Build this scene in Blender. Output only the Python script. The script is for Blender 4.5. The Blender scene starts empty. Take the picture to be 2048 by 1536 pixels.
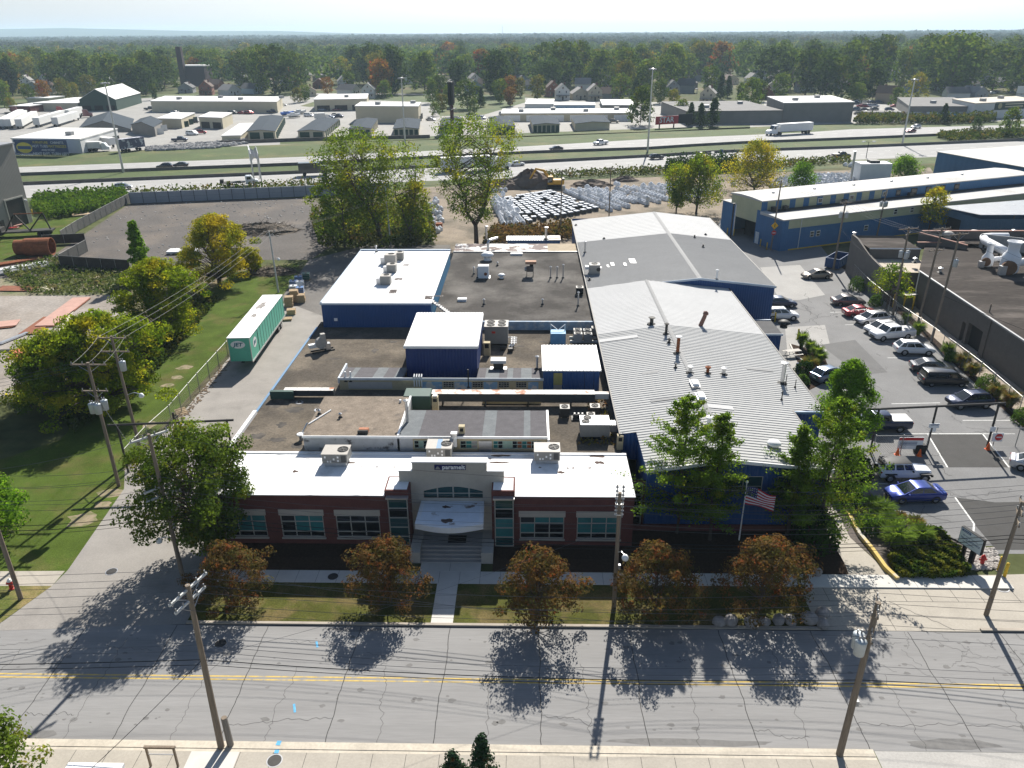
# aerial view of a blue and brick factory beside a street, freeway and suburb behind
import bpy,bmesh,math,random
import numpy as np
from mathutils import Vector,Matrix
rnd=random.Random(11)
U=rnd.uniform
SC=bpy.context.scene
COL=SC.collection
PI=math.pi
CAM_H=36.5
FPX,PITCH,YAW,ROLL=1546.85,.42685,.022937,-.0063906
_fw=Vector((-math.sin(YAW)*math.cos(PITCH),math.cos(YAW)*math.cos(PITCH),-math.sin(PITCH)))
_rt=Vector((math.cos(YAW),math.sin(YAW),0))
_up=_rt.cross(_fw)
RT=_rt*math.cos(ROLL)+_up*math.sin(ROLL)
UP=_up*math.cos(ROLL)-_rt*math.sin(ROLL)
CAMP=Vector((0,0,CAM_H))
def _ray(x,y):return _fw+RT*((x-1024)/FPX)+UP*((768-y)/FPX)
def P(x,y,z=0.0):
 """ground survey: the place at height z seen at (x, y) of the 2048 px photograph"""
 d=_ray(x,y)
 return CAMP+d*((z-CAM_H)/d.z)
def PY(x,y,Y):
 d=_ray(x,y)
 return CAMP+d*(Y/d.y)
def height_at(b,x,y):
 return PY(x,y,b.y).z
cd=bpy.data.cameras.new("camera")
cam=bpy.data.objects.new("camera",cd);COL.objects.link(cam)
cam.matrix_world=Matrix(((RT.x,UP.x,-_fw.x,0),(RT.y,UP.y,-_fw.y,0),(RT.z,UP.z,-_fw.z,CAM_H),(0,0,0,1)))
cd.sensor_width=36;cd.lens=36*FPX/2048;cd.clip_start=.5;cd.clip_end=40000
SC.camera=cam
SUN_EL=math.radians(38.5);SUN_AZ=math.radians(10.5)
w=bpy.data.worlds.new("World");SC.world=w;w.use_nodes=True
nt=w.node_tree;bg=nt.nodes["Background"]
sk=nt.nodes.new("ShaderNodeTexSky");sk.sky_type='NISHITA';sk.sun_disc=False
sk.sun_elevation=SUN_EL;sk.sun_rotation=SUN_AZ
sk.altitude=200;sk.air_density=1.0;sk.dust_density=.9;sk.ozone_density=1.4
tcw=nt.nodes.new("ShaderNodeTexCoord");sx=nt.nodes.new("ShaderNodeSeparateXYZ");nt.links.new(tcw.outputs["Generated"],sx.inputs[0])
mr=nt.nodes.new("ShaderNodeMapRange");mr.inputs[1].default_value=.0;mr.inputs[2].default_value=.26;mr.inputs[3].default_value=.97;mr.inputs[4].default_value=0.;nt.links.new(sx.outputs[2],mr.inputs[0])
bwn=nt.nodes.new("ShaderNodeRGBToBW");nt.links.new(sk.outputs[0],bwn.inputs[0])
tn=nt.nodes.new("ShaderNodeMix");tn.data_type='RGBA';tn.blend_type='MULTIPLY';tn.inputs[0].default_value=1;nt.links.new(bwn.outputs[0],tn.inputs[6]);tn.inputs[7].default_value=(.86,.885,.90,1)
mxw=nt.nodes.new("ShaderNodeMix");mxw.data_type='RGBA';nt.links.new(mr.outputs[0],mxw.inputs[0]);nt.links.new(sk.outputs[0],mxw.inputs[6]);nt.links.new(tn.outputs[2],mxw.inputs[7])
nt.links.new(mxw.outputs[2],bg.inputs[0]);bg.inputs[1].default_value=.06
sl=bpy.data.lights.new("sun",'SUN');sl.energy=4.9;sl.angle=math.radians(.53);sl.color=(1,.955,.88)
so=bpy.data.objects.new("sun",sl);COL.objects.link(so)
sd=Vector((math.sin(SUN_AZ)*math.cos(SUN_EL),math.cos(SUN_AZ)*math.cos(SUN_EL),math.sin(SUN_EL)))
so.rotation_euler=sd.to_track_quat('Z','Y').to_euler();so.location=(0,0,120)
SC.view_settings.view_transform='Standard';SC.view_settings.look='None'
SC.view_settings.exposure=.95;SC.view_settings.gamma=1
SC.render.engine='CYCLES'
SC.cycles.max_bounces=6;SC.cycles.diffuse_bounces=3;SC.cycles.glossy_bounces=3
SC.cycles.transmission_bounces=3;SC.cycles.transparent_max_bounces=8;SC.cycles.volume_bounces=1
SC.cycles.use_denoising=True
MATS={}
def mat(name,col,rough=.75,metal=0.,var=.12,scale=1.5,var2=None,scale2=None,bump=0.,bscale=None,col2=None,lo=.45,hi=.6,cscale=.4,spec=.3,cdetail=5,rib=None,ribaxis='X',ribstr=.5,coat=0.,stretch=None):
 if name in MATS:return MATS[name]
 m=bpy.data.materials.new(name);m.use_nodes=True;MATS[name]=m
 n=m.node_tree.nodes;L=m.node_tree.links;b=n["Principled BSDF"]
 b.inputs["Roughness"].default_value=rough;b.inputs["Metallic"].default_value=metal
 b.inputs["Specular IOR Level"].default_value=spec
 if coat:b.inputs["Coat Weight"].default_value=coat;b.inputs["Coat Roughness"].default_value=.05
 tc=n.new("ShaderNodeTexCoord");vec=tc.outputs["Object"]
 if stretch:
  mp=n.new("ShaderNodeMapping");mp.inputs["Scale"].default_value=stretch
  L.new(vec,mp.inputs[0]);vec=mp.outputs[0]
 def noise(s,d=4,r=.6):
  x=n.new("ShaderNodeTexNoise");x.inputs["Scale"].default_value=s;x.inputs["Detail"].default_value=d
  x.inputs["Roughness"].default_value=r;L.new(vec,x.inputs["Vector"]);return x.outputs["Fac"]
 def mix(f,a,c,mode='MIX'):
  x=n.new("ShaderNodeMix");x.data_type='RGBA';x.blend_type=mode
  if f is not None:
   if hasattr(f,'is_linked'):L.new(f,x.inputs[0])
   else:x.inputs[0].default_value=f
  for s,v in((x.inputs[6],a),(x.inputs[7],c)):
   if hasattr(v,'is_linked'):L.new(v,s)
   else:s.default_value=(*v,1)
  return x.outputs[2]
 def ramp(f,a,c):
  x=n.new("ShaderNodeMapRange");x.inputs[1].default_value=a;x.inputs[2].default_value=c
  L.new(f,x.inputs[0]);return x.outputs[0]
 out=None
 if col2 is not None:
  out=mix(ramp(noise(cscale,cdetail),lo,hi),col,col2)
 base=out if out is not None else col
 if var:
  g=ramp(noise(scale,5,.65),.25,.75)
  f=mix(g,(1-var,)*3,(1+var,)*3)
  out=mix(1.0,base,f,'MULTIPLY');base=out
 if var2:
  g=ramp(noise(scale2,3,.6),.3,.7)
  f=mix(g,(1-var2,)*3,(1+var2,)*3)
  out=mix(1.0,base,f,'MULTIPLY');base=out
 if out is not None:L.new(out,b.inputs["Base Color"])
 else:b.inputs["Base Color"].default_value=(*col,1)
 hgt=None
 if bump:
  hgt=noise(bscale or scale*4,4,.7);bs=bump
 if rib:
  wv=n.new("ShaderNodeTexWave");wv.wave_type='BANDS';wv.bands_direction=ribaxis;wv.wave_profile='SIN'
  wv.inputs["Scale"].default_value=.314159/rib;L.new(tc.outputs["Object"],wv.inputs["Vector"])
  hgt=wv.outputs["Fac"];bs=ribstr
 if hgt is not None:
  bp=n.new("ShaderNodeBump");bp.inputs["Strength"].default_value=bs;bp.inputs["Distance"].default_value=.05
  L.new(hgt,bp.inputs["Height"]);L.new(bp.outputs[0],b.inputs["Normal"])
 return m
def leafmat(name,c1,c2,c3=None,scale=.5,trans=.45,rnd_obj=0.,lo=.42,hi=.6,lo3=.55,hi3=.68):
 """leaves: two or three leaf colours in drifts, some light passing through"""
 if name in MATS:return MATS[name]
 m=bpy.data.materials.new(name);m.use_nodes=True;MATS[name]=m
 n=m.node_tree.nodes;L=m.node_tree.links;n.remove(n["Principled BSDF"])
 out=n["Material Output"];tc=n.new("ShaderNodeTexCoord")
 def noise(s,d,off):
  mp=n.new("ShaderNodeMapping");mp.inputs["Location"].default_value=(off,off*2,off)
  L.new(tc.outputs["Object"],mp.inputs[0])
  x=n.new("ShaderNodeTexNoise");x.inputs["Scale"].default_value=s;x.inputs["Detail"].default_value=d
  L.new(mp.outputs[0],x.inputs["Vector"]);return x.outputs["Fac"]
 def rng(f,a,c):
  x=n.new("ShaderNodeMapRange");x.inputs[1].default_value=a;x.inputs[2].default_value=c
  L.new(f,x.inputs[0]);return x.outputs[0]
 def mix(f,a,c,mode='MIX'):
  x=n.new("ShaderNodeMix");x.data_type='RGBA';x.blend_type=mode
  if hasattr(f,'is_linked'):L.new(f,x.inputs[0])
  else:x.inputs[0].default_value=f
  for s,v in((x.inputs[6],a),(x.inputs[7],c)):
   if hasattr(v,'is_linked'):L.new(v,s)
   else:s.default_value=(*v,1)
  return x.outputs[2]
 col=mix(rng(noise(scale,4,0),lo,hi),c1,c2)
 if c3:col=mix(rng(noise(scale*1.4,4,7.3),lo3,hi3),col,c3)
 col=mix(1.,col,mix(rng(noise(scale*9,2,3.1),.3,.7),(.7,)*3,(1.3,)*3),'MULTIPLY')
 if rnd_obj:
  oi=n.new("ShaderNodeObjectInfo")
  col=mix(1.,col,mix(oi.outputs["Random"],(1-rnd_obj,1-rnd_obj,1-rnd_obj),(1+rnd_obj,1+rnd_obj*.8,1+rnd_obj*.5)),'MULTIPLY')
 d=n.new("ShaderNodeBsdfDiffuse");t=n.new("ShaderNodeBsdfTranslucent");ms=n.new("ShaderNodeMixShader")
 L.new(col,d.inputs[0]);L.new(mix(1.,col,(1.25,1.2,.7),'MULTIPLY'),t.inputs[0]);ms.inputs[0].default_value=trans
 L.new(d.outputs[0],ms.inputs[1]);L.new(t.outputs[0],ms.inputs[2]);L.new(ms.outputs[0],out.inputs[0])
 return m
def glassmat(name,col,rough=.08,spec=.6):
 if name in MATS:return MATS[name]
 m=mat(name,col,rough,0,var=.25,scale=.8,spec=spec);return m
class MB:
 def __init__(s):s.v=[];s.f=[];s.m=[]
 def add(s,vs,fs,m=0):
  o=len(s.v);s.v+=[tuple(q)for q in vs]
  s.f+=[tuple(o+i for i in f)for f in fs];s.m+=[m]*len(fs);return s
 def poly(s,pts,m=0):return s.add(pts,[tuple(range(len(pts)))],m)
 def box(s,x,y,z,sx,sy,sz,rz=0.,m=0,taper=1.):
  """base-centred box; z is the bottom"""
  c,n=math.cos(rz),math.sin(rz);vs=[]
  for k,t in((0,1.),(sz,taper)):
   for a,b in((-1,-1),(1,-1),(1,1),(-1,1)):
    px_,py_=a*sx/2*t,b*sy/2*t
    vs.append((x+px_*c-py_*n,y+px_*n+py_*c,z+k))
  return s.add(vs,[(3,2,1,0),(4,5,6,7),(0,1,5,4),(1,2,6,5),(2,3,7,6),(3,0,4,7)],m)
 def bb(s,x0,x1,y0,y1,z0,z1,m=0):
  return s.box((x0+x1)/2,(y0+y1)/2,z0,x1-x0,y1-y0,z1-z0,0,m)
 def prism(s,pts,z0,z1,m=0,mtop=None,cap=True):
  n=len(pts);a=sum(pts[i][0]*pts[(i+1)%n][1]-pts[(i+1)%n][0]*pts[i][1]for i in range(n))
  if a<0:pts=pts[::-1]
  zf=z1 if callable(z1)else(lambda x,y:z1)
  vs=[(p[0],p[1],z0)for p in pts]+[(p[0],p[1],zf(p[0],p[1]))for p in pts]
  fs=[(i,(i+1)%n,n+(i+1)%n,n+i)for i in range(n)]
  s.add(vs,fs,m)
  if cap:
   s.add(vs[n:],[tuple(range(n))],m if mtop is None else mtop)
   s.add(vs[:n],[tuple(range(n))[::-1]],m)
  return s
 def cyl(s,p0,p1,r0,r1=None,n=8,m=0,cap=True):
  p0=Vector(p0);p1=Vector(p1);r1=r0 if r1 is None else r1
  d=(p1-p0)
  if d.length<1e-6:return s
  q=d.to_track_quat('Z','Y');vs=[]
  for p,r in((p0,r0),(p1,r1)):
   for i in range(n):
    a=2*PI*i/n;vs.append(p+q@Vector((r*math.cos(a),r*math.sin(a),0)))
  fs=[(i,(i+1)%n,n+(i+1)%n,n+i)for i in range(n)]
  if cap:fs+=[tuple(range(n))[::-1],tuple(range(n,2*n))]
  return s.add(vs,fs,m)
 def tube(s,path,r,n=5,m=0):
  pts=[Vector(p)for p in path];vs=[];fs=[]
  rs=r if isinstance(r,(list,tuple))else[r]*len(pts)
  for k,p in enumerate(pts):
   d=(pts[min(k+1,len(pts)-1)]-pts[max(k-1,0)]).normalized()
   q=d.to_track_quat('Z','Y')
   for i in range(n):
    a=2*PI*i/n;vs.append(p+q@Vector((rs[k]*math.cos(a),rs[k]*math.sin(a),0)))
  for k in range(len(pts)-1):
   for i in range(n):
    fs.append((k*n+i,k*n+(i+1)%n,(k+1)*n+(i+1)%n,(k+1)*n+i))
  fs+=[tuple(range(n))[::-1],tuple(range((len(pts)-1)*n,len(pts)*n))]
  return s.add(vs,fs,m)
 def lathe(s,prof,n=12,c=(0,0,0),m=0):
  vs=[];fs=[];k=len(prof)
  for r,z in prof:
   for i in range(n):
    a=2*PI*i/n;vs.append((c[0]+r*math.cos(a),c[1]+r*math.sin(a),c[2]+z))
  for j in range(k-1):
   for i in range(n):fs.append((j*n+i,j*n+(i+1)%n,(j+1)*n+(i+1)%n,(j+1)*n+i))
  fs+=[tuple(range(n))[::-1],tuple(range((k-1)*n,k*n))]
  return s.add(vs,fs,m)
 def loft(s,rings,m=0,closed=True,caps=True):
  n=len(rings[0]);vs=[p for r in rings for p in r];fs=[]
  for k in range(len(rings)-1):
   for i in range(n if closed else n-1):
    fs.append((k*n+i,k*n+(i+1)%n,(k+1)*n+(i+1)%n,(k+1)*n+i))
  if caps:fs+=[tuple(range(n))[::-1],tuple(range((len(rings)-1)*n,len(rings)*n))]
  return s.add(vs,fs,m)
 def blob(s,c,rx,ry,rz,seed=0,n=10,k=7,jit=.12,m=0,flat=True):
  r=random.Random(seed);rings=[];vs=[]
  for j in range(k+1):
   t=PI*j/k
   for i in range(n):
    a=2*PI*i/n;q=1+r.uniform(-jit,jit)
    vs.append((c[0]+rx*q*math.sin(t)*math.cos(a),c[1]+ry*q*math.sin(t)*math.sin(a),c[2]-rz*q*math.cos(t)))
  fs=[]
  for j in range(k):
   for i in range(n):fs.append((j*n+i,j*n+(i+1)%n,(j+1)*n+(i+1)%n,(j+1)*n+i))
  return s.add(vs,fs,m)
 def wall(s,a,b,z0,z1,holes=(),rev=.12,m=0,mrev=None):
  """upright wall face from a to b (2-D points, outside on the right hand), with rectangular holes (u0,u1,z0,z1)"""
  a=Vector(a);b=Vector(b);L=(b-a).length;d=(b-a)/L;nrm=Vector((d.y,-d.x))
  us=sorted({0,L,*[h[0]for h in holes],*[h[1]for h in holes]})
  zs=sorted({z0,z1,*[h[2]for h in holes],*[h[3]for h in holes]})
  def pt(u,z,off=0):q=a+d*u-nrm*off;return(q.x,q.y,z)
  for i in range(len(us)-1):
   for j in range(len(zs)-1):
    uc,zc=(us[i]+us[i+1])/2,(zs[j]+zs[j+1])/2
    if any(h[0]<uc<h[1]and h[2]<zc<h[3]for h in holes):continue
    s.poly([pt(us[i],zs[j]),pt(us[i+1],zs[j]),pt(us[i+1],zs[j+1]),pt(us[i],zs[j+1])],m)
  mr=m if mrev is None else mrev
  for h in holes:
   c=[(h[0],h[2]),(h[1],h[2]),(h[1],h[3]),(h[0],h[3])]
   for k in range(4):
    p,q=c[k],c[(k+1)%4]
    s.poly([pt(*p),pt(*p,rev),pt(*q,rev),pt(*q)],mr)
  return s
 def mesh(s,name,mats,smooth=False):
  me=bpy.data.meshes.new(name);me.from_pydata(s.v,[],s.f)
  for q in(mats if isinstance(mats,(list,tuple))else[mats]):me.materials.append(q)
  me.polygons.foreach_set("material_index",s.m)
  if smooth:me.polygons.foreach_set("use_smooth",[True]*len(s.f))
  me.update();return me
 def build(s,name,mats,parent=None,loc=None,rz=0.,smooth=False,bevel=0.,seg=1):
  me=s.mesh(name,mats,smooth)
  if bevel:
   bm=bmesh.new();bm.from_mesh(me);bmesh.ops.remove_doubles(bm,verts=bm.verts,dist=1e-5)
   bmesh.ops.bevel(bm,geom=bm.edges[:],offset=bevel,segments=seg,affect='EDGES',clamp_overlap=True)
   bm.to_mesh(me);bm.free()
  return link(name,me,parent,loc,rz)
def link(name,me,parent=None,loc=None,rz=0.):
 o=bpy.data.objects.new(name,me);COL.objects.link(o)
 if parent is not None:o.parent=parent
 if loc is not None:o.location=loc
 if rz:o.rotation_euler=(0,0,rz)
 return o
def tag(o,label,cat,group=None):
 o["label"]=label;o["category"]=cat
 if group:o["group"]=group
 return o
def struct(o,kind="structure"):
 o["kind"]=kind;return o
def T(name,label,cat,loc=(0,0,0),rz=0.,group=None):
 o=bpy.data.objects.new(name,None);COL.objects.link(o);o.location=loc;o.rotation_euler=(0,0,rz)
 o.empty_display_size=.2
 return tag(o,label,cat,group)
def dup(root,loc=None,rz=None,label=None,group=None,swap=None,scale=None,fresh=True):
 """copy a thing with its parts and sub-parts; swap = {material name: material} set on the copies"""
 def cp(o,par):
  c=o.copy();COL.objects.link(c)
  if par is not None:c.parent=par
  if swap and c.data is not None:
   for sl_ in c.material_slots:
    if sl_.material and sl_.material.name in swap:
     r=swap[sl_.material.name];sl_.link='OBJECT';sl_.material=r
  for ch in list(o.children):cp(ch,c)
  return c
 r=cp(root,None)
 if loc is not None:r.location=loc
 if rz is not None:r.rotation_euler=(0,0,rz)
 if scale is not None:r.scale=(scale,)*3 if not isinstance(scale,tuple)else scale
 if label:r["label"]=label
 if group:r["group"]=group
 return r
def sheet(name,pts,z,m,kind="structure"):
 o=MB().poly([(p[0],p[1],z)for p in pts]).build(name,m);struct(o,kind);return o
def np_mesh(name,V,mats,quads=True,mi=None):
 """V: (n,4,3) array of quads"""
 n=len(V);me=bpy.data.meshes.new(name)
 me.vertices.add(n*4);me.loops.add(n*4);me.polygons.add(n)
 me.vertices.foreach_set("co",V.reshape(-1).astype(np.float32))
 me.loops.foreach_set("vertex_index",np.arange(n*4,dtype=np.int32))
 me.polygons.foreach_set("loop_start",np.arange(0,n*4,4,dtype=np.int32))
 try:me.polygons.foreach_set("loop_total",np.full(n,4,dtype=np.int32))
 except Exception:pass
 for q in(mats if isinstance(mats,(list,tuple))else[mats]):me.materials.append(q)
 if mi is not None:me.polygons.foreach_set("material_index",mi.astype(np.int32))
 me.update(calc_edges=True);return me
def text_part(name,body,m,parent,loc,size,rot=(PI/2,0,0),extrude=.01,width=None,bold=0.,align='CENTER',shear=0.):
 c=bpy.data.curves.new(name,'FONT');c.body=body;c.size=size;c.extrude=extrude;c.offset=bold
 c.align_x=align;c.align_y='CENTER';c.shear=shear;c.resolution_u=3
 o=bpy.data.objects.new(name,c);COL.objects.link(o)
 dg=bpy.context.evaluated_depsgraph_get();dg.update()
 me=bpy.data.meshes.new_from_object(o.evaluated_get(dg));bpy.data.objects.remove(o);bpy.data.curves.remove(c)
 if width and len(me.vertices):
  xs=[v.co.x for v in me.vertices];k=width/(max(xs)-min(xs))
  for v in me.vertices:v.co.x*=k
 me.materials.clear();me.materials.append(m);me.name=name
 t=link(name,me,parent,loc);t.rotation_euler=rot;return t
M_concrete=mat("concrete",(.35,.318,.268),.9,var=.12,scale=.5,var2=.07,scale2=7,bump=.1,bscale=30)
M_conc2=mat("pale_concrete",(.52,.50,.46),.9,var=.08,scale=1.2,bump=.05,bscale=30)
M_street=mat("worn_road",(.225,.220,.213),.9,var=.13,scale=.8,var2=.07,scale2=9,bump=.12,bscale=40,stretch=(.07,1,1))
M_lot=mat("lot_asphalt",(.165,.163,.16),.9,var=.16,scale=.22,var2=.10,scale2=6,bump=.12,bscale=30)
M_patch=mat("dark_asphalt",(.052,.05,.047),.9,var=.15,scale=.7,var2=.12,scale2=12,bump=.1,bscale=30)
M_grass=mat("lawn_grass",(.062,.092,.016),.95,var=.3,scale=.35,var2=.3,scale2=9,col2=(.105,.095,.035),lo=.5,hi=.72,cscale=.25,bump=.4,bscale=25,spec=.05)
M_dgrass=mat("dry_grass",(.10,.12,.03),.95,var=.3,scale=.3,var2=.3,scale2=8,col2=(.2,.155,.07),lo=.42,hi=.62,cscale=.3,bump=.4,bscale=25,spec=.05)
M_mulch=mat("bark_mulch",(.04,.026,.018),.95,var=.4,scale=6,bump=.5,bscale=20,spec=.05)
M_dirt=mat("bare_dirt",(.24,.20,.155),.95,var=.2,scale=.3,var2=.2,scale2=3,col2=(.13,.115,.09),lo=.48,hi=.65,cscale=.12,bump=.4,bscale=8,spec=.05)
M_gravel=mat("gravel",(.16,.15,.138),.95,var=.22,scale=.25,var2=.25,scale2=7,bump=.4,bscale=20,spec=.05)
M_yellow=mat("road_yellow",(.5,.355,.10),.8,var=.2,scale=3,col2=(.25,.235,.2),lo=.5,hi=.68,cscale=1.6)
M_whitep=mat("road_white",(.6,.6,.57),.8,var=.25,scale=3)
M_crack=mat("crack",(.06,.058,.055),.95,var=.3,scale=5)
M_blue=mat("blue_siding",(.008,.06,.20),.5,var=.10,scale=.5,rib=.31,ribstr=.6,spec=.4)
M_blueY=mat("blue_siding_side",(.008,.06,.20),.5,var=.10,scale=.5,rib=.31,ribaxis='Y',ribstr=.6,spec=.4)
M_navy=mat("navy_siding",(.008,.03,.14),.5,var=.12,scale=.5,rib=.31,ribstr=.6,spec=.4)
M_bluetrim=mat("blue_trim",(.12,.22,.34),.5,var=.1,scale=2)
M_whiteroof=mat("white_membrane",(.76,.76,.75),.7,var=.05,scale=.4,var2=.03,scale2=5,col2=(.40,.385,.355),lo=.56,hi=.82,cscale=.35)
M_whitemetal=mat("white_metal",(.75,.75,.74),.45,var=.06,scale=1)
M_tar=mat("tar_gravel_roof",(.088,.076,.062),.95,var=.25,scale=.22,var2=.25,scale2=6,col2=(.16,.135,.105),lo=.44,hi=.62,cscale=.16,bump=.35,bscale=20,spec=.05)
M_galv=mat("galvanised",(.5,.5,.5),.38,.7,var=.12,scale=3)
M_greymetal=mat("grey_metal",(.3,.3,.3),.5,.3,var=.12,scale=3)
M_acbeige=mat("ac_beige",(.36,.335,.30),.6,var=.06,scale=3)
M_black=mat("black_rubber",(.015,.015,.015),.7,var=.2,scale=6)
M_dark=mat("dark_void",(.012,.012,.013),.8,var=.2,scale=3)
M_wood=mat("pole_wood",(.20,.16,.12),.9,var=.3,scale=2.2,stretch=(4,4,.35),bump=.3,bscale=12)
M_wire=mat("wire",(.11,.11,.115),.5,.3,var=0)
M_wireb=mat("black_cable",(.012,.012,.012),.6,0,var=0)
M_brick=mat("red_brick",(.12,.042,.036),.9,var=.2,scale=1.3,var2=.2,scale2=14,bump=.3,bscale=30)
M_stone=mat("limestone",(.42,.385,.33),.85,var=.10,scale=.7,var2=.05,scale2=9)
M_frame=mat("window_frame",(.36,.35,.31),.5,var=.06,scale=3)
M_glass=glassmat("teal_glass",(.012,.055,.06))
M_glassd=glassmat("dark_glass",(.008,.011,.014))
M_yellowpost=mat("yellow_paint",(.62,.41,.03),.6,var=.15,scale=3)
M_rust=mat("rust",(.22,.075,.03),.9,var=.35,scale=1.5,var2=.2,scale2=8)
M_redpaint=mat("red_paint",(.45,.03,.025),.5,var=.1,scale=3)
M_orange=mat("cone_orange",(.75,.13,.02),.6,var=.1,scale=3)
M_timber=mat("raw_timber",(.46,.34,.21),.85,var=.25,scale=4)
M_bark=mat("bark",(.085,.065,.05),.95,var=.3,scale=2.5,bump=.5,bscale=10)
M_steel=mat("dark_steel",(.05,.048,.045),.6,.4,var=.2,scale=3)
M_chain=mat("fence_wire",(.30,.30,.29),.5,.4,var=.1,scale=3)
def pp(*a):return[P(a[i],a[i+1])for i in range(0,len(a),2)]
M_ground=mat("meadow_ground",(.075,.085,.035),.95,var=.3,scale=.02,var2=.25,scale2=.5,col2=(.14,.115,.07),lo=.5,hi=.65,cscale=.03,spec=.05)
g=MB().poly([(-10000,-380,0),(10000,-380,0),(10000,12000,0),(-10000,12000,0)]).build("ground",M_ground);struct(g)
z0=.004
STREET_N,STREET_F=31.1,40.65
sheet("street",[(-260,STREET_N),(260,STREET_N),(260,STREET_F),(-260,STREET_F)],z0,M_street)
mb=MB();mb.bb(-260,19.2,30.62,31.1,-.2,.13);mb.bb(-260,19.2,30.42,30.615,-.2,.105);mb.build("near_kerb",mat("kerb_stone",(.47,.42,.34),.9,var=.15,scale=.8,var2=.1,scale2=6));struct(bpy.data.objects["near_kerb"])
mb=MB();mb.bb(-260,19.2,12,30.41,-.2,.12);o=mb.build("near_pavement",M_concrete);struct(o)
sheet("side_street",[(19.3,4),(60,4),(60,31.09),(19.3,31.09)],z0,mat("side_street_concrete",(.36,.345,.32),.9,var=.12,scale=.4,var2=.1,scale2=8))
mb=MB();mb.bb(-18.7,-16.0,28.4,30.40,.0,.1245);o=mb.build("new_slab",M_conc2);struct(o)
mb=MB()
k=-40.0
while k<19:
 mb.bb(k,k+.025,12.1,30.4,.05,.1235);k+=1.85
mb.bb(-60,19,28.0,28.02,.05,.1225)
o=mb.build("pavement_joints",M_crack);struct(o)
mb=MB();mb.bb(-23.2,19.6,STREET_F,STREET_F+.22,-.2,.13);mb.bb(30.2,260,STREET_F,STREET_F+.22,-.2,.13);mb.bb(-260,-37.2,STREET_F,STREET_F+.22,-.2,.13)
o=mb.build("far_kerb",mat("dark_kerb_stone",(.33,.29,.24),.9,var=.2,scale=.8));struct(o)
mb=MB();mb.bb(-23.2,19.5,STREET_F+.221,45.0,-.2,.09);o=mb.build("tree_lawn",mat("strip_grass",(.066,.07,.017),.95,var=.3,scale=.6,var2=.3,scale2=9,col2=(.12,.095,.04),lo=.46,hi=.62,cscale=.45,bump=.4,bscale=25,spec=.05));struct(o)
mb=MB();mb.bb(-24,34.8,45.001,46.4,-.2,.1);o=mb.build("front_pavement",M_conc2);struct(o)
mb=MB();mb.bb(-6.55,-5.05,STREET_F+.221,45.0,-.1,.104);mb.bb(-8.0,-3.5,46.401,47.42,-.1,.105);o=mb.build("entrance_path",M_conc2);struct(o)
mb=MB()
for x in[-23+1.5*i for i in range(38)]:mb.bb(x,x+.02,45.01,46.39,.05,.1035)
for y in(42.3,43.7):mb.bb(-6.5,-5.1,y,y+.02,.05,.107)
mb.bb(-5.8,-5.78,46.42,47.4,.05,.108)
o=mb.build("front_pavement_joints",M_crack);struct(o)
mb=MB()
for x0,x1 in((-24,-8.85),(-2.6,23.6)):
 mb.poly([(x0,46.41,.10),(x1,46.41,.10),(x1,47.6,.38),(x0,47.6,.38)])
 mb.poly([(x0,47.6,.38),(x1,47.6,.38),(x1,51.4,.42),(x0,51.4,.42)])
 mb.poly([(x1,46.41,.10),(x1,46.41,-.1),(x1,51.4,-.1),(x1,51.4,.42),(x1,47.6,.38)])
o=mb.build("planting_bed",M_mulch);struct(o)
sheet("left_lawn",pp(-700,1175,105,1172,136,1140,248,978,250,930,330,845,458,705,590,560,600,525,470,545,380,610,120,880,-700,1150),z0,M_grass)
mb=MB();r=random.Random(2)
for x,y,a,b in((432,792,.9,.5),(446,776,.8,.4),(425,806,.6,.35),(462,755,.9,.4),(370,735,1.2,.5),(355,755,.8,.4),(335,770,.7,.4),(225,985,1.6,.5),(165,1040,1.5,.7),(205,1010,.9,.4),(300,850,.8,.5),(480,705,.7,.3),(262,935,.7,.5)):
 p=P(x,y);mb.poly([(p.x+a*math.cos(2*PI*k/12)*r.uniform(.6,1.2),p.y+b*1.6*math.sin(2*PI*k/12)*r.uniform(.6,1.2),z0+.003)for k in range(12)])
o=mb.build("bare_soil",mat("bare_lawn_soil",(.25,.2,.13),.95,var=.3,scale=3,col2=(.12,.12,.05),lo=.45,hi=.6,cscale=1.5));struct(o)
sheet("left_verge",pp(-700,1252,0,1246,104,1172,-700,1172),z0+.004,M_dgrass)
sheet("left_pavement",pp(-700,1172,104,1172,130,1142,-700,1146),z0+.008,M_concrete)
M_drive=mat("driveway_concrete",(.25,.232,.21),.9,var=.15,scale=.3,var2=.08,scale2=7,bump=.1,bscale=30,col2=(.18,.166,.15),lo=.55,hi=.75,cscale=.25)
sheet("driveway",[P(-20,1262),P(104,1172),P(136,1140),P(248,978),P(250,940),P(285,905),P(345,850),P(458,715),P(575,600),P(618,520),P(735,500),(-24.6,108),(-24.3,49),(-24,47),(-23.2,45),(-23.2,STREET_F)],z0+.006,M_drive)
sheet("driveway_dirt",[P(560,600),P(618,520),P(735,490),P(900,490),(-11,118),(-24.0,110),(-24.2,99)],z0+.012,M_gravel)
mb=MB()
for y in(35.72,35.98):mb.bb(-260,260,y,y+.11,-.01,z0+.004)
o=mb.build("centre_lines",M_yellow);struct(o)
def ribbon(mb,pts,wd,z):
 for i in range(len(pts)-1):
  a,b=Vector(pts[i]),Vector(pts[i+1]);d=(b-a);d.normalize();n=Vector((-d.y,d.x))*wd/2
  mb.poly([(a.x-n.x,a.y-n.y,z),(b.x-n.x,b.y-n.y,z),(b.x+n.x,b.y+n.y,z),(a.x+n.x,a.y+n.y,z)])
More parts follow.
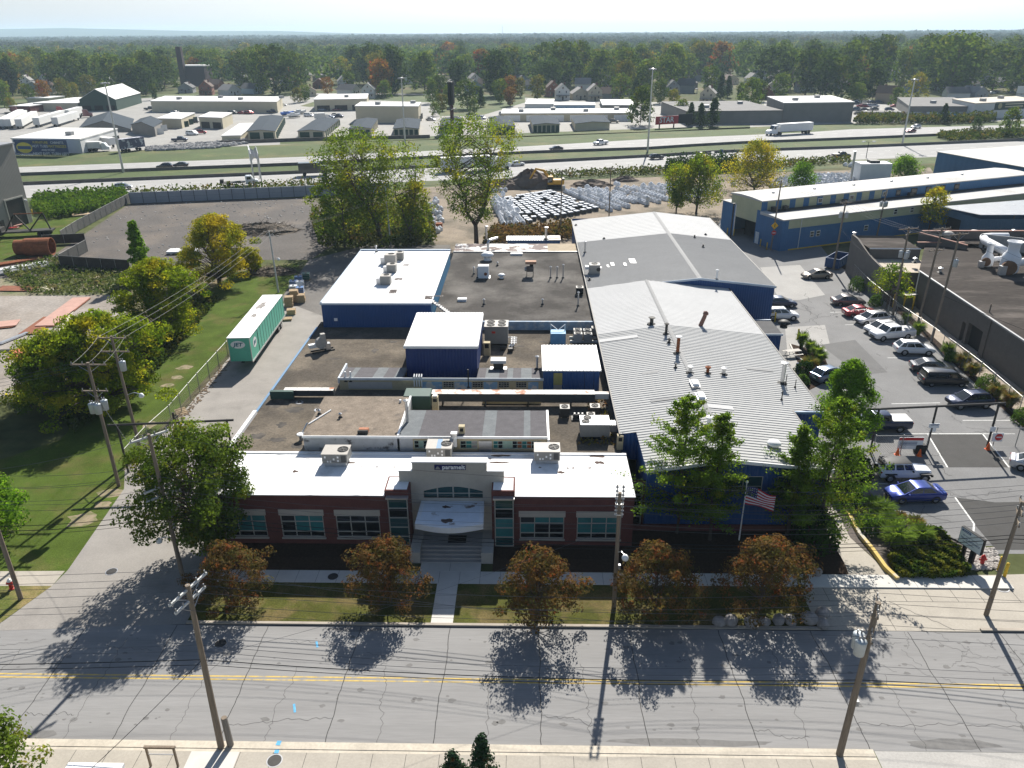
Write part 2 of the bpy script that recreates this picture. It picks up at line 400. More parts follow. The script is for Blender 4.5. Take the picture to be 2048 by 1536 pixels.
def crack(mb,a,b,wd,jit,z,n=14,r=rnd):
 a,b=Vector(a[:2]),Vector(b[:2]);d=b-a;nn=Vector((-d.y,d.x)).normalized();off=0;pts=[]
 for i in range(n+1):
  t=i/n;off=off*.72+r.uniform(-jit,jit)if 0<i<n else off*.6
  pts.append(a+d*t+nn*off)
 ribbon(mb,pts,wd,z);return pts
mb=MB();r=random.Random(5)
x=-48.0
while x<60:
 s=.45*(x/20)
 crack(mb,(x,STREET_N+.05),(x+r.uniform(-.2,.2),STREET_F-.1),.05,.05,z0+.004,24,r)
 q=crack(mb,(x+3.0+r.uniform(-.5,.5),STREET_N+.05),(x+3.0+r.uniform(-.8,.8),STREET_F-1.2-r.uniform(0,3)),.022,.16,z0+.0045,30,r)
 if r.random()<.75:
  y=r.uniform(32.2,34.8);crack(mb,(x,y),(x+r.choice((3.0,6.1)),y+r.uniform(-.7,.7)),.024,.13,z0+.005,26,r)
 if r.random()<.6:
  y=r.uniform(36.8,40);crack(mb,(x+r.uniform(0,3),y),(x+r.uniform(3,6),y+r.uniform(-.9,.9)),.016,.12,z0+.0052,20,r)
 x+=6.1
for i in range(26):
 a=(r.uniform(20,34),r.uniform(36.6,40.2));crack(mb,a,(a[0]+r.uniform(-2,2),a[1]+r.uniform(-1.6,1.6)),.016,.14,z0+.0056,12,r)
crack(mb,(-60,STREET_F-.05),(60,STREET_F-.05),.10,.03,z0+.0058,90,r)
crack(mb,(-60,STREET_N+.04),(19,STREET_N+.04),.05,.02,z0+.0058,90,r)
o=mb.build("road_cracks",M_crack);struct(o)
mb=MB()
for i in range(150):
 x,y,q=r.uniform(-40,40),r.choice((32.8,34.6,37.4,39.3))+r.gauss(0,.35),r.uniform(.04,.16)
 mb.poly([(x+q*(1+r.uniform(-.3,.3))*math.cos(2*PI*k/9)*r.uniform(1,2),y+q*math.sin(2*PI*k/9)*(1+r.uniform(-.3,.3)),z0+.003)for k in range(9)])
for x,y,a,b in((36,39.3,3.5,.5),(-11.5,40.3,2.2,.25),(9,31.5,5,.3),(-30,31.5,4,.35),(24,31.6,3,.4),(33,34.5,1.6,.8)):mb.poly([(x+a*math.cos(2*PI*k/14)*r.uniform(.7,1.1),y+b*math.sin(2*PI*k/14)*r.uniform(.6,1.1),z0+.0028)for k in range(14)])
o=mb.build("road_stains",mat("oil_stain",(.155,.15,.143),.9,var=.2,scale=2));struct(o)
mb=MB()
for a in((588,1408,590,1425),(633,1283,635,1295)):
 p,q=P(a[0],a[1]),P(a[2],a[3]);ribbon(mb,[(p.x,p.y),(q.x,q.y)],.13,z0+.009)
for a in((560,1485,556,1494),(555,1503,553,1510)):
 p,q=P(a[0],a[1]),P(a[2],a[3]);ribbon(mb,[(p.x,p.y),(q.x,q.y)],.25,.14)
o=mb.build("survey_marks",mat("survey_blue",(.10,.34,.56),.8,var=.3,scale=6));struct(o)
sheet("apron",[(19.5,STREET_F),(30.3,STREET_F),(30.3,STREET_F+.23),(70,STREET_F+.23),(70,48.6),P(1990,1150),P(1945,1150),P(1935,1162),(19.5,46.45)],z0+.006,M_concrete)
mb=MB();r=random.Random(9)
for x in(21.2,23,24.8,26.6,28.4,30.2,32,34.5,37.5):mb.bb(x,x+.03,43.6,46.4,0,z0+.0105)
mb.bb(19.6,60,43.57,43.6,0,z0+.0102);mb.bb(24.6,24.63,STREET_F+.05,43.57,0,z0+.0102)
crack(mb,(28.5,STREET_F+.1),(25.3,43.5),.04,.12,z0+.011,12,r)
o=mb.build("apron_joints",M_crack);struct(o)
sheet("side_path",pp(1648,1160,1650,1085,1660,960,1640,870,1640,835,1662,835,1705,905,1668,1010,1700,1075,1790,1158),z0+.008,M_concrete)
sheet("car_park",[P(1640,905),P(1700,905),P(1725,965),P(1765,1012),P(1850,1050),P(1935,1092),P(1990,1092),P(1990,1108),P(2300,1108),P(2300,900),P(2048,850),P(1885,690),P(1760,590),P(1663,520),P(1640,490),P(1560,470),P(1470,455),P(1440,440),(33.2,140),(33.2,97),(27,94),(27,62)],z0+.01,M_lot)
sheet("car_park_patch",pp(1855,868,1965,868,2018,935,1895,935),z0+.016,M_patch)
sheet("entrance_patch",pp(1910,995,1990,1005,2300,1000,2300,1100,1992,1100,1948,1048),z0+.016,M_patch)
M_lotpale=mat("pale_lot_concrete",(.30,.29,.272),.9,var=.12,scale=.3,var2=.08,scale2=6)
sheet("lot_slab",pp(1570,655,1650,650,1660,690,1630,740,1600,760,1580,760),z0+.015,M_lotpale)
sheet("lot_lane",pp(1520,535,1600,530,1650,590,1600,600,1560,600),z0+.0153,M_lotpale)
sheet("lot_seam_patch",pp(1640,690,1710,680,1775,745,1720,750),z0+.0156,mat("mid_asphalt",(.115,.113,.11),.9,var=.12,scale=.5,var2=.1,scale2=8))
mb=MB();r=random.Random(3)
for a in((1783,808,1880,806),(1850,773,1935,771),(1775,716,1860,716),(1740,683,1800,682),(1925,841,2022,841),(1800,868,2030,868),(1735,935,1765,935),(1745,968,1775,968),(1768,1003,1885,1003),(1690,650,1740,649),(1660,625,1700,624)):
 p,q=P(a[0],a[1]),P(a[2],a[3]);ribbon(mb,[(p.x,p.y),(q.x,q.y)],.11,z0+.021)
for a in((1855,868,1965,868),(1965,868,2018,935),(1855,868,1895,935),(1910,995,1948,1048),(1948,1048,1945,1085)):
 p,q=P(a[0],a[1]),P(a[2],a[3]);ribbon(mb,[(p.x,p.y),(q.x,q.y)],.14,z0+.0205)
o=mb.build("parking_lines",M_whitep);struct(o)
mb=MB()
for i in range(60):
 a=P(r.uniform(1690,1990),r.uniform(700,1040));q=(a.x+r.uniform(-3,3),a.y+r.uniform(-2.5,2.5));crack(mb,a,q,.03,.2,z0+.0225,14,r)
for i in range(20):
 a=P(r.uniform(1590,1680),r.uniform(580,700));q=(a.x+r.uniform(-4,4),a.y+r.uniform(-6,6));crack(mb,a,q,.05,.3,z0+.0225,14,r)
o=mb.build("car_park_cracks",M_crack);struct(o)
sheet("shrub_strip",pp(1660,520,1690,540,1755,590,1845,670,1975,790,2100,905,2100,850,1990,770,1870,655,1780,590,1700,535),z0+.014,M_mulch)
sheet("alley",pp(1790,590,1830,600,1900,640,2048,770,2200,900,2200,990,2070,860,1960,760,1860,668,1790,605),z0+.02,mat("alley_concrete",(.36,.30,.235),.9,var=.18,scale=.35,var2=.1,scale2=5,col2=(.26,.215,.16),lo=.5,hi=.7,cscale=.4))
sheet("entrance_bed",pp(1662,955,1668,1010,1700,1075,1793,1157,1940,1158,1935,1092,1850,1050,1765,1012,1725,965,1700,905),z0+.013,mat("grey_mulch",(.10,.085,.075),.95,var=.35,scale=5,bump=.4,bscale=20))
sheet("gravel_yard",[(-98,118),P(115,505),P(262,405),P(625,395),P(700,470),P(620,520),P(480,520)],z0+.01,mat("dark_gravel_yard",(.085,.075,.067),.95,var=.2,scale=.12,var2=.25,scale2=2.5,col2=(.14,.115,.092),lo=.5,hi=.7,cscale=.07,bump=.4,bscale=10))
sheet("steel_yard",pp(-900,990,-30,800,120,770,260,640,240,590,0,590,-700,600),z0+.002,mat("pale_gravel_yard",(.28,.25,.22),.95,var=.2,scale=.15,var2=.2,scale2=2.5,col2=(.2,.17,.14),lo=.45,hi=.65,cscale=.1,bump=.3,bscale=10))
sheet("weed_strip",pp(-700,600,0,592,240,590,300,520,130,510,0,545,-700,540),z0+.005,mat("weeds_ground",(.10,.12,.045),.95,var=.35,scale=.3,var2=.3,scale2=4,col2=(.21,.18,.12),lo=.45,hi=.6,cscale=.2,bump=.5,bscale=10))
sheet("hall_grass",pp(-700,520,0,520,100,495,262,405,240,390,60,420,-700,500),z0+.006,M_grass)
sheet("bag_yard",[P(870,490),P(830,400),P(760,372),P(1150,360),P(1560,345),P(1860,335),P(1870,350),P(1480,400),(36,140),(8,139),(-11,122)],z0+.008,M_dirt)
def lerp(a,b,t):return a+(b-a)*t
HW_NEAR=[(-420,104)]+pp(60,396,560,373,1047,355,1302,342,1595,328,1703,320,1982,310,2500,290)
HW_MN=[(-440,118)]+pp(47,370,595,347,1047,327,1302,314,1448,304.5,1703,296,1982,284,2500,264)
HW_MF=[(-440,132)]+pp(47,351,595,330.5,1047,307,1302,298.5,1448,288.5,1703,279,1982,267,2500,248)
HW_FAR=[(-450,150)]+pp(47,334,595,314,1047,293,1302,278,1595,266,1703,258.5,1982,251,2500,235)
VERGE_F=[(-450,168)]+pp(45,310,595,288,1047,272,1302,263,1448,256,1703,247,1982,243,2500,230)
M_hwy=mat("freeway_concrete",(.30,.293,.28),.9,var=.10,scale=.06,var2=.06,scale2=2,stretch=(.2,1,1))
M_verge=mat("verge_grass",(.055,.08,.018),.95,var=.25,scale=.08,var2=.25,scale2=1.5,col2=(.11,.105,.035),lo=.5,hi=.68,cscale=.06)
sheet("near_carriageway",HW_NEAR+HW_MN[::-1],z0+.02,M_hwy)
sheet("median_grass",HW_MN+HW_MF[::-1],z0+.016,M_verge)
sheet("far_carriageway",HW_MF+HW_FAR[::-1],z0+.02,M_hwy)
sheet("far_verge",HW_FAR+VERGE_F[::-1],z0+.016,M_verge)
NV=[(-430,96),P(60,440),P(262,402),P(625,390),P(1000,365),P(1500,345),P(2048,318),P(2500,298)]
sheet("near_verge",NV+HW_NEAR[::-1],z0+.012,M_verge)
def along(line,t):
 L_=[(Vector(line[i+1][:2])-Vector(line[i][:2])).length for i in range(len(line)-1)];d=t*sum(L_)
 for i,l in enumerate(L_):
  if d<=l or i==len(L_)-1:return Vector(line[i][:2]).lerp(Vector(line[i+1][:2]),d/l)
  d-=l
mb=MB()
for A_,B_ in((HW_NEAR,HW_MN),(HW_MF,HW_FAR)):
 for f in(.12,.88):
  ribbon(mb,[along(A_,t/60).lerp(along(B_,t/60),f)for t in range(61)],.2,z0+.026)
 for f in(.37,.62):
  N=110
  for t in range(N):
   ribbon(mb,[along(A_,(t+.0)/N).lerp(along(B_,t/N),f),along(A_,(t+.35)/N).lerp(along(B_,(t+.35)/N),f)],.28,z0+.026)
o=mb.build("lane_lines",M_whitep);struct(o)
M_barrier=mat("barrier_concrete",(.12,.11,.10),.9,var=.25,scale=.3)
for nm,ln,lab in(("median_barrier",HW_MN,"low dark concrete barrier on the near edge of the freeway median"),("median_barrier",HW_MF,"low dark concrete barrier on the far edge of the freeway median")):
 mb=MB()
 pts=[along(ln,t/40)for t in range(41)]
 for i in range(40):
  a,b=pts[i],pts[i+1];d=(b-a).normalized();n=Vector((-d.y,d.x))
  mb.loft([[(p.x+n.x*q,p.y+n.y*q,z)for q,z in((-.35,0),(-.12,.85),(.12,.85),(.35,0))]for p in(a,b)],closed=False,caps=False)
 tag(mb.build(nm,M_barrier),lab,"barrier")
YF=49.3;ZR=4.8
def grid_window(parent,x0,x1,z0_,z1_,y,cols,rows,name="window",glass=None,frame=None,fw=.07,pane_m=None):
 """framed window facing the street: frame bars, and the glass as a sub-part; cols / rows are fractions"""
 f=MB()
 f.bb(x0,x1,y-.05,y+.06,z0_,z0_+fw);f.bb(x0,x1,y-.05,y+.06,z1_-fw,z1_)
 f.bb(x0,x0+fw,y-.047,y+.057,z0_+fw,z1_-fw);f.bb(x1-fw,x1,y-.047,y+.057,z0_+fw,z1_-fw)
 for c in cols:xx=lerp(x0,x1,c);f.bb(xx-fw/2,xx+fw/2,y-.043,y+.05,z0_+fw,z1_-fw)
 for c in rows:zz=lerp(z0_,z1_,c);f.bb(x0+fw,x1-fw,y-.04,y+.048,zz-fw/2,zz+fw/2)
 wo=f.build(name,frame or M_frame,parent)
 gm=MB();gl=glass or[M_glass]
 xs=[0]+list(cols)+[1];zs=[0]+list(rows)+[1];k=0
 for i in range(len(xs)-1):
  for j in range(len(zs)-1):
   mi=(pane_m[j][i]if pane_m else 0)
   gm.poly([(lerp(x0,x1,xs[i]),y+.02,lerp(z0_,z1_,zs[j])),(lerp(x0,x1,xs[i+1]),y+.02,lerp(z0_,z1_,zs[j])),(lerp(x0,x1,xs[i+1]),y+.02,lerp(z0_,z1_,zs[j+1])),(lerp(x0,x1,xs[i]),y+.02,lerp(z0_,z1_,zs[j+1]))],mi)
 gm.build("pane",gl,wo)
 return wo
office=T("brick_office","long low dark red brick office with white flat roof and stone entrance","office building",(0,0,0))
XL,XR=-24.2,8.0
M_glassl=glassmat("blind_glass",(.03,.16,.165),.15)
wins=[(-23.4,-20.1),(-18.95,-15.65),(-14.68,-11.33),(-.6,2.78),(3.75,7.1)]
mb=MB()
def hw(a,b):return[(x0-a,x1-a,1.0,3.0)for x0,x1 in wins if x0>a and x1<b]
mb.wall((XL,YF),(-10.75,YF),0,ZR,hw(XL,-10.75),.14)
mb.wall((-1.0,YF),(XR,YF),0,ZR,hw(-1.0,XR),.14)
mb.wall((XR,YF),(XR,55.4),0,ZR);mb.wall((XL,55.4),(XL,YF),0,ZR);mb.wall((XR,55.6),(XL,55.6),0,ZR)
for a,b in((-10.75,-8.95),(-2.72,-.98)):
 mb.wall((a,YF-.12),(b,YF-.12),0,5.35,[(.22,b-a-.30,.5,4.75)],.2)
 mb.wall((b,YF-.12),(b,51.2),0,5.35);mb.wall((a,51.2),(a,YF-.12),0,5.35);mb.wall((b,51.2),(a,51.2),4.5,5.35)
 mb.poly([(a,YF-.12,5.35),(b,YF-.12,5.35),(b,51.2,5.35),(a,51.2,5.35)])
mb.build("brick_wall",M_brick,office)
mb=MB();mb.bb(XL-.06,-10.76,YF-.07,51.1,ZR,ZR+.06);mb.bb(-.97,XR+.06,YF-.07,51.1,ZR,ZR+.06);mb.bb(XL-.06,XR+.06,51.1,55.45,ZR,ZR+.06)
for a,b in((-10.63,-9.07),(-2.6,-1.1)):mb.bb(a,b,YF+.02,51.05,5.352,5.36)
mb.bb(XL-.06,XR+.06,55.45,55.75,ZR+.002,ZR+.14)
mb.bb(XL-.06,XL+.2,YF,55.45,ZR+.062,ZR+.12)
mb.build("roof",M_whiteroof,office)
M_stain=mat("roof_stain",(.07,.042,.032),.9,var=.4,scale=5)
mb=MB()
r=random.Random(4)
def splat(mb,x,y,rx,ry,z,r,n=14,mi=0):
 q=[1+r.uniform(-.35,.35)for _ in range(n)];mb.poly([(x+rx*q[i]*math.cos(2*PI*i/n),y+ry*q[i]*math.sin(2*PI*i/n),z)for i in range(n)],mi)
for a in((962,905,.5,.16),(1003,911,.8,.18),(1000,925,.9,.12),(700,925,.5,.12),(1195,912,.6,.3),(1200,925,.35,.25),(950,925,.2,.08),(590,943,.26,.2),(1122,945,.28,.2),(1135,936,.12,.1),(1146,936,.12,.1),(1180,936,.14,.1),(1080,935,.1,.1),(1128,909,.8,.08),(722,934,.08,.08),(754,934,.1,.08),(788,934,.08,.08),(980,918,.12,.08),(652,905,.3,.08)):
 p=P(a[0],a[1],ZR+.06);splat(mb,p.x,p.y,a[2],a[3],ZR+.066,r)
 mb.build("roof_stain",M_stain,office);mb=MB()
for i,(x0,x1)in enumerate(wins):
 pm=[[0,0,0],[1,1,1],[1,1,1]]if i in(0,4)else([[0,0,0],[0,1,1],[0,1,1]]if i==1 else([[0,0,0],[1,0,0],[0,1,1]]if i==3 else[[0]*3]*3))
 wo=grid_window(office,x0,x1,1.0,3.0,YF+.08,(.333,.667),(.25,.70),glass=[M_glassd,M_glassl],pane_m=pm)
 MB().bb(x0-.08,x1+.08,YF-.035,YF-.002,3.0,3.52).build("header",M_stone,wo)
 MB().bb(x0-.06,x1+.06,YF-.09,YF-.003,.86,.995).build("sill",M_frame,wo)
for a,b,lab in((-10.75,-8.95,None),(-2.72,-.98,None)):
 t0,t1=a+.22,b-.08
 wo=grid_window(office,t0,t1,.5,4.75,YF-.3,(),(.2,.4,.6,.8),name="glass_tower",glass=[M_glass,M_glassd,M_glassl],pane_m=[[0],[2 if a>-5 else 0],[2 if a>-5 else 0],[1],[0]])
 sg=MB()
 for x in(t0,t1):
  sg.poly([(x,YF-.3,.5),(x,YF+.1,.5),(x,YF+.1,4.75),(x,YF-.3,4.75)])
 sg.build("side_pane",M_glass,wo)
 MB().bb(t0-.1,t1+.06,YF-.5,YF-.13,4.76,4.9).build("cap",M_galv,wo)
YP=50.4
mb=MB()
ax0,ax1,az0,az1,asp=-7.98,-3.45,3.95,4.55,4.95
arch=[(ax0+(ax1-ax0)*i/14,az1+(asp-az1)*math.sin(PI*i/14))for i in range(15)]
mb.wall((-8.95,YP),(-2.72,YP),.3,az0,[(.85,5.45,.8,3.35)],.35)
for i in range(14):
 (xa,za),(xb,zb)=arch[i],arch[i+1]
 mb.poly([(xa,YP,za),(xb,YP,zb),(xb,YP,6.3),(xa,YP,6.3)]);mb.poly([(xa,YP,za),(xa,YP+.25,za),(xb,YP+.25,zb),(xb,YP,zb)])
mb.poly([(-8.95,YP,az0),(ax0,YP,az0),(ax0,YP,6.3),(-8.95,YP,6.3)]);mb.poly([(ax1,YP,az0),(-2.72,YP,az0),(-2.72,YP,6.3),(ax1,YP,6.3)])
mb.bb(-9.8,-1.82,YP+.26,YP+.62,4.8,6.3);mb.bb(-9.8,-8.955,YP-.0,YP+.255,4.8,6.3);mb.bb(-2.715,-1.82,YP,YP+.255,4.8,6.3)
mb.bb(-8.75,-3.12,YP-.0,YP+.62,6.302,7.05)
mb.poly([(-8.95,YP,.3),(-8.95,YP+.6,.3),(-8.95,YP+.6,4.8),(-8.95,YP,4.8)])
mb.build("stone_portal",M_stone,office)
mb=MB();mb.bb(-8.82,-3.05,YP-.05,YP+.68,7.05,7.14);mb.bb(-9.86,-8.77,YP-.04,YP+.68,6.3,6.37);mb.bb(-3.1,-1.76,YP-.04,YP+.68,6.3,6.37)
mb.build("coping",M_whitemetal,office)
f=MB();gl=MB()
for i in range(14):
 (xa,za),(xb,zb)=arch[i],arch[i+1];gl.poly([(xa,YP+.12,az0),(xb,YP+.12,az0),(xb,YP+.12,zb),(xa,YP+.12,za)])
for x in(-6.93,-5.72,-4.5):f.bb(x-.05,x+.05,YP+.04,YP+.11,az0,4.93 if x==-5.72 else 4.86)
f.bb(ax0,ax1,YP+.03,YP+.11,4.30,4.36)
wo=f.build("arched_window",M_frame,office);gl.build("pane",M_glass,wo)
wo=grid_window(office,-8.05,-3.55,.8,3.3,YP+.33,(.26,.32,.5,.68,.74),(.14,.84),name="entrance_door",glass=[M_glassd],fw=.09)
mb=MB();cz=3.62
front=[(-8.3+(5.03)*i/12,47.35-.55*math.sin(PI*i/12))for i in range(13)]
pts=front+[(-3.35,YP-.01),(-8.2,YP-.01)]
mb.prism(pts,cz-.42,cz)
cx_,cy_=-5.77,48.9
mb.prism([(cx_+(x-cx_)*1.0,y)for x,y in pts],cz+.002,cz+.05)
o=mb.build("canopy",mat("canopy_white",(.62,.64,.66),.6,var=.08,scale=1.5),office)
mb=MB();ins=[(cx_+(x-cx_)*.88,cy_+(y-cy_)*.82)for x,y in pts];mb.poly([(x,y,cz+.054)for x,y in ins])
mb.build("canopy_roof",mat("canopy_membrane",(.55,.60,.66),.7,var=.1,scale=1.2,col2=(.16,.12,.10),lo=.58,hi=.66,cscale=.8),o)
mb=MB();splat(mb,-6.2,49.55,.3,.2,cz+.06,r);splat(mb,-5.9,47.75,.42,.3,cz+.06,r)
mb.build("stain",MATS["roof_stain"],o)
sg=MB().bb(-7.05,-4.68,YP-.07,YP-.055+.04,6.46,6.88).build("sign_board",mat("sign_navy",(.012,.014,.09),.5,var=.05),office)
text_part("lettering","paramelt",mat("sign_white",(.8,.8,.8),.5,var=0),sg,(-5.60,YP-.085,6.70),.50,width=1.72,bold=.012)
mb=MB();em=mat("emblem_grey",(.28,.27,.25),.5,var=.1)
for i,(wd,z)in enumerate(((.36,6.53),(.30,6.59),(.22,6.65),(.13,6.71))):mb.box(-6.80,YP-.08,z,wd,.02,.05,0,0,.95)
mb.build("emblem",em,sg)
mb=MB();M_step=mat("step_concrete",(.33,.32,.31),.9,var=.1,scale=1.5)
mb.bb(-8.1,-3.5,48.6,YP-.01,0,.8)
for i in range(4):mb.bb(-8.1,-3.5,47.42+.295*i,47.42+.295*(i+1)+(0 if i<3 else 0),0,.16*(i+1))
mb.build("entrance_steps",M_step,office)
mb=MB()
for a,b in((-8.88,-8.11),(-3.49,-2.6)):mb.bb(a,b,47.45,YP-.02,0,.98)
mb.build("cheek_wall",mat("cheek_concrete",(.44,.42,.38),.9,var=.1,scale=1),office)
M_mat=mat("doormat_black",(.012,.012,.013),.95,var=.3,scale=20)
tag(MB().bb(-6.15,-4.75,48.95,49.9,.801,.82).build("doormat",M_mat),"black doormat lying before the entrance doors on the landing","doormat")
ZM=4.6
works=T("flat_roof_works","low brick works with gravel roof between the white office roof and the sheds","factory building")
mb=MB();M_cream=mat("cream_brick",(.42,.36,.235),.9,var=.12,scale=1.2,var2=.1,scale2=14)
mb.wall((-25.2,87.0),(-25.2,55.62),0,ZM-.02);mb.wall((7.75,56.5),(7.75,119),0,ZM-.02);mb.wall((-25.2,55.9),(7.75,55.9),0,ZM-.02);mb.wall((7.75,119),(-11.8,119),0,ZM-.02)
mb.build("wall",M_cream,works)
mb=MB();mb.poly([(-25.2,55.77,ZM),(7.78,55.77,ZM),(7.78,88.2,ZM),(-25.2,88.2,ZM)]);mb.build("gravel_roof",M_tar,works)
r=random.Random(21);M_damp=mat("damp_tar",(.05,.044,.038),.9,var=.3,scale=2,col2=(.085,.073,.06),lo=.4,hi=.6,cscale=1.2)
for i in range(26):
 q=r.choice(((-24,-14,74,84),(-24,-19.5,57,67),(-4.5,7,76,83),(-9,5,62.3,64.3),(2,6,57,66)));mb=MB();splat(mb,r.uniform(q[0],q[1]),r.uniform(q[2],q[3]),r.uniform(.2,.9),r.uniform(.15,.6),ZM+.004+.0003*i,r);mb.build("damp_patch",M_damp,works)
ZB=ZM+.95
M_tar2=mat("smooth_tar_roof",(.062,.057,.052),.9,var=.22,scale=.3,var2=.15,scale2=5,col2=(.14,.13,.118),lo=.42,hi=.66,cscale=.16,bump=.2,bscale=20,spec=.05)
mb=MB();mb.poly([(-11.3,85.8,ZB),(7.78,85.8,ZB),(7.78,117.2,ZB),(-11.6,117.2,ZB)]);mb.build("high_tar_roof",M_tar2,works)
M_peel=mat("peeling_white_roof",(.62,.60,.57),.8,var=.1,scale=1,col2=(.14,.10,.09),lo=.5,hi=.54,cscale=.45)
mb=MB();mb.poly([(-11.6,117.2,ZB+.003),(3.0,117.2,ZB+.003),(3.0,122.5,ZB+.003),(-11.7,122.5,ZB+.003)]);mb.build("peeling_roof",M_peel,works)
mb=MB();mb.poly([(3.0,117.2,ZB+.004),(7.8,117.2,ZB+.004),(7.8,122.5,ZB+.004),(3.0,122.5,ZB+.004)]);mb.wall((7.8,122.5),(-11.7,122.5),0,ZB);mb.build("sandy_roof",mat("sandy_roof",(.33,.27,.19),.95,var=.2,scale=1,var2=.1,scale2=8),works)
mb=MB();mb.bb(-11.62,7.75,117.1,117.25,ZB,ZB+.16);mb.build("parapet",M_galv,works);mb=MB();mb.bb(-11.5,7.75,85.45,85.78,ZM,ZB+.09);mb.build("step_wall",mat("blue_grey_band",(.2,.27,.36),.7,var=.25,scale=1.2,col2=(.34,.36,.38),lo=.5,hi=.6,cscale=.9),works)
mb=MB();mb.bb(-25.32,-25.0,55.6,63.4,ZM-.35,ZM+.32);mb.build("white_parapet",M_whitemetal,works)
mb=MB();mb.bb(-25.28,-25.06,63.41,86.2,ZM-.35,ZM+.08);mb.build("blue_edge_trim",M_bluetrim,works)
M_roll=mat("rolled_felt",(.085,.08,.085),.95,var=.2,scale=1.2,var2=.15,scale2=10)
M_roll2=mat("grey_felt",(.13,.14,.145),.95,var=.2,scale=1.2,var2=.15,scale2=10)
M_stucco=mat("stained_white_render",(.46,.47,.48),.9,var=.12,scale=2,col2=(.09,.085,.085),lo=.56,hi=.68,cscale=1.1)
def felt_roof(parent,x0,x1,y0,y1,zf,zb,strips,over=.12):
 mb=MB();r=random.Random(int(x0*10));x=x0
 mb.poly([(x0,y0,zf-.14),(x1,y0,zf-.14),(x1,y1,zb-.14),(x0,y1,zb-.14)])
 while x<x1-.01:
  nx=min(x1,x+r.choice((.55,.8,1.05)));m=r.choice((0,0,1));e=.004*(len(mb.f)%2)
  mb.poly([(x,y0,zf+e),(nx,y0,zf+e),(nx,y1,zb+e),(x,y1,zb+e)],m);x=nx
 return mb.build("felt_roof",[M_roll,M_roll2],parent)
mon=T("clerestory_monitor","long raised monitor with window strip and striped felt roof behind the office roof","roof monitor",(0,0,0))
MX0,MX1,MY0,MY1=-18.75,1.55,56.5,61.9;MZ=ZM+1.32
PXm=-10.6
mb=MB();mb.wall((MX0,MY0),(PXm+1.0,MY0),ZM,MZ+.1);mb.wall((MX0,MY1+2.2),(MX0,MY0),ZM,MZ+.1)
mb.build("rendered_wall",M_stucco,mon)
mb=MB()
holes=[(a-(PXm+1.0),b-(PXm+1.0),ZM+.25,ZM+1.0)for a,b in((-9.5,-6.0),(-5.65,-4.2),(-2.9,1.1))]
mb.wall((PXm+1.0,MY0),(MX1,MY0),ZM,MZ,holes,.1);mb.poly([(MX1,MY0,ZM),(MX1,MY1,ZM),(MX1,MY1,MZ-.35),(MX1,MY0,MZ)]);mb.wall((MX1,MY1),(PXm,MY1),ZM,MZ-.35)
mb.build("cream_wall",M_cream,mon)
M_pgreen=mat("mint_board",(.32,.46,.38),.8,var=.1,scale=3)
for a,b,n,pm in((-9.5,-6.0,9,[0,3,0,0,0,1,0,4,0]),(-5.65,-4.2,3,[0,1,2]),(-2.9,1.1,10,[1,0,3,3,0,4,1,4,0,0])):
 grid_window(mon,a,b,ZM+.25,ZM+1.0,MY0+.06,[i/n for i in range(1,n)],(.52,),name="clerestory_window",glass=[M_glassd,M_glassl,M_greymetal,M_pgreen,M_rust],pane_m=[pm,pm],fw=.045,frame=mat("mint_frame",(.34,.42,.37),.7,var=.1))
MB().bb(-4.1,-3.0,MY0-.12,MY0-.004,ZM+.0,ZM+1.02).build("louvre",M_galv,mon)
felt_roof(mon,PXm-.1,MX1+.05,MY0-.1,MY1,MZ+.14,MZ-.18,12)
mb=MB();mb.bb(MX0-.05,MX1+.1,MY0-.18,MY0-.105,MZ-.05,MZ+.16);mb.bb(MX1+.06,MX1+.25,MY0-.1,MY1,MZ-.6,MZ-.12);mb.build("white_fascia",M_whitemetal,mon)
mb=MB();mb.bb(MX0,PXm-.3,MY0-.09,64.1,MZ+.0,MZ+.13);mb.build("gravel_deck",mat("tan_gravel_roof",(.185,.15,.115),.95,var=.3,scale=1.2,var2=.25,scale2=9,col2=(.10,.085,.075),lo=.58,hi=.7,cscale=.5,bump=.3,bscale=20),mon)
mb=MB();mb.bb(PXm-.29,PXm-.12,MY0,64.1,ZM,MZ+.2);mb.build("white_kerb",M_whitemetal,mon)
mon2=T("clerestory_monitor","raised monitor with peeling blue panels and felt roof in front of the navy penthouse","roof monitor")
NX0,NX1,NY0,NY1=-18.5,1.45,68.6,72.3;NZ=ZM+1.2
hx=(-8.3,-5.45,-2.9,-1.2)
holes=[(a-NX0,a+1.05-NX0,ZM+.3,ZM+.9)for a in hx]
mb=MB();mb.wall((NX0,NY0),(NX1,NY0),ZM,NZ,holes,.1);mb.wall((NX1,NY0),(NX1,NY1),ZM,NZ);mb.wall((NX0,NY1),(NX0,NY0),ZM,NZ);mb.wall((NX1,NY1),(NX0,NY1),ZM,NZ-.4)
mb.build("cream_wall",M_cream,mon2)
for a in hx:grid_window(mon2,a,a+1.05,ZM+.3,ZM+.9,NY0+.06,(.25,.5,.75),(.33,.66),name="factory_window",glass=[M_glassd],fw=.04)
mb=MB()
for a,b in((-10.4,-8.4),(-7.2,-5.5),(-4.35,-3.0),(.0,1.0)):mb.bb(a,b,NY0-.03,NY0-.004,ZM+.12,ZM+.92)
mb.build("blue_panel",mat("peeling_blue_panel",(.22,.36,.52),.8,var=.1,scale=3,col2=(.5,.5,.48),lo=.5,hi=.56,cscale=1.5),mon2)
mb=MB();mb.bb(NX0+.9,NX0+5.2,NY0-.03,NY0-.005,ZM+.15,ZM+.9);mb.build("render_panel",mat("grey_render",(.4,.39,.37),.9,var=.08,scale=2),mon2)
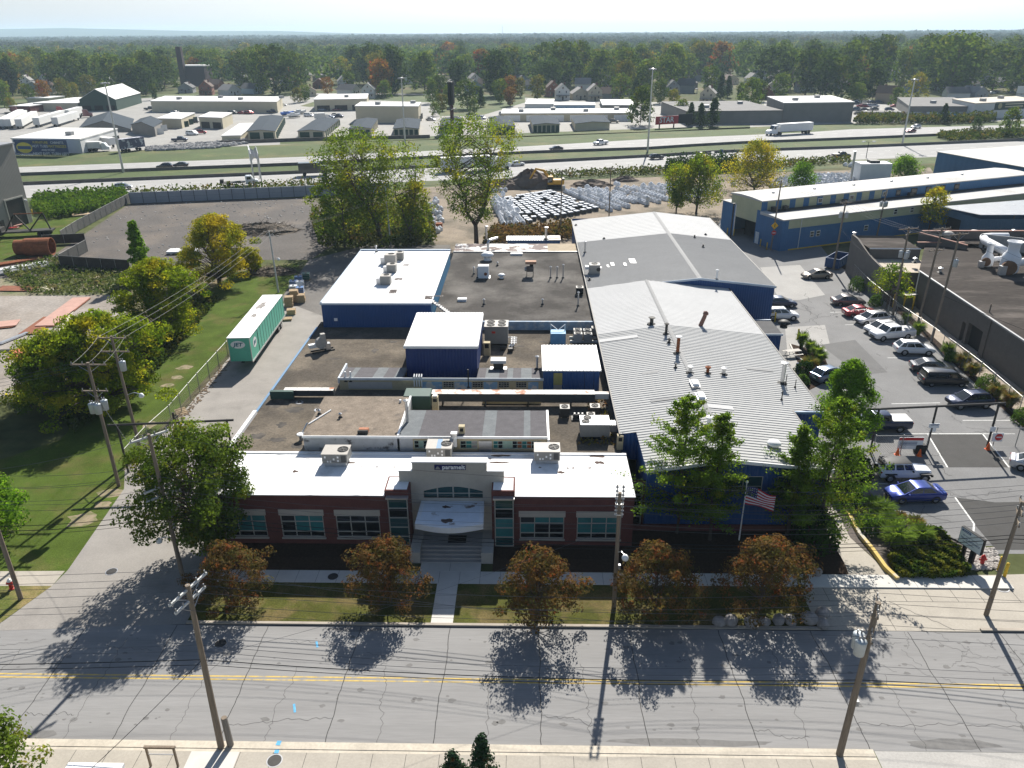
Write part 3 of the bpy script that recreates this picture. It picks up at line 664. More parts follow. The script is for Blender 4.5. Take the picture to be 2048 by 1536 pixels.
felt_roof(mon2,NX0+.1,-12.2,NY0-.1,72.2,NZ+.14,NZ-.35,8);felt_roof(mon2,-5.0,NX1,NY0-.1,72.2,NZ+.14,NZ-.35,8)
mb=MB();mb.bb(NX0-.06,NX1+.06,NY0-.18,NY0-.105,NZ-.08,NZ+.17);mb.bb(NX0-.08,NX0+.09,NY0-.1,72.2,NZ-.45,NZ+.12);mb.build("white_fascia",mat("pale_fascia",(.5,.54,.58),.6,var=.1,scale=2),mon2)
def ribroof(mb,x0,x1,y0,y1,zf,pitch=.3,h=.035,m=0,axis='Y'):
 """standing ribs over a plane zf(x, y); axis = the way the ribs run"""
 if axis=='Y':
  n=max(2,int((x1-x0)/pitch));p=(x1-x0)/n
  for i in range(n):
   a=x0+i*p;xs=[a,a+p*.62,a+p*.70,a+p*.92,a+p];zs=[0,0,h,h,0]
   for k in range(4):
    mb.poly([(xs[k],y0,zf(xs[k],y0)+zs[k]),(xs[k+1],y0,zf(xs[k+1],y0)+zs[k+1]),(xs[k+1],y1,zf(xs[k+1],y1)+zs[k+1]),(xs[k],y1,zf(xs[k],y1)+zs[k])],m)
 else:
  n=max(2,int((y1-y0)/pitch));p=(y1-y0)/n
  for i in range(n):
   a=y0+i*p;ys=[a,a+p*.55,a+p*.64,a+p*.90,a+p];zs=[0,0,h,h,0]
   for k in range(4):
    mb.poly([(x0,ys[k],zf(x0,ys[k])+zs[k]),(x1,ys[k],zf(x1,ys[k])+zs[k]),(x1,ys[k+1],zf(x1,ys[k+1])+zs[k+1]),(x0,ys[k+1],zf(x0,ys[k+1])+zs[k+1])],m)
pent=T("blue_penthouse","tall navy metal penthouse with white ribbed roof standing on the gravel roof","roof building")
QX0,QX1,QY0,QY1=-12.3,-5.15,71.7,81.3
mb=MB();zf=lambda x,y:ZM+3.45+(y-QY0)*.012
mb.prism([(QX0,QY0),(QX1,QY0),(QX1,QY1),(QX0,QY1)],ZM,ZM+3.4);mb.build("wall",M_navy,pent)
mb=MB();mb.prism([(QX0-.12,QY0-.15),(QX1+.12,QY0-.15),(QX1+.12,QY1+.1),(QX0-.12,QY1+.1)],ZM+3.38,lambda x,y:zf(x,y));ribroof(mb,QX0-.12,QX1+.12,QY0-.15,QY1+.1,lambda x,y:zf(x,y)+.004,.3,.045)
mb.build("ribbed_roof",M_whitemetal,pent)
mb=MB();mb.bb(QX0-.16,QX1+.16,QY0-.22,QY0-.155,ZM+3.22,ZM+3.5);mb.bb(QX1+.125,QX1+.17,QY0-.1,QY1,ZM+3.24,ZM+3.52);mb.build("white_fascia",M_whitemetal,pent)
shed=T("roof_shed","small blue metal shed with yellow door panel on the gravel roof","roof building")
SX0,SX1,SY0,SY1=1.46,6.9,68.65,74.8
mb=MB();mb.prism([(SX0,SY0),(SX1,SY0),(SX1,SY1),(SX0,SY1)],ZM,ZM+2.05);mb.build("wall",M_blue,shed)
mb=MB();zs_=lambda x,y:ZM+2.16+(y-SY0)*.02
mb.prism([(SX0-.1,SY0-.12),(SX1+.16,SY0-.12),(SX1+.16,SY1+.1),(SX0-.1,SY1+.1)],ZM+2.06,zs_);ribroof(mb,SX0-.1,SX1+.16,SY0-.12,SY1+.1,lambda x,y:zs_(x,y)+.004,.33,.05);mb.build("ribbed_roof",M_whitemetal,shed)
mb=MB();mb.bb(SX0+1.0,SX0+1.85,SY0-.03,SY0-.004,ZM+.6,ZM+1.85);mb.build("yellow_panel",mat("dull_yellow",(.33,.29,.10),.8,var=.15,scale=4),shed)
mb=MB();mb.bb(SX0+1.02,SX0+1.83,SY0-.05,SY0-.006,ZM+.05,ZM+.58);mb.build("vent_louvre",M_galv,shed)
mb=MB();mb.bb(SX0+4.0,SX0+4.03,SY0-.02,SY0-.003,ZM+.02,ZM+1.9);mb.bb(SX0+4.9,SX0+4.93,SY0-.02,SY0-.003,ZM+.02,ZM+1.9);mb.build("door_seam",M_dark,shed)
ware=T("blue_warehouse","blue metal warehouse with bright white flat roof beside the driveway","warehouse")
WX0,WX1,WY0,WY1,WZ=-24.4,-11.45,86.3,110.2,7.55
MB().wall((WX0,WY0),(WX1,WY0),0,WZ).build("wall",M_blue,ware);MB().wall((WX1,WY1),(WX0,WY1),0,WZ).build("wall",M_blue,ware)
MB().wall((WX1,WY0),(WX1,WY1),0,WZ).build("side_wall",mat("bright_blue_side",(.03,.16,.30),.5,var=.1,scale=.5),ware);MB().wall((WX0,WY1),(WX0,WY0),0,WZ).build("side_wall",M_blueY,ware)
mb=MB();mb.bb(WX0-.1,WX1+.1,WY0-.1,WY1+.1,WZ,WZ+.1);mb.build("roof",M_whiteroof,ware)
mb=MB();mb.bb(WX0-.14,WX1+.12,WY0-.15,WY0-.105,WZ-.12,WZ+.12);mb.bb(WX0-.1,WX1+.1,WY1-.2,WY1+.1,WZ+.102,WZ+.3);mb.bb(WX0-.1,WX0+.1,WY0,WY1-.21,WZ+.102,WZ+.2);mb.build("edge_trim",mat("pale_blue_trim",(.45,.52,.60),.5,var=.05),ware)
mb=MB();mb.bb(WX0+1.35,WX0+1.75,WY0-.03,WY0-.004,5.4,5.75);mb.build("wall_vent",M_whitemetal,ware)
M_tp=mat("tar_patch",(.06,.045,.04),.9,var=.4,scale=3,col2=(.35,.33,.31),lo=.55,hi=.6,cscale=2.2)
for a,b,c,d in((842,592,3.2,.32),(786,583,.9,1.6),(797,558,1.0,.9),(812,530,.8,.7),(857,596,.9,1.1)):
 p=P(a,b,WZ+.1);MB().box(p.x,p.y,WZ+.103,c if a!=842 else 5.4,d,.006).build("tar_patch",M_tp,ware)
mb=MB()
p0=P(862,600,WZ);p1=P(900,627,ZB)
for i in range(11):
 q=p0.lerp(p1,i/10);mb.box(q.x,q.y,q.z-.05,.30,.9,.06,0)
for s in(-.48,.48):mb.tube([(p0.x,p0.y+s,p0.z-.05),(p1.x,p1.y+s,p1.z-.05)],.05,4)
tag(mb.build("roof_stair",M_greymetal),"open metal stair from the white warehouse roof down to the tar roof","stair")
EZ=6.0;RX=15.3
M_seam=mat("seamed_grey_roof",(.25,.25,.247),.75,0,spec=.12,var=.07,scale=.25,var2=.04,scale2=3)
M_seam_n=mat("seamed_near_roof",(.38,.38,.37),.75,0,spec=.12,var=.06,scale=.25,var2=.04,scale2=3)
M_seamw=mat("seamed_white_roof",(.42,.42,.415),.75,0,spec=.12,var=.05,scale=.3,var2=.03,scale2=3)
near=T("gabled_hall","near blue gabled metal hall with long ribbed grey roof beside the car park","metal hall")
LX,RXE=7.8,25.9
sl_=(6.55-EZ)/(RX-LX);RZ=7.1
zl=lambda x,y:EZ+(RZ-EZ)*(x-LX)/(RX-LX);zr=lambda x,y:EZ+(RZ-EZ)*(RXE-x)/(RXE-RX)
mb=MB()
mb.wall((9.2,51.5),(22.9,51.5),.9,5.85,[(12.2-9.2,18.1-9.2,4.0,5.35),(19.2-9.2,22.0-9.2,4.0,5.35)],.1)
mb.poly([(9.2,51.5,5.85),(22.9,51.5,5.85),(22.9,51.5,zr(22.9,0)-.05),(RX,51.5,RZ-.05),(9.2,51.5,zl(9.2,0)-.05)])
MB().wall((7.85,57.2),(9.2,57.2),3.5,6.05).build("step_wall",M_blue,near);MB().wall((22.9,61.2),(25.8,61.2),0,6.2).build("step_wall",M_blue,near)
mb.build("front_wall",M_blue,near)
mb=MB();mb.wall((22.9,51.5),(22.9,61.2),.0,6.25);mb.wall((9.2,57.2),(9.2,51.5),0,6.1);mb.wall((25.8,61.2),(25.8,95),0,5.95);mb.wall((7.85,97),(7.85,57.2),0,5.95);mb.build("side_wall",M_blueY,near)
mb=MB();mb.wall((8.05,51.3),(23.1,51.3),0,.9);mb.wall((23.1,51.3),(23.1,52.5),0,.9);mb.bb(8.05,23.1,51.3,51.5,.9,.93);mb.build("brick_base",M_brick,near)
for a,b,n in((12.2,18.1,4),(19.2,22.0,2)):grid_window(near,a,b,4.0,5.35,51.56,[i/n for i in range(1,n)],(.3,),name="office_window",glass=[M_glass,M_glassd],pane_m=[[1]*n,[0]*n])
mb=MB();mb.wall((8.02,51.9),(9.19,51.9),0,4.7);mb.build("brick_link",M_brick,near)
grid_window(near,8.15,9.0,.4,4.4,51.85,(),(.25,.5,.75),name="link_window",glass=[M_glassd])
PITCH_R=.44
mb=MB()
ribroof(mb,9.0,RX,50.9,57.1,zl,PITCH_R,.045,axis='X');ribroof(mb,LX-.1,RX,57.1,80.4,zl,PITCH_R,.045,axis='X')
ribroof(mb,RX,23.05,50.9,61.0,zr,PITCH_R,.045,axis='X');ribroof(mb,RX,RXE+.1,61.0,80.4,zr,PITCH_R,.045,axis='X')
mb.build("ribbed_roof",M_seam_n,near)
mb=MB();ribroof(mb,LX-.1,RX,80.4,97.3,zl,PITCH_R,.02,axis='X');ribroof(mb,RX,RXE+.1,80.4,97.3,zr,PITCH_R,.02,axis='X');mb.build("coated_roof",M_seamw,near)
mb=MB()
for a,b,s in((RX-.2,RX+.2,0),):
 mb.loft([[(a,y,RZ+.03),(RX,y,RZ+.075),(b,y,RZ+.03)]for y in(50.9,97.3)],closed=False,caps=False)
mb.build("ridge_cap",M_seam,near)
mb=MB()
for x,y,sx,sy in((1236,672,4.2,.9),(1440,822,2.2,.8),(1300,745,1.5,.44),(1520,735,2.6,.44),(1335,800,3.0,.44)):
 p=P(x,y,6.6);z_=(zl if p.x<RX else zr);mb=MB();mb.poly([(p.x+a*sx/2,p.y+b*sy/2,z_(p.x+a*sx/2,0)+.055)for a,b in((-1,-1),(1,-1),(1,1),(-1,1))]);mb.build("roof_patch",M_seamw if sy>.5 else M_seam,near)
mb=MB()
fz=.22
for(xa,za),(xb,zb)in(((8.95,zl(8.95,0)),(RX,RZ)),((RX,RZ),(23.1,zr(23.1,0)))):
 mb.add([(xa,50.84,za-fz),(xb,50.84,zb-fz),(xb,50.84,zb+.06),(xa,50.84,za+.06),(xa,50.9,za-fz),(xb,50.9,zb-fz),(xb,50.9,zb+.06),(xa,50.9,za+.06)],[(0,1,2,3),(7,6,5,4),(3,2,6,7),(0,4,5,1)])
mb.build("front_fascia",M_whitemetal,near)
mb=MB();mb.bb(RXE+.1,RXE+.22,60.9,97.3,EZ-.16,EZ+.04);mb.bb(LX-.22,LX-.1,57,138,EZ-.16,EZ+.04);mb.bb(23.05,23.18,50.9,61,zr(23.1,0)-.2,zr(23.1,0)+.03);mb.build("gutter",M_steel,near)
mb=MB();mb.bb(22.9,27.2,60.82,60.96,zr(25.9,0)+.02,zr(25.9,0)+.24);mb.build("blue_fascia",M_bluetrim,near)
lean=T("lean_to","small flat-roofed blue lean-to on the car park side of the near hall","shed")
LXa,LXb,LYa,LYb=25.95,P(1563,668,3.1).x,P(1563,668,3.1).y,P(1552,641,3.1).y
mb=MB();mb.prism([(LXa,LYa),(LXb,LYa),(LXb,LYb),(LXa,LYb)],0,3.0);mb.build("wall",M_blue,lean)
mb=MB();mb.bb(LXa,LXb+.1,LYa-.1,LYb+.1,3.002,3.1);mb.build("roof",mat("dark_felt",(.07,.07,.072),.9,var=.2,scale=1),lean)
mb=MB();mb.bb(LXa,LXb+.16,LYa-.17,LYa-.105,2.92,3.16);mb.bb(LXa,LXb+.1,LYb-.0,LYb+.16,3.101,3.2);mb.build("trim",mat("pale_blue_trim",(.45,.52,.6)),lean)
far=T("gabled_hall","far blue gabled metal hall with wide plain grey roof beyond the coated white roof","metal hall")
FX0,FX1,FR,FY0,FY1,FZ=7.8,32.1,22.2,97.3,138.0,7.35
fl=lambda x,y:5.85+(FZ-5.85)*(x-FX0)/(FR-FX0);fr=lambda x,y:6.25+(FZ-6.25)*(FX1-x)/(FX1-FR)
FX0=7.7
mb=MB();mb.wall((FX0+.1,FY0+.05),(FX1-.1,FY0+.05),0,5.8);mb.poly([(FX0+.1,FY0+.05,5.8),(FX1-.1,FY0+.05,5.8),(FX1-.1,FY0+.05,fr(FX1,0)-.02),(FR,FY0+.05,FZ-.03),(FX0+.1,FY0+.05,fl(FX0+.1,0)-.02)]);mb.build("end_wall",M_blue,far);MB().wall((FX1-.1,FY1-.1),(FX0+.1,FY1-.1),0,6.2).build("end_wall",M_blue,far)
MB().wall((FX1-.1,FY0+.05),(FX1-.1,FY1-.1),0,6.15).build("side_wall",M_blueY,far);MB().wall((FX0+.1,FY1-.1),(FX0+.1,FY0+.05),0,5.75).build("side_wall",M_blueY,far)
mb=MB();ribroof(mb,FX0,FR,FY0,122,fl,PITCH_R,.04,axis='X');ribroof(mb,FR,FX1,FY0,122,fr,PITCH_R,.04,axis='X');mb.build("ribbed_roof",M_seam,far)
mb=MB();ribroof(mb,FX0,FR,122,FY1,fl,.9,.03,axis='X');ribroof(mb,FR,FX1,122,FY1,fr,.9,.03,axis='X');mb.build("coated_roof",M_seamw,far)
mb=MB();mb.loft([[(FR-.3,y,FZ+.0),(FR,y,FZ+.06),(FR+.3,y,FZ+.0)]for y in(FY0,FY1)],closed=False,caps=False);mb.build("ridge_cap",M_seam,far)
mb=MB()
for(xa,za),(xb,zb)in(((RX,fl(RX,0)),(FR,FZ)),((FR,FZ),(FX1+.05,fr(FX1,0)))):
 mb.add([(xa,FY0-.06,za-fz),(xb,FY0-.06,zb-fz),(xb,FY0-.06,zb+.06),(xa,FY0-.06,za+.06),(xa,FY0-.001,za-fz),(xb,FY0-.001,zb-fz),(xb,FY0-.001,zb+.06),(xa,FY0-.001,za+.06)],[(0,1,2,3),(7,6,5,4),(3,2,6,7),(0,4,5,1)])
mb.build("gable_fascia",mat("pale_blue_trim",(.45,.52,.6)),far)
mb=MB();mb.bb(FX1,FX1+.12,FY0,FY1,6.08,6.28);mb.bb(FX0-.02,FX1,FY1-.05,FY1+.08,5.5,5.75);mb.build("gutter",M_steel,far)
mb=MB();r=random.Random(2)
for x,y,sx,sy in((1225,527,.5,1.6),(1216,530,.3,1.2),(1200,531,.5,.8),(1182,527,.3,.8),(1265,525,.9,2.4),(1250,530,.4,1.4)):
 p=P(x,y,6.4);mb.box(p.x,p.y,fl(p.x,0)+.05,sx,sy,.006)
mb.build("white_patch",M_whitemetal,far)
M_acgrey=mat("ac_grey",(.23,.225,.21),.6,var=.08,scale=3)
def fan_ring(parent,x,y,z,r_,name="fan"):
 mb=MB();mb.lathe([(r_,0),(r_,.05),(r_*.86,.05),(r_*.86,.012),(0.01,.012)],16,(x,y,z))
 o=mb.build(name,M_black,parent)
 b=MB()
 for k in range(4):
  a=k*PI/2+.4;b.box(x+r_*.42*math.cos(a),y+r_*.42*math.sin(a),z+.018,r_*.8,r_*.22,.02,a)
 b.cyl((x,y,z+.014),(x,y,z+.06),r_*.16,n=8)
 b.build("blade",M_steel,o);return o
def package_unit(loc,label,L=3.1,D=2.1,H=1.35,strip=False,group="packaged rooftop air conditioners on the office roof"):
 t=T("rooftop_air_conditioner",label,"air conditioner",loc,0,group)
 MB().box(0,.0,0,L-.3,D-.2,.32).build("curb",M_galv,t)
 MB().box(0,0,.325,L,D,H-.37).build("cabinet",M_acgrey,t,bevel=.03)
 top=MB();top.box(0,0,H-.04,L+.06,D+.06,.06);top.build("top_panel",M_acbeige,t)
 fan_ring(t,L*.27,D*.02,H+.02,.44)
 MB().bb(L*.25,L*.45,-D/2-.02,-D/2-.002,.45,H-.12).build("coil_grille",mat("coil_grille",(.07,.07,.068),.7,var=.3,scale=12),t)
 for i,(x,z)in enumerate(((-.95,.42),(-.62,.42),(.30,.48),(.30,.80),(-.2,.62),(-1.25,.8))):
  MB().bb(x*L/3.1,(x+.2)*L/3.1,-D/2-.018,-D/2-.003,z,z+.17).build("label_plate",M_whitemetal,t)
 if strip:MB().bb(-.2,.2,-D/2-.0,D/2,H+.022,H+.03).build("blue_tape",M_bluetrim,t)
 return t
for x,y,lab,st in((672,931,"beige rooftop air conditioner on the white office roof nearest the left end",False),(879,919,"beige rooftop air conditioner with blue strip on its top, just behind the sign wall",True),(1094,926,"beige rooftop air conditioner nearest the hall end of the white office roof",False)):
 p=P(x,y,ZR+.07);package_unit((p.x,p.y+.55,ZR+.065),lab,2.05,1.55,1.15,strip=st)
def condenser(loc,label,s=.8,h=.8,m=None,group="small condensers on the roofs"):
 t=T("condenser_unit",label,"condenser",loc,0,group)
 MB().box(0,0,.08,s,s,h-.1).build("cabinet",m or M_steel,t,bevel=.03)
 MB().box(0,0,h-.02,s+.04,s+.04,.04).build("top_panel",M_acbeige,t)
 fan_ring(t,0,0,h+.02,s*.38)
 for a in(-1,1):MB().box(a*s*.36,0,0,.08,s,.08).build("foot",M_timber,t)
 return t
def onroof(x,y,z):p=P(x,y,z);return(p.x,p.y,z)
condenser(onroof(1129,832,ZM),"dark condenser with round fan standing behind the big grey unit on gravel roof",.85,.95)
condenser(onroof(1189,830,ZM),"dark condenser with white box on its fan, close to the hall wall",.85,.95)
condenser(onroof(1181,843,ZM),"small pale condenser in front of the dark pair on the gravel roof",.7,.75,M_acbeige)
condenser(onroof(1159,588,ZB),"black open-framed condenser on the tar roof beside the far hall",.9,.95,M_black)
t=T("compressor_rack","low rack of compressors and pipes between the three condensers","compressor rack",onroof(1157,838,ZM))
MB().box(0,0,0,1.3,.9,.12).build("base",M_steel,t);MB().cyl((-.5,0,.3),(.5,0,.3),.17,n=10).build("tank",M_black,t)
for i in range(3):MB().cyl((-.35+.35*i,.2,.12),(-.35+.35*i,.2,.5),.09,n=8).build("compressor",M_greymetal,t)
p=P(1192,880,ZM)
t=T("rooftop_air_conditioner","large pale grey rooftop unit with twin fans and duct to the hall wall","air conditioner",(p.x-.1,p.y+.85,ZM))
MB().box(0,0,0,2.3,1.6,.3).build("curb",M_black,t);MB().box(0,0,.3,2.5,1.75,1.15).build("cabinet",M_acgrey,t,bevel=.03)
MB().box(0,0,1.45,2.54,1.8,.05).build("top_panel",M_whitemetal,t);fan_ring(t,-.6,.45,1.5,.36);fan_ring(t,-.8,-.28,1.5,.36)
mb=MB();mb.bb(1.26,1.9,-.3,.5,.5,1.2);mb.tube([(1.9,.1,.85),(2.2,.05,.9),(2.35,.0,1.2)],.3,10);mb.build("duct",M_galv,t)
for x,y,lab,sc in((781,529,"white rooftop unit at the back of the warehouse roof row",1.),(798,521,"farthest small rooftop unit on the warehouse roof",.8),(783,546,"third rooftop unit from the back on the warehouse roof",.8),(771,570,"rooftop unit nearest the front edge of the warehouse roof",.85)):
 p=P(x,y,WZ+.1);t=T("rooftop_air_conditioner",lab,"air conditioner",(p.x,p.y+.5,WZ+.11),0,"units on the warehouse roof")
 MB().box(0,0,0,1.5*sc,1.4*sc,1.3*sc).build("cabinet",M_acgrey if sc<1 else M_acbeige,t,bevel=.04)
 MB().box(0,0,1.3*sc,1.56*sc,1.46*sc,.05).build("top_panel",M_acbeige,t);fan_ring(t,.1,.1,1.3*sc+.05,.42*sc)
 MB().box(-1.05*sc,-.1,.15,.6*sc,1.0*sc,.8*sc).build("intake_hood",M_galv,t)
p=P(1189,548,6.0)
t=T("rooftop_air_conditioner","cream boxy cooler with side hood on the grey far hall roof","air conditioner",(p.x,p.y+.5,fl(p.x,0)))
MB().box(0,0,0,1.5,1.4,1.3).build("cabinet",M_acbeige,t,bevel=.04);MB().box(-1.0,0,.6,.55,.8,.4).build("intake_hood",M_whitemetal,t);fan_ring(t,0,.1,1.3,.45)
MB().cyl((.5,-.72,.7),(.5,-.76,.7),.28,n=12).build("outlet",M_steel,t)
p=P(993,690,ZM)
t=T("chiller","tall beige chiller with four round fans beside the navy penthouse","chiller",(p.x,p.y+.75,ZM))
MB().box(0,0,.25,2.6,2.1,2.0).build("cabinet",M_acgrey,t,bevel=.03);MB().box(0,0,2.25,2.66,2.2,.06).build("top_panel",M_acbeige,t)
for a in(-.62,.62):
 for b in(-.5,.5):fan_ring(t,a,b,2.31,.46)
for a in(-1.1,1.1):MB().box(a,0,0,.15,2.0,.25).build("foot",M_steel,t)
MB().bb(-.5,-.1,-1.08,-1.052,1.5,1.75).build("warning_label",M_redpaint,t)
mb=MB()
for i,x in enumerate((1.7,2.0)):
 mb.tube([(1.3,.3,.5),(x,.3,.55),(x,-1.8,.5),(x-.3,-2.1,.35)],.07,6)
for k in range(4):mb.bb(1.6,2.3,-.1-.55*k,-.02-.55*k,.62,.68)
mb.build("pipework",M_whitemetal,t)
for dx,dy in((.75,-2.3),(1.6,-2.8)):MB().box(dx,dy,0,.55,.5,.45).build("pump",M_steel,t,bevel=.05)
t=T("brick_stack","short cream brick stack with dark flue beside the chiller","chimney",onroof(974,712,ZM))
MB().box(0,.3,0,.7,.6,1.5).build("shaft",M_cream,t);MB().bb(-.22,.22,-.02,-.001,.9,1.4).build("flue",M_dark,t)
t=T("roof_ventilator","square hooded ventilator with white cap on the felt monitor roof","ventilator",onroof(997,737,ZM+.9))
MB().box(0,0,0,1.0,.7,.75).build("base",M_steel,t);MB().box(0,0,.75,1.55,1.05,.3).build("cap",mat("faded_white",(.5,.5,.49),.7,var=.2,scale=3),t)
MB().box(0,-.05,-.04,1.7,1.0,.05).build("flashing",M_galv,t)
t=T("blue_tank","pale blue boxy tank with white frame on the gravel roof","tank",onroof(1116,688,ZM))
MB().box(0,.5,0,1.7,1.4,1.3).build("body",mat("tank_blue",(.13,.33,.50),.6,var=.15,scale=2,col2=(.25,.35,.42),lo=.5,hi=.65,cscale=1),t,bevel=.03)
mb=MB();mb.tube([(-.8,1.1,1.3),(-.8,1.1,1.95),(0,.4,1.5),(.8,1.1,1.95),(.8,1.1,1.3)],.05,5);mb.build("frame",M_whitemetal,t)
t=T("condenser_bank","bank of pale condenser boxes on timber sleepers beside the hall","condenser bank",onroof(1165,686,ZM))
for i,(x,y)in enumerate(((-.5,.3),(.6,.2),(-.5,1.5),(.6,1.4),(1.6,2.2))):
 q=MB().box(x,y,.25,.95,.8,.85).build("cabinet",[M_acbeige,M_acgrey][i%2],t,bevel=.03);fan_ring(q,x,y,1.1,.34)
for y in(.2,1.4):MB().box(.3,y,.0,3.4,.2,.24).build("sleeper",mat("white_sleeper",(.55,.54,.5),.8,var=.2),t)
p=P(645,703,ZM)
t=T("roof_blower","weathered grey centrifugal blower on a steel skid near the driveway edge","blower",(p.x,p.y+.2,ZM),.5)
for y in(-.35,.35):MB().box(0,y,0,2.5,.14,.14).build("skid",M_steel,t)
mb=MB();mb.cyl((-.1,-.25,.95),(-.1,.3,.95),.62,n=16);mb.build("scroll",mat("dusty_grey",(.36,.34,.31),.8,var=.2,scale=3),t)
MB().box(.15,0,1.1,.6,.6,.9,.0,0,.8).build("outlet",MATS["dusty_grey"],t);MB().box(-1.0,.2,.5,.9,.5,.4).build("inlet_cowl",M_whitemetal,t);MB().box(.6,0,.14,.5,.6,.7).build("motor",M_galv,t)
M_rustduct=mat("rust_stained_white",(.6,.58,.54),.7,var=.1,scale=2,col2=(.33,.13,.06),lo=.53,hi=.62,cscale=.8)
t=T("long_duct","long white duct streaked with rust running along the gravel roof to the hall","duct",(0,0,0))
YD=64.9;za,zb=ZM+.55,ZM+1.35
x0,x1=-9.0,6.2
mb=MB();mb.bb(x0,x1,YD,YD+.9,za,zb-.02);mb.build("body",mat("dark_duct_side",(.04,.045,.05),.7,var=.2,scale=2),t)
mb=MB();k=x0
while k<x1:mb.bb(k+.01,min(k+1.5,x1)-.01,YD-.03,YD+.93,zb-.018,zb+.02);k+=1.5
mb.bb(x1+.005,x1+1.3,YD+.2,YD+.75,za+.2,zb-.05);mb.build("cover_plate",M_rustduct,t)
M_dgreen=mat("dark_green_metal",(.035,.075,.06),.6,var=.15,scale=2)
MB().bb(-11.5,-9.01,YD-.9,YD+1.0,ZM+.12,ZM+1.5).build("end_box",M_dgreen,t,bevel=.06)
for x in(-8,-4,0,4):MB().box(x,YD+.4,ZM,.12,.8,.55).build("leg",M_steel,t)
t=T("long_duct","low rusty duct with green end box at the driveway side of the gravel roof","duct")
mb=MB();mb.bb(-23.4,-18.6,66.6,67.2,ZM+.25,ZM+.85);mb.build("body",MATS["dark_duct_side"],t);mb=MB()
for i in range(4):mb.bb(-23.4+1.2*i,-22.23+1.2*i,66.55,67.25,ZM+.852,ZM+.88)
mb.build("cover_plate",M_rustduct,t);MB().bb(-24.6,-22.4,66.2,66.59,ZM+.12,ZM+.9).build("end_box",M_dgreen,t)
t=T("roof_hatch","long mossy skylight box lying in shade under the rusty duct","skylight box",onroof(1024,806,ZM));MB().box(0,.1,0,5.5,.6,.3).build("frame",M_cream,t);MB().box(0,.1,.3,5.2,.5,.02).build("mossy_top",mat("mossy",(.10,.10,.05),.95,var=.4,scale=4),t)
def stack(x,y,z,h,r_,label,m=None,cap=True,name="vent_pipe",cat="vent pipe",base=True,group=None,capm=None):
 p=P(x,y,z);t=T(name,label,cat,(p.x,p.y,z),0,group)
 MB().cyl((0,0,0),(0,0,h),r_,n=10).build("pipe",m or M_galv,t)
 if cap:MB().lathe([(r_*1.05,h-.02),(r_*1.9,h+.02),(r_*1.9,h+.09),(.01,h+.2)],10).build("rain_cap",capm or m or M_galv,t)
 if base:MB().lathe([(r_*2.6,-.03),(r_*2.4,.04),(r_*1.1,.16)],10).build("flashing",M_steel,t)
 return t
t=T("brick_chimney","slim cream square chimney with open hood behind the felt monitor","chimney",onroof(872,830,ZM));MB().box(0,0,0,.55,.5,1.9).build("shaft",M_cream,t);MB().bb(-.18,.18,-.27,-.251,1.45,1.75).build("opening",M_dark,t);MB().box(0,0,1.9,.4,.4,.12).build("cap",M_galv,t)
t=T("brick_chimney","short cream chimney standing in the middle of the striped felt roof","chimney",onroof(924,868,MZ));MB().box(0,0,-.4,.5,.45,1.2).build("shaft",M_cream,t);MB().bb(-.14,.14,-.245,-.226,.35,.65).build("opening",M_dark,t)
t=T("brick_chimney","cream chimney with dark hole beside the large pale unit","chimney",onroof(1239,897,ZM));MB().box(0,0,0,.5,.45,1.3).build("shaft",M_cream,t);MB().bb(-.16,.16,-.245,-.226,.8,1.15).build("opening",M_dark,t)
t=T("wall_vent","boxy white vent rising over the front fascia of the felt monitor","vent",(-6.1,MY0-.3,MZ-1.0));MB().box(0,0,.3,.42,.25,1.0).build("shaft",M_whitemetal,t);MB().box(0,0,1.3,.5,.45,.3).build("hood",M_galv,t)
stack(815,848,MZ-.2,2.2,.13,"tall galvanised flue at the corner of tan gravel deck",base=True)
stack(803,833,ZM,1.7,.10,"white downpipe beside the tall galvanised flue",M_whitemetal,False)
for i,x in enumerate((692,702)):stack(x,762,ZM+.9,1.0,.09,"white pipe standing against the grey render panel",M_whitemetal,False,group="pair of white pipes on the rear monitor")
t=T("pipe_cluster","bundle of four white pipes on the wall of the rear monitor","pipes",(-11.1,NY0-.12,ZM+.55))
for i in range(4):MB().tube([(i*.24,0,-.1),(i*.24,0,.95),(i*.24,.35,1.05)],.07,6).build("pipe",M_whitemetal,t)
stack(937,775,ZM+.6,1.9,.06,"thin dark mast against rear monitor wall",M_steel,False)
stack(1074,738,NZ-.2,1.3,.11,"galvanised flue on the felt roof by the small blue shed")
p=P(967,556,ZB);t=T("roof_cabinet","white cabinet with round outlet on the dark tar roof","cabinet",(p.x,p.y+.4,ZB));MB().box(0,0,0,1.5,1.0,1.7).build("body",M_whitemetal,t,bevel=.03);MB().cyl((.3,-.5,.6),(.3,-.54,.6),.22,n=12).build("outlet",M_rust,t);MB().box(0,0,-.01,1.9,1.4,.06).build("curb",M_galv,t)
def mushroom(x,y,z,s,label,m=None):
 p=P(x,y,z);t=T("mushroom_vent",label,"vent",(p.x,p.y,z),0,"mushroom vents on the roofs")
 MB().lathe([(s*.62,0),(s*.55,s*.5),(s*.5,s*.7)],12).build("base",m or M_whitemetal,t)
 MB().lathe([(s*.7,s*.55),(s,s*.75),(s*.95,s*1.0),(s*.55,s*1.25),(.02,s*1.35)],14).build("cap",m or M_whitemetal,t,smooth=True);return t
mushroom(975,520,ZB,.95,"broad white mushroom vent at the back of the tar roof")
mushroom(1003,556,ZB,.5,"slim white mushroom vent in the middle of the tar roof")
mushroom(1547,897,zr(21,0),.55,"round white vent low on the near hall roof by the notch",M_whitemetal)
t=mushroom(1567,655,3.1,.75,"dark grey domed fan on the lean-to roof",M_steel)
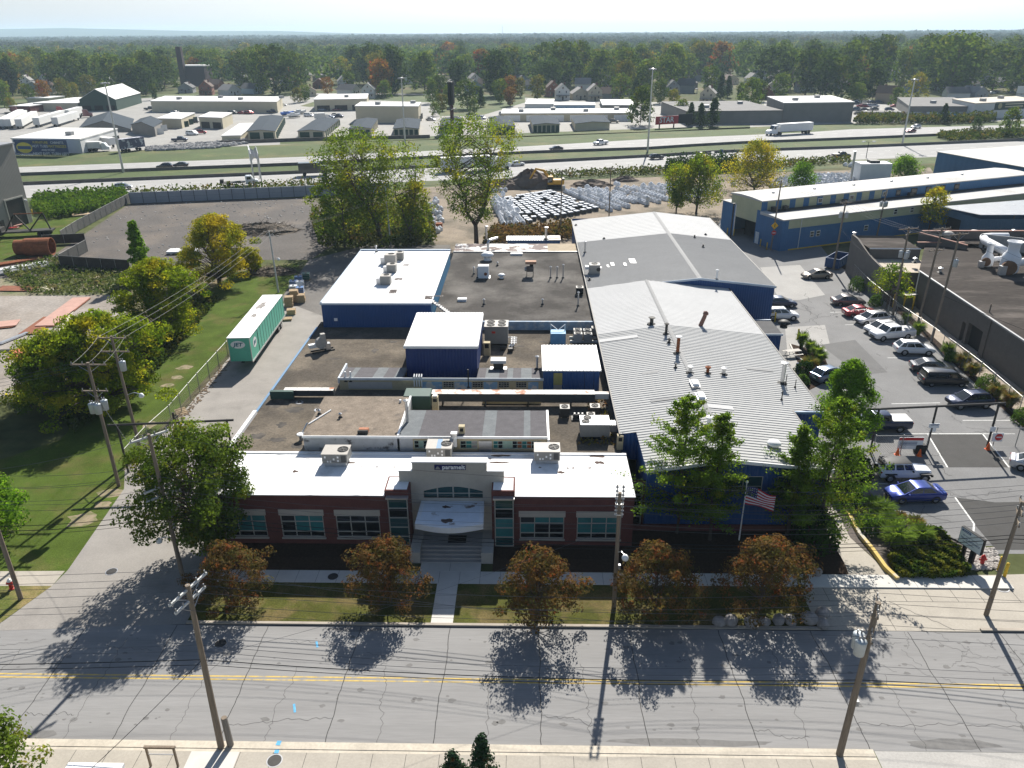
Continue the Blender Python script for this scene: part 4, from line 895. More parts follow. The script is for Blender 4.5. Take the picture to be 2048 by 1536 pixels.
for i,(x,y,h)in enumerate(((955,556,1.3),(948,548,.9),(1101,556,1.5),(1114,556,1.5),(1126,556,1.8),(1156,612,1.7),(968,609,.6),(1085,609,.6),(995,531,.4),(753,504,.8))):
 stack(x,y,ZB if x>800 else WZ+.1,h,.09,"slim capped vent pipe standing on the roof",M_galv,group="slim vent pipes on the flat roofs")
t=T("skylight_curb","low white box curb at the front of the tar roof","roof hatch",onroof(924,603,ZB));MB().box(0,.3,0,1.1,.7,.28).build("box",M_whitemetal,t);MB().box(0,.3,.28,1.14,.74,.04).build("lid",M_whitemetal,t)
t=T("skylight_curb","low white box curb at the back of the tar roof","roof hatch",onroof(1033,511,ZB));MB().box(0,.3,0,1.8,.6,.25).build("box",M_whitemetal,t);MB().box(0,.3,.25,1.84,.64,.04).build("lid",M_whitemetal,t)
p=P(1060,553,ZB);t=T("rusty_exhaust","rusty exhaust fan on legs with flat rust-brown hood on the tar roof","exhaust fan",(p.x,p.y+.2,ZB))
for a in(-.45,.45):
 for b in(-.35,.35):MB().box(a,b,0,.07,.07,.7).build("leg",M_steel,t)
MB().box(0,0,.7,1.0,.8,.7).build("body",mat("sooty_metal",(.12,.10,.09),.8,var=.3,scale=4),t,bevel=.05);MB().cyl((-.75,0,1.0),(-.45,0,1.0),.3,n=12).build("motor",M_greymetal,t)
MB().box(.1,.2,1.75,1.5,.9,.35).build("hood",mat("rust_hood",(.35,.2,.13),.8,var=.2,scale=2),t);MB().box(.2,.2,1.4,.5,.4,.36).build("neck",M_steel,t)
for i,(x,y,h,r_,mm,lab)in enumerate(((1332,668,1.1,.14,M_steel,"dark flue on the ridge nearest the coated roof"),(1355,706,1.7,.17,M_rust,"rusty brown stack with white cap on the hall ridge"),(1303,648,.7,.2,M_steel,"squat dark cowl at the edge of the coated roof"),(1338,686,.35,.1,M_steel,"tiny dark vent beside the ridge"),(1351,736,.5,.08,M_steel,"short dark pipe on the ridge line"),(1380,746,.6,.16,M_galv,"short silver vent nearest the ridge"),(1415,747,.6,.15,M_rust,"short rusty vent between two silver ones"),(1447,749,.6,.16,M_galv,"short silver vent farthest from the ridge"),(1564,766,2.0,.19,M_galv,"tall silver stack near the car park eave"),(1417,852,.75,.16,M_whitemetal,"white capped vent near the front of the ridge"),(1394,851,.45,.1,M_steel,"small dark vent beside the white capped one"),(1571,770,1.1,.04,M_steel,"thin dark rod beside the tall silver stack"),(1590,775,.8,.04,M_steel,"thin short rod nearest the eave"),(1563,800,.9,.05,M_steel,"thin dark rod above the roof notch"))):
 p=P(x,y,6.6);z=(zl if p.x<RX else zr)(p.x,0);stack(x,y,z,h,r_,lab,mm,r_>.09,group=None,capm=M_whitemetal if mm is M_rust and h>1 else None)
p=P(1404,655,6.5);t=T("exhaust_stack","leaning rust-brown exhaust with round head on the coated white roof","exhaust stack",(p.x,p.y,zr(p.x,0)));MB().cyl((-.2,0,0),(.2,0,1.2),.24,.22,10).build("pipe",mat("brown_metal",(.17,.09,.07),.7,var=.25,scale=4),t);MB().blob((.25,0,1.45),.32,.3,.28,4).build("head",MATS["brown_metal"],t,smooth=True)
for i,(x,y,lab)in enumerate(((1389,775,"long white domed skylight higher on the hall ridge"),(1401,801,"long white domed skylight lower on the hall ridge"))):
 p=P(x,y,6.9);t=T("skylight",lab,"skylight",(p.x,p.y,zl(p.x,0)+.02 if p.x<RX else zr(p.x,0)+.02))
 MB().box(0,0,0,.75,1.5,.22).build("curb",M_galv,t);MB().box(0,0,.22,.7,1.45,.2,0,0,.7).build("dome",M_whitemetal,t,bevel=.05);MB().box(.08,.05,.425,.22,.75,.01).build("lens",M_greymetal,t)
for i,(x,y,h,mm)in enumerate(((1170,505,1.6,M_galv),(1433,559,1.2,M_whitemetal),(1406,495,.5,M_steel),(1389,476,.5,M_steel),(1208,478,.3,M_steel),(1152,451,.3,M_steel),(1411,470,.3,M_steel),(1179,561,.4,M_steel))):
 p=P(x,y,6.6);stack(x,y,(fl if p.x<FR else fr)(p.x,0),h,.12,"small vent pipe on the grey far hall roof",mm,h>1,group="vents on the far hall roof")
stack(1460,480,0,6.9,.16,"dark tall flue beside the far hall eave",M_steel)
t=T("white_pole","white rail lying across the corner of the tan gravel deck","rail",(0,0,0));a=P(617,848,MZ+.2);b=P(662,820,MZ+.2);MB().cyl(a,b,.06,n=6).build("rail",M_whitemetal,t)
a=P(603,868,ZM+.5);b=P(615,845,ZM+1.3);MB().cyl(a,b,.06,n=6).build("rail",M_whitemetal,t)
t=T("roof_drain_hood","white round pipe hood at corner of the stained wall","vent",onroof(603,880,ZM));MB().cyl((0,0,0),(0,0,.5),.18,n=10).build("pipe",M_greymetal,t);MB().lathe([(.34,.5),(.34,.6),(.02,.7)],12).build("cap",M_whitemetal,t)
for x,y,lab in((681,835,"small grey flashing vent in the middle of the tan deck"),(639,828,"small grey pipe near the corner of the tan deck")):
 stack(x,y,MZ+.13,.3,.08,lab,M_galv)
p=P(727,866,MZ+.13);t=T("brick_stub","broken red brick chimney stub with roll of felt on the tan deck","chimney stub",(p.x,p.y,MZ+.13));MB().box(0,.25,0,.8,.4,.3).build("bricks",mat("orange_brick",(.38,.17,.10),.9,var=.3,scale=4),t);MB().cyl((-.45,-.1,.14),(.4,-.1,.14),.15,n=10).build("felt_roll",M_steel,t)
for i,(x,y)in enumerate(((599,805),(636,820))):
 p=P(x,y,ZM);t=T("roof_drain","round roof drain ringed with white on the gravel roof","roof drain",(p.x,p.y,ZM),0,"roof drains");MB().lathe([(.38,.0),(.36,.03),(.25,.035)],14).build("ring",M_galv,t);MB().lathe([(.2,.03),(.15,.12),(.02,.16)],10).build("strainer",M_black,t)
t=T("rear_annex","low blue annex with white ribbed roof behind the peeling white roof","annex",(0,0,0))
mb=MB();mb.bb(-3.5,5.2,126.2,129.0,0,5.2);mb.build("wall",M_blue,t)
mb=MB();ribroof(mb,-3.7,3.4,126.0,129.1,lambda x,y:5.22+.0*x,.4,.06);mb.build("ribbed_roof",M_whitemetal,t);mb=MB();mb.bb(3.41,5.3,126.0,129.1,5.2,5.3);mb.build("brown_roof",M_rustduct,t)
t=T("rear_cabinet","tall grey cabinet standing by the far hall wall","cabinet",P(1175,510));MB().box(0,0,0,1.6,1.4,5.4).build("body",M_greymetal,t);MB().box(0,0,5.4,1.7,1.5,.08).build("lid",M_whitemetal,t)
stack(1092,478,5.3,1.9,.2,"tall pale flue over the brown annex roof",M_galv)
stack(973,480,5.5,2.2,.17,"pale flue beside the rear bent pipe",M_galv)
p=P(976,500,ZB);t=T("bent_pipe","bent white pipe rising from the peeling roof","pipe",(p.x,p.y,ZB));MB().tube([(0,0,0),(0,0,1.1),(.2,.3,1.5),(1.4,1.8,1.5)],.2,8).build("pipe",M_galv,t)
M_tealS=mat("faded_blue_siding",(.045,.135,.27),.6,var=.12,scale=.5,rib=.5,ribstr=.4,spec=.3)
M_creamS=mat("cream_siding",(.42,.42,.27),.7,var=.1,scale=.6,rib=.5,ribstr=.3,spec=.2)
M_white2=mat("dusty_white_roof",(.46,.45,.425),.8,var=.12,scale=.15,var2=.06,scale2=2,col2=(.33,.315,.29),lo=.5,hi=.7,cscale=.15)
def frame_from(a,b):
 """local frame with origin a and x axis towards b (on the ground)"""
 a=Vector((a[0],a[1]));b=Vector((b[0],b[1]));d=b-a;return a,math.atan2(d.y,d.x),d.length
M_tealY=mat("faded_blue_end",(.045,.135,.27),.6,var=.12,scale=.5,rib=.5,ribaxis="Y",ribstr=.4,spec=.3);M_creamY=mat("cream_end",(.42,.42,.27),.7,var=.1,scale=.6,rib=.5,ribaxis="Y",ribstr=.3,spec=.2)
A0=P(1558,503);B0=P(1890,460)
org,ang,L0=frame_from(A0,B0)
HZ=height_at(A0,1558,440)
bw=T("blue_works","long faded blue works with cream band and stepped white roofs beyond the car park","factory building",(org.x,org.y,0),ang)
LB=75.0;DB=9.0
inv=Matrix.Rotation(-ang,2)
def loc(px_,py_,z=0):q=P(px_,py_,z);return inv@Vector((q.x-org.x,q.y-org.y))
ZL,VU,UZ=5.75,6.2,7.8
MB().wall((0,0),(LB,0),0,3.95).build("blue_wall",M_tealS,bw)
MB().poly([(0,7.2,0),(0,0,0),(0,0,ZL-.2),(0,7.2,6.25)]).build("blue_end_wall",M_tealY,bw);MB().wall((0,7.2),(2.5,7.2),0,6.2).build("jamb_wall",M_tealS,bw)
MB().wall((0,0),(1.4,0),3.95,ZL-.2).build("blue_corner",M_tealS,bw)
MB().wall((1.4,-.03),(LB,-.03),3.95,ZL-.2).build("cream_band",M_creamS,bw);MB().bb(1.4,LB,-.09,-.031,3.9,3.99).build("band_flashing",M_tealS,bw)
MB().prism([(-.12,-.2),(LB,-.2),(LB,VU-.01),(-.12,VU-.01)],ZL-.2,lambda x,y:ZL+max(0,y)*.06).build("roof",M_white2,bw)
MB().bb(1.4,LB,4.4,VU-.02,ZL+.36,ZL+.40).build("tar_strip",M_steel,bw)
for u,w_,z in((6.6,.9,2.0),(8.0,.9,2.0),(19.5,1.0,1.9),(26.3,.9,4.4),(30.5,.9,4.4)):
 wo=MB().bb(u,u+w_,-.09,-.035,z,z+1.1).build("window",M_whitep,bw);gm=MB()
 for k in(0,1):gm.bb(u+.1,u+w_-.1,-.1,-.092,z+.1+.48*k,z+.46+.48*k)
 gm.build("pane",M_glassd,wo)
for u in(13.5,4.1):MB().tube([(u,-.14,ZL-.2),(u,-.14,.2)],.07,5).build("downpipe",M_whitep,bw)
MB().bb(2,LB,-.06,-.003,.0,.22).build("yellow_plinth",M_yellowpost,bw)
for u in(2.2,4.8,19,36):MB().box(u,5.3,ZL+.4,.9,.7,.75).build("roof_vent",M_steel,bw)
x=0;k=0
while x<LB-3:
 nx=min(LB-3,x+(1.35 if k%2==0 else 1.9))if x<30 else LB-3;c_=k%2 and x<28;MB().wall((x,VU),(nx,VU),ZL+.3,UZ).build("upper_cream_panel" if c_ else "upper_blue_panel",M_creamS if c_ else M_tealS,bw);x=nx;k+=1
for u0,u1,za,zb in[(13.2,14.3,6.5,7.4),(21,22.1,6.5,7.4),(29.5,30.6,6.5,7.4),(33,34.2,6.3,7.5),(37,38.6,6.2,7.5),(41,42.4,6.3,7.5),(45,46.4,6.3,7.5),(49,50.4,6.3,7.5)]:
 wo=MB().bb(u0,u1,VU-.08,VU-.004,za,zb).build("window",M_whitep if u0<31 else M_steel,bw);MB().bb(u0+.12,u1-.12,VU-.1,VU-.082,za+.15,zb-.12).build("pane",M_glassd,wo)
MB().loft([[(u,VU-.2,UZ),(u,VU-.2,UZ+.18),(u,9,UZ+.42),(u,12.5,UZ+.45),(u,15.2,UZ+.2),(u,15.2,UZ)]for u in(-.15,LB-3)]).build("upper_roof",M_white2,bw)
MB().poly([(0,15,5.4),(0,7.2,3.7),(0,7.2,UZ),(0,15,UZ)][0:0]or[(0,13.4,3.8),(0,7.2,3.8),(0,7.2,6.2),(0,VU,6.2),(0,VU,UZ),(0,15,UZ),(0,15,6.0),(0,13.4,6.0)]).build("cream_gable",M_creamY,bw)
MB().wall((0,17.6),(0,13.4),0,6.0).build("blue_bay_wall",M_tealY,bw);MB().wall((14,17.6),(0,17.6),0,6.0).build("rear_wall",M_tealS,bw);MB().bb(-.1,14,13.3,17.7,6.0,6.15).build("bay_roof",M_white2,bw)
MB().wall((2.6,13.4),(2.6,7.2),0,3.8).build("dark_doorway",M_dark,bw);MB().bb(-.06,.02,13.25,13.5,0,6.0).build("door_post",M_whitep,bw);MB().bb(-.05,-.004,5.9,6.9,0,2.2).build("white_door",M_whitep,bw)
for i in range(6):MB().lathe([(.3,UZ+.4),(.25,UZ+.7),(.02,UZ+.8)],8,(6+10*i,10.5,0)).build("roof_vent",M_galv,bw)
def block(name,label,cat,pts,h,mw,mr,group=None,extra=None,fascia=None):
 c=sum((Vector((q[0],q[1]))for q in pts),Vector((0,0)))/len(pts);t=T(name,label,cat,(c.x,c.y,0),0,group)
 l=[(q[0]-c.x,q[1]-c.y)for q in pts];n=len(l)
 MB().prism(l,0,h-.15,cap=False).build("wall",mw,t)
 l2=[(x*1.01,y*1.01)for x,y in l];MB().prism(l2,h-.15,h).build("roof",mr,t);return t
q=[P(1440,470),P(1476,478),P(1530,425),P(1490,415)]
t=T("metal_shed","grey-blue metal shed with white ribbed roof and dark doorway by the blue works","shed",(0,0,0))
c0,c1,c2,c3=P(1868,470),P(1945,497),P(2300,497),P(2200,440)
M_slate=mat("slate_siding",(.07,.13,.20),.6,var=.12,scale=.5,rib=.5,ribstr=.4)
mb=MB();mb.wall((c0.x,c0.y),(c1.x,c1.y),0,5.4,[(2.2,6.2,0,4.2)],.3);mb.wall((c1.x,c1.y),(c2.x,c2.y),0,5.4);mb.wall((c2.x,c2.y),(c3.x,c3.y),0,5.4);mb.build("wall",M_slate,t)
mb=MB();d=(Vector((c1.x,c1.y))-Vector((c0.x,c0.y))).normalized();n_=Vector((-d.y,d.x));a=Vector((c0.x,c0.y))+d*2.0+n_*.35;mb.wall((a.x,a.y),((a+d*4.4).x,(a+d*4.4).y),0,4.3);mb.build("dark_doorway",M_dark,t)
mb=MB()
N=46;u0,u1,v0,v1=Vector((c0.x,c0.y)),Vector((c1.x,c1.y)),Vector((c3.x,c3.y)),Vector((c2.x,c2.y))
for i in range(N):
 for(f0,f1,h0,h1)in((i/N,(i+.6)/N,0,0),((i+.6)/N,(i+.7)/N,0,.08),((i+.7)/N,(i+.92)/N,.08,.08),((i+.92)/N,(i+1)/N,.08,0)):
  a0,a1=u0.lerp(u1,f0),u0.lerp(u1,f1);b0,b1=v0.lerp(v1,f0),v0.lerp(v1,f1)
  mb.poly([(a0.x,a0.y,5.5+h0+.6*f0),(a1.x,a1.y,5.5+h1+.6*f1),(b1.x,b1.y,5.5+h1+.6*f1),(b0.x,b0.y,5.5+h0+.6*f0)])
mb.build("ribbed_roof",M_whitemetal,t)
block("pale_works","wide pale flat-roofed works with blue front wall at the right edge of the bag yard","factory building",[P(1865,352),P(2050,392),P(2500,370),P(2250,320)],6.5,M_tealS,M_white2)
GZ=5.0
M_stuc=mat("grey_stucco",(.115,.105,.095),.9,var=.12,scale=1,var2=.08,scale2=9)
M_tarR=mat("weathered_tar",(.052,.045,.04),.95,var=.25,scale=.25,var2=.2,scale2=3,stretch=(.35,1.4,1),col2=(.11,.096,.085),lo=.5,hi=.7,cscale=.3,bump=.2,bscale=12,spec=.05)
gw=T("stucco_works","dark grey stucco works with weathered tar roof along the fenced alley","factory building",(0,0,0))
e0,e1,e2,e3=P(1836,645-10),P(2060,790),P(2500,700),P(2150,470)
G0=P(1838,542,GZ);G1=P(2060,690,GZ)
dv=Vector((G1.x-G0.x,G1.y-G0.y)).normalized()
G1=Vector((G0.x,G0.y))+dv*60;G0=Vector((G0.x,G0.y))
Gb=P(1955,470,GZ+.0);
Gl=P(1690,478,6.0)
n_=Vector((-dv.y,dv.x))
H_doors=[(14.5,15.4,0,2.6),(16.0,19.5,0,3.0)]
mb=MB();mb.wall((G0.x,G0.y),(G1.x,G1.y),0,GZ,H_doors,.5,0)
bk=48
mb.build("wall",M_stuc,gw)
q0,q1=G0,G1;q2=G1+n_*60;q3=P(2250,455,GZ);q4=P(1852,480,GZ)
MB().poly([(q0.x,q0.y,GZ-.02),(q1.x,q1.y,GZ-.02),(q2.x,q2.y,GZ-.02),(q3.x,q3.y,GZ-.02),(q4.x,q4.y,GZ-.02)]).build("tar_roof",M_tarR,gw)
mb=MB();a=G0;b=G1
for(a,b,h)in((G0,G1,.12),):
 d=(b-a).normalized();m_=Vector((d.y,-d.x));mb.add([(a.x+m_.x*.08,a.y+m_.y*.08,GZ-.1),(b.x+m_.x*.08,b.y+m_.y*.08,GZ-.1),(b.x+m_.x*.08,b.y+m_.y*.08,GZ+.08),(a.x+m_.x*.08,a.y+m_.y*.08,GZ+.08),(b.x-m_.x*.18,b.y-m_.y*.18,GZ+.08),(a.x-m_.x*.18,a.y-m_.y*.18,GZ+.08)],[(0,1,2,3),(3,2,4,5)])
mb.build("edge_trim",M_greymetal,gw)
mb=MB()
for u0_,u1_,_,zt in H_doors:
 a=G0+dv*(u0_-.1)+n_*.52;b=G0+dv*(u1_+.1)+n_*.52;mb.wall((a.x,a.y),(b.x,b.y),0,zt+.2)
mb.build("doorway",M_dark,gw)
mb=MB()
for u in(20.5,31,42):a=G0+dv*u-n_*.06;mb.box(a.x,a.y,0,.5,.16,GZ-.02,math.atan2(dv.y,dv.x))
mb.build("pilaster",M_stuc,gw)
a=G0+dv*.5-n_*.12;MB().tube([(a.x,a.y,GZ),(a.x,a.y,2.4),(a.x+.5,a.y-.5,.2)],.09,6).build("downpipe",M_whitemetal,gw)
for a,b in((P(1835,486,GZ+.5),P(1930,486,GZ+.5)),(P(1838,466,GZ+1.6),P(1935,492,GZ+.6)),(P(1845,463,GZ+1.7),P(2200,463,GZ+1.7))):
 mb=MB();d=Vector((b.x-a.x,b.y-a.y)).normalized();m_=Vector((-d.y,d.x));z0_,z1_=a.z,b.z
 def wl(mb,za,zb,off,mi):
  p_=[(a.x+m_.x*o_,a.y+m_.y*o_,z)for o_,z in((-off,za),(off,za))];
 mb.add([(a.x,a.y,GZ-.5),(b.x,b.y,GZ-.5),(b.x,b.y,z1_),(a.x,a.y,z0_),(a.x+m_.x*.3,a.y+m_.y*.3,GZ-.5),(b.x+m_.x*.3,b.y+m_.y*.3,GZ-.5),(b.x+m_.x*.3,b.y+m_.y*.3,z1_),(a.x+m_.x*.3,a.y+m_.y*.3,z0_)],[(0,1,2,3),(5,4,7,6),(0,3,7,4),(1,5,6,2)])
 o_=mb.build("parapet",M_stuc,gw)
 mb=MB();mb.add([(a.x-m_.x*.06,a.y-m_.y*.06,z0_+.01),(b.x-m_.x*.06,b.y-m_.y*.06,z1_+.01),(b.x-m_.x*.06,b.y-m_.y*.06,z1_+.14),(a.x-m_.x*.06,a.y-m_.y*.06,z0_+.14),(b.x+m_.x*.36,b.y+m_.y*.36,z1_+.14),(a.x+m_.x*.36,a.y+m_.y*.36,z0_+.14)],[(0,1,2,3),(3,2,4,5)])
 mb.build("red_coping",mat("clay_coping",(.30,.16,.12),.8,var=.2,scale=3),o_)
q5=P(2250,463,GZ+1.5);MB().poly([(P(1850,484,GZ+.55).x,P(1850,484,GZ+.55).y,GZ+.5),(P(2300,500,GZ+.5).x,P(2300,500,GZ+.5).y,GZ+.5),(q5.x,q5.y,GZ+.5),(P(1850,465,GZ+.5).x,P(1850,465,GZ+.5).y,GZ+.5)]).build("rear_roof",M_tarR,gw)
M_stuc2=mat("corner_stucco",(.14,.125,.11),.9,var=.12,scale=1)
K0,K1=P(1690,545),P(1757,600)
fh=height_at(K0,1697,470)
t=T("stucco_block","taller dark stucco block with sloping parapet beside the blue dumpster","building",(0,0,0))
ka,kb=Vector((K0.x,K0.y)),Vector((K1.x,K1.y));kd=(kb-ka).normalized();kn=Vector((-kd.y,kd.x))
h0,h1,h2=6.4,4.9,4.2
def at_(u,v):q=ka+kd*u+kn*v;return(q.x,q.y)
KL=(kb-ka).length
prof=[(0,h0),(KL*.18,6.3),(KL*.4,5.6),(KL*.62,5.0),(KL,h2+.3)]
mb=MB()
for i in range(4):
 (u0_,z0_),(u1_,z1_)=prof[i],prof[i+1]
 a,b=at_(u0_,0),at_(u1_,0);a2,b2=at_(u0_,.3),at_(u1_,.3)
 mb.poly([(*a,0),(*b,0),(*b,z1_),(*a,z0_)]);mb.poly([(*a,z0_),(*b,z1_),(*b2,z1_),(*a2,z0_)]);mb.poly([(*b2,0),(*a2,0),(*a2,z0_),(*b2,z1_)])
mb.wall(at_(0,9),at_(0,0),0,6.2);mb.wall(at_(KL,0),at_(KL,6),0,h2)
mb.build("wall",M_stuc2,t)
MB().poly([(*at_(0,.3),5.9),(*at_(KL*.5,.3),5.9),(*at_(KL*.5,8),5.9),(*at_(0,8),5.9)]).build("tar_roof",M_tarR,t)
mb=MB();mb.wall(at_(KL*.5,.3),at_(KL*.5,8),4.2,5.85);mb.build("inner_wall",M_stuc,t)
MB().poly([(*at_(KL*.5,.3),4.25),(*at_(KL,.3),4.25),(*at_(KL,8),4.25),(*at_(KL*.5,8),4.25)]).build("pale_porch_roof",mat("tan_roof",(.42,.36,.29),.9,var=.15,scale=1),t)
mb=MB();a=at_(KL*.5-.0,.3);b=at_(KL*.5,8);mb.tube([(*a,5.9),(*b,5.9)],.09,4);mb.build("white_edge",M_whitemetal,t)
M_duct=mat("white_duct",(.72,.73,.74),.45,var=.08,scale=1.2)
def roofat(x,y):p=P(x,y,GZ);return p
p=roofat(2015,545)
t=T("dust_collector","huge white flared exhaust stack with round inlet on the grey works roof","exhaust stack",(p.x,p.y,GZ))
MB().lathe([(.95,0),(1.25,.3),(1.25,2.2),(1.1,2.6),(.75,3.1),(.75,4.0),(1.05,4.5),(1.0,4.5),(.7,3.95)],20).build("stack",M_duct,t,smooth=True)
MB().cyl((-.6,-.9,1.0),(-.75,-1.35,1.0),1.0,n=18).build("inlet_ring",mat("brown_inlet",(.16,.09,.05),.8,var=.3),t);MB().box(-1.5,-1.1,0,.9,.6,1.3).build("motor",M_galv,t)
MB().tube([(1.0,.3,1.3),(3.0,.8,1.4),(6,1.2,1.4)],.55,12).build("side_duct",M_duct,t,smooth=True)
p=roofat(1972,532)
t=T("dust_collector","smaller white exhaust stack joined by a duct to the huge one","exhaust stack",(p.x,p.y,GZ))
MB().lathe([(.7,0),(.85,.3),(.8,1.3),(.45,1.9),(.42,3.0),(.62,3.4),(.58,3.4),(.38,3.0)],16).build("stack",M_duct,t,smooth=True);MB().cyl((-.5,-.6,.8),(-.62,-.8,.8),.62,n=16).build("inlet_ring",MATS["brown_inlet"],t);MB().box(-1.1,-.6,0,.7,.5,.9).build("motor",M_galv,t)
MB().cyl((.6,.2,.9),(2.3,.5,1.0),.36,n=12).build("link_duct",M_duct,t,smooth=True)
pts=[roofat(2010,525),roofat(1965,500),roofat(1962,492),roofat(2010,492)]
t=T("elbow_duct","thick white duct bending across the grey works roof","duct",(0,0,0))
MB().tube([(q.x,q.y,GZ+1.5)for q in(pts[0],pts[0].lerp(pts[1],.5),pts[1],pts[1].lerp(pts[2],.6)+Vector((.3,.6,0)),pts[2].lerp(pts[3],.3),pts[3])],.62,12).build("duct",M_duct,t,smooth=True)
for q in(pts[0].lerp(pts[1],.3),pts[1]):MB().box(q.x,q.y,GZ,.2,.2,1.2).build("leg",M_steel,t)
p=roofat(2045,505);t=T("roof_screen","grey corrugated screen wall behind the white exhausts","screen",(p.x,p.y,GZ),-.55);MB().bb(-6,6,-.08,.08,0,2.2).build("panel",mat("grey_siding",(.3,.3,.29),.6,var=.1,scale=1,rib=.3),t);MB().bb(-6,6,.1,.2,1.0,1.2).build("rail",M_steel,t)
for x,y,lab,s in((1893,478,"squat white turbine vent near the red coping",1.0),(1947,474,"cream roof fan at the back of the grey works",.9)):
 mushroom(x,y,GZ+.5,s,lab,M_acbeige)
for x,y in((1880,545),(1829,525),(2026,468),(1708,473)):
 stack(x,y,GZ if y>500 else GZ+.6,.6,.18,"stubby grey vent pipe on the grey works roof",M_galv,group="stubby vents on the grey works")
def bollard(x,y,label,h=1.15,group="yellow bollards",z=0):
 p=P(x,y);t=T("bollard",label,"bollard",(p.x,p.y,0),0,group)
 MB().lathe([(.11,0),(.11,h-.06),(.08,h-.01),(.02,h+.02)],10).build("post",M_yellowpost,t,smooth=True);MB().lathe([(.16,0),(.15,.05)],10).build("foot",M_concrete,t);return t
for x,y in((1785,615),(1806,617),(1824,620)):bollard(x,y,"yellow bollard beside the transformer cabinet",2.0,"bollards by the transformer cabinet")
for x,y in((1891,636),(1908,656),(1913,658),(1918,668)):bollard(x,y,"yellow bollard at the dark doorway of grey works",1.6,"bollards at the grey works doorway")
for x,y in((1595,678),(1549,645)):bollard(x,y,"yellow bollard near the lean-to",1.4,"bollards near the lean-to")
for x,y in((1454,470),(1467,472),(1520,493),(1533,500)):bollard(x,y,"yellow bollard at a doorway of the blue works",1.4,"bollards at the blue works")
for x,y,lab in((1996,1142,"yellow bollard behind the front pole, left one"),(2008,1155,"yellow bollard beside the front pole, right one")):bollard(x,y,lab,1.3)
p=P(1812,612);t=T("transformer_cabinet","green-grey transformer cabinet on a pad between bollards","transformer",(p.x,p.y,0),.3);MB().box(0,0,0,2.6,2.2,.15).build("pad",M_concrete,t);MB().box(0,0,.15,2.0,1.6,1.7).build("cabinet",mat("drab_green",(.12,.14,.11),.6,var=.1),t,bevel=.04);MB().box(0,.0,1.85,2.08,1.7,.08).build("lid",M_acbeige,t)
p=P(1925,660);t=T("meter_cabinet","pale grey meter cabinet against the grey works wall","cabinet",(p.x,p.y,0),-.6);MB().box(0,0,0,1.1,.7,1.8).build("cabinet",M_acbeige,t,bevel=.03);MB().box(0,0,1.8,1.16,.76,.05).build("lid",M_galv,t)
p=P(1677,535);t=T("dumpster","dark blue open-top dumpster at the corner of the stucco block","dumpster",(p.x,p.y+1,0),.9)
M_dumpb=mat("dumpster_blue",(.02,.06,.16),.6,var=.15,scale=2)
for q in((-2.6,0,.12,2.3),(2.6,0,.12,2.3)):MB().box(q[0],q[1],.25,q[2],q[3],1.6).build("end_wall",M_dumpb,t)
for s in(-1,1):MB().box(0,s*1.12,.25,5.08,.1,1.6).build("side_wall",M_dumpb,t)
MB().box(0,0,.2,5.0,2.1,.1).build("floor",M_dark,t);
for k in range(5):MB().box(-2+k,-1.2,.25,.12,.06,1.5).build("rib",M_dumpb,t)
M_tyre=mat("tyre_rubber",(.018,.018,.018),.85,var=.2,scale=8)
M_rim=mat("alloy",(.42,.42,.43),.3,.7,var=.1,scale=8)
M_carglass=glassmat("car_glass",(.012,.018,.02),.04,.7)
M_lamp=mat("headlight_glass",(.6,.62,.65),.1,.2,var=.1)
M_tail=mat("tail_lamp",(.35,.015,.012),.2,0,var=.1)
M_trimb=mat("black_trim",(.016,.016,.017),.6,var=.1)
def paint(name,col,metal=.25):return mat("paint_"+name,col,.28,metal,var=.03,scale=2,spec=.5,coat=.7)
P_body=paint("silver",(.42,.42,.42),.5)
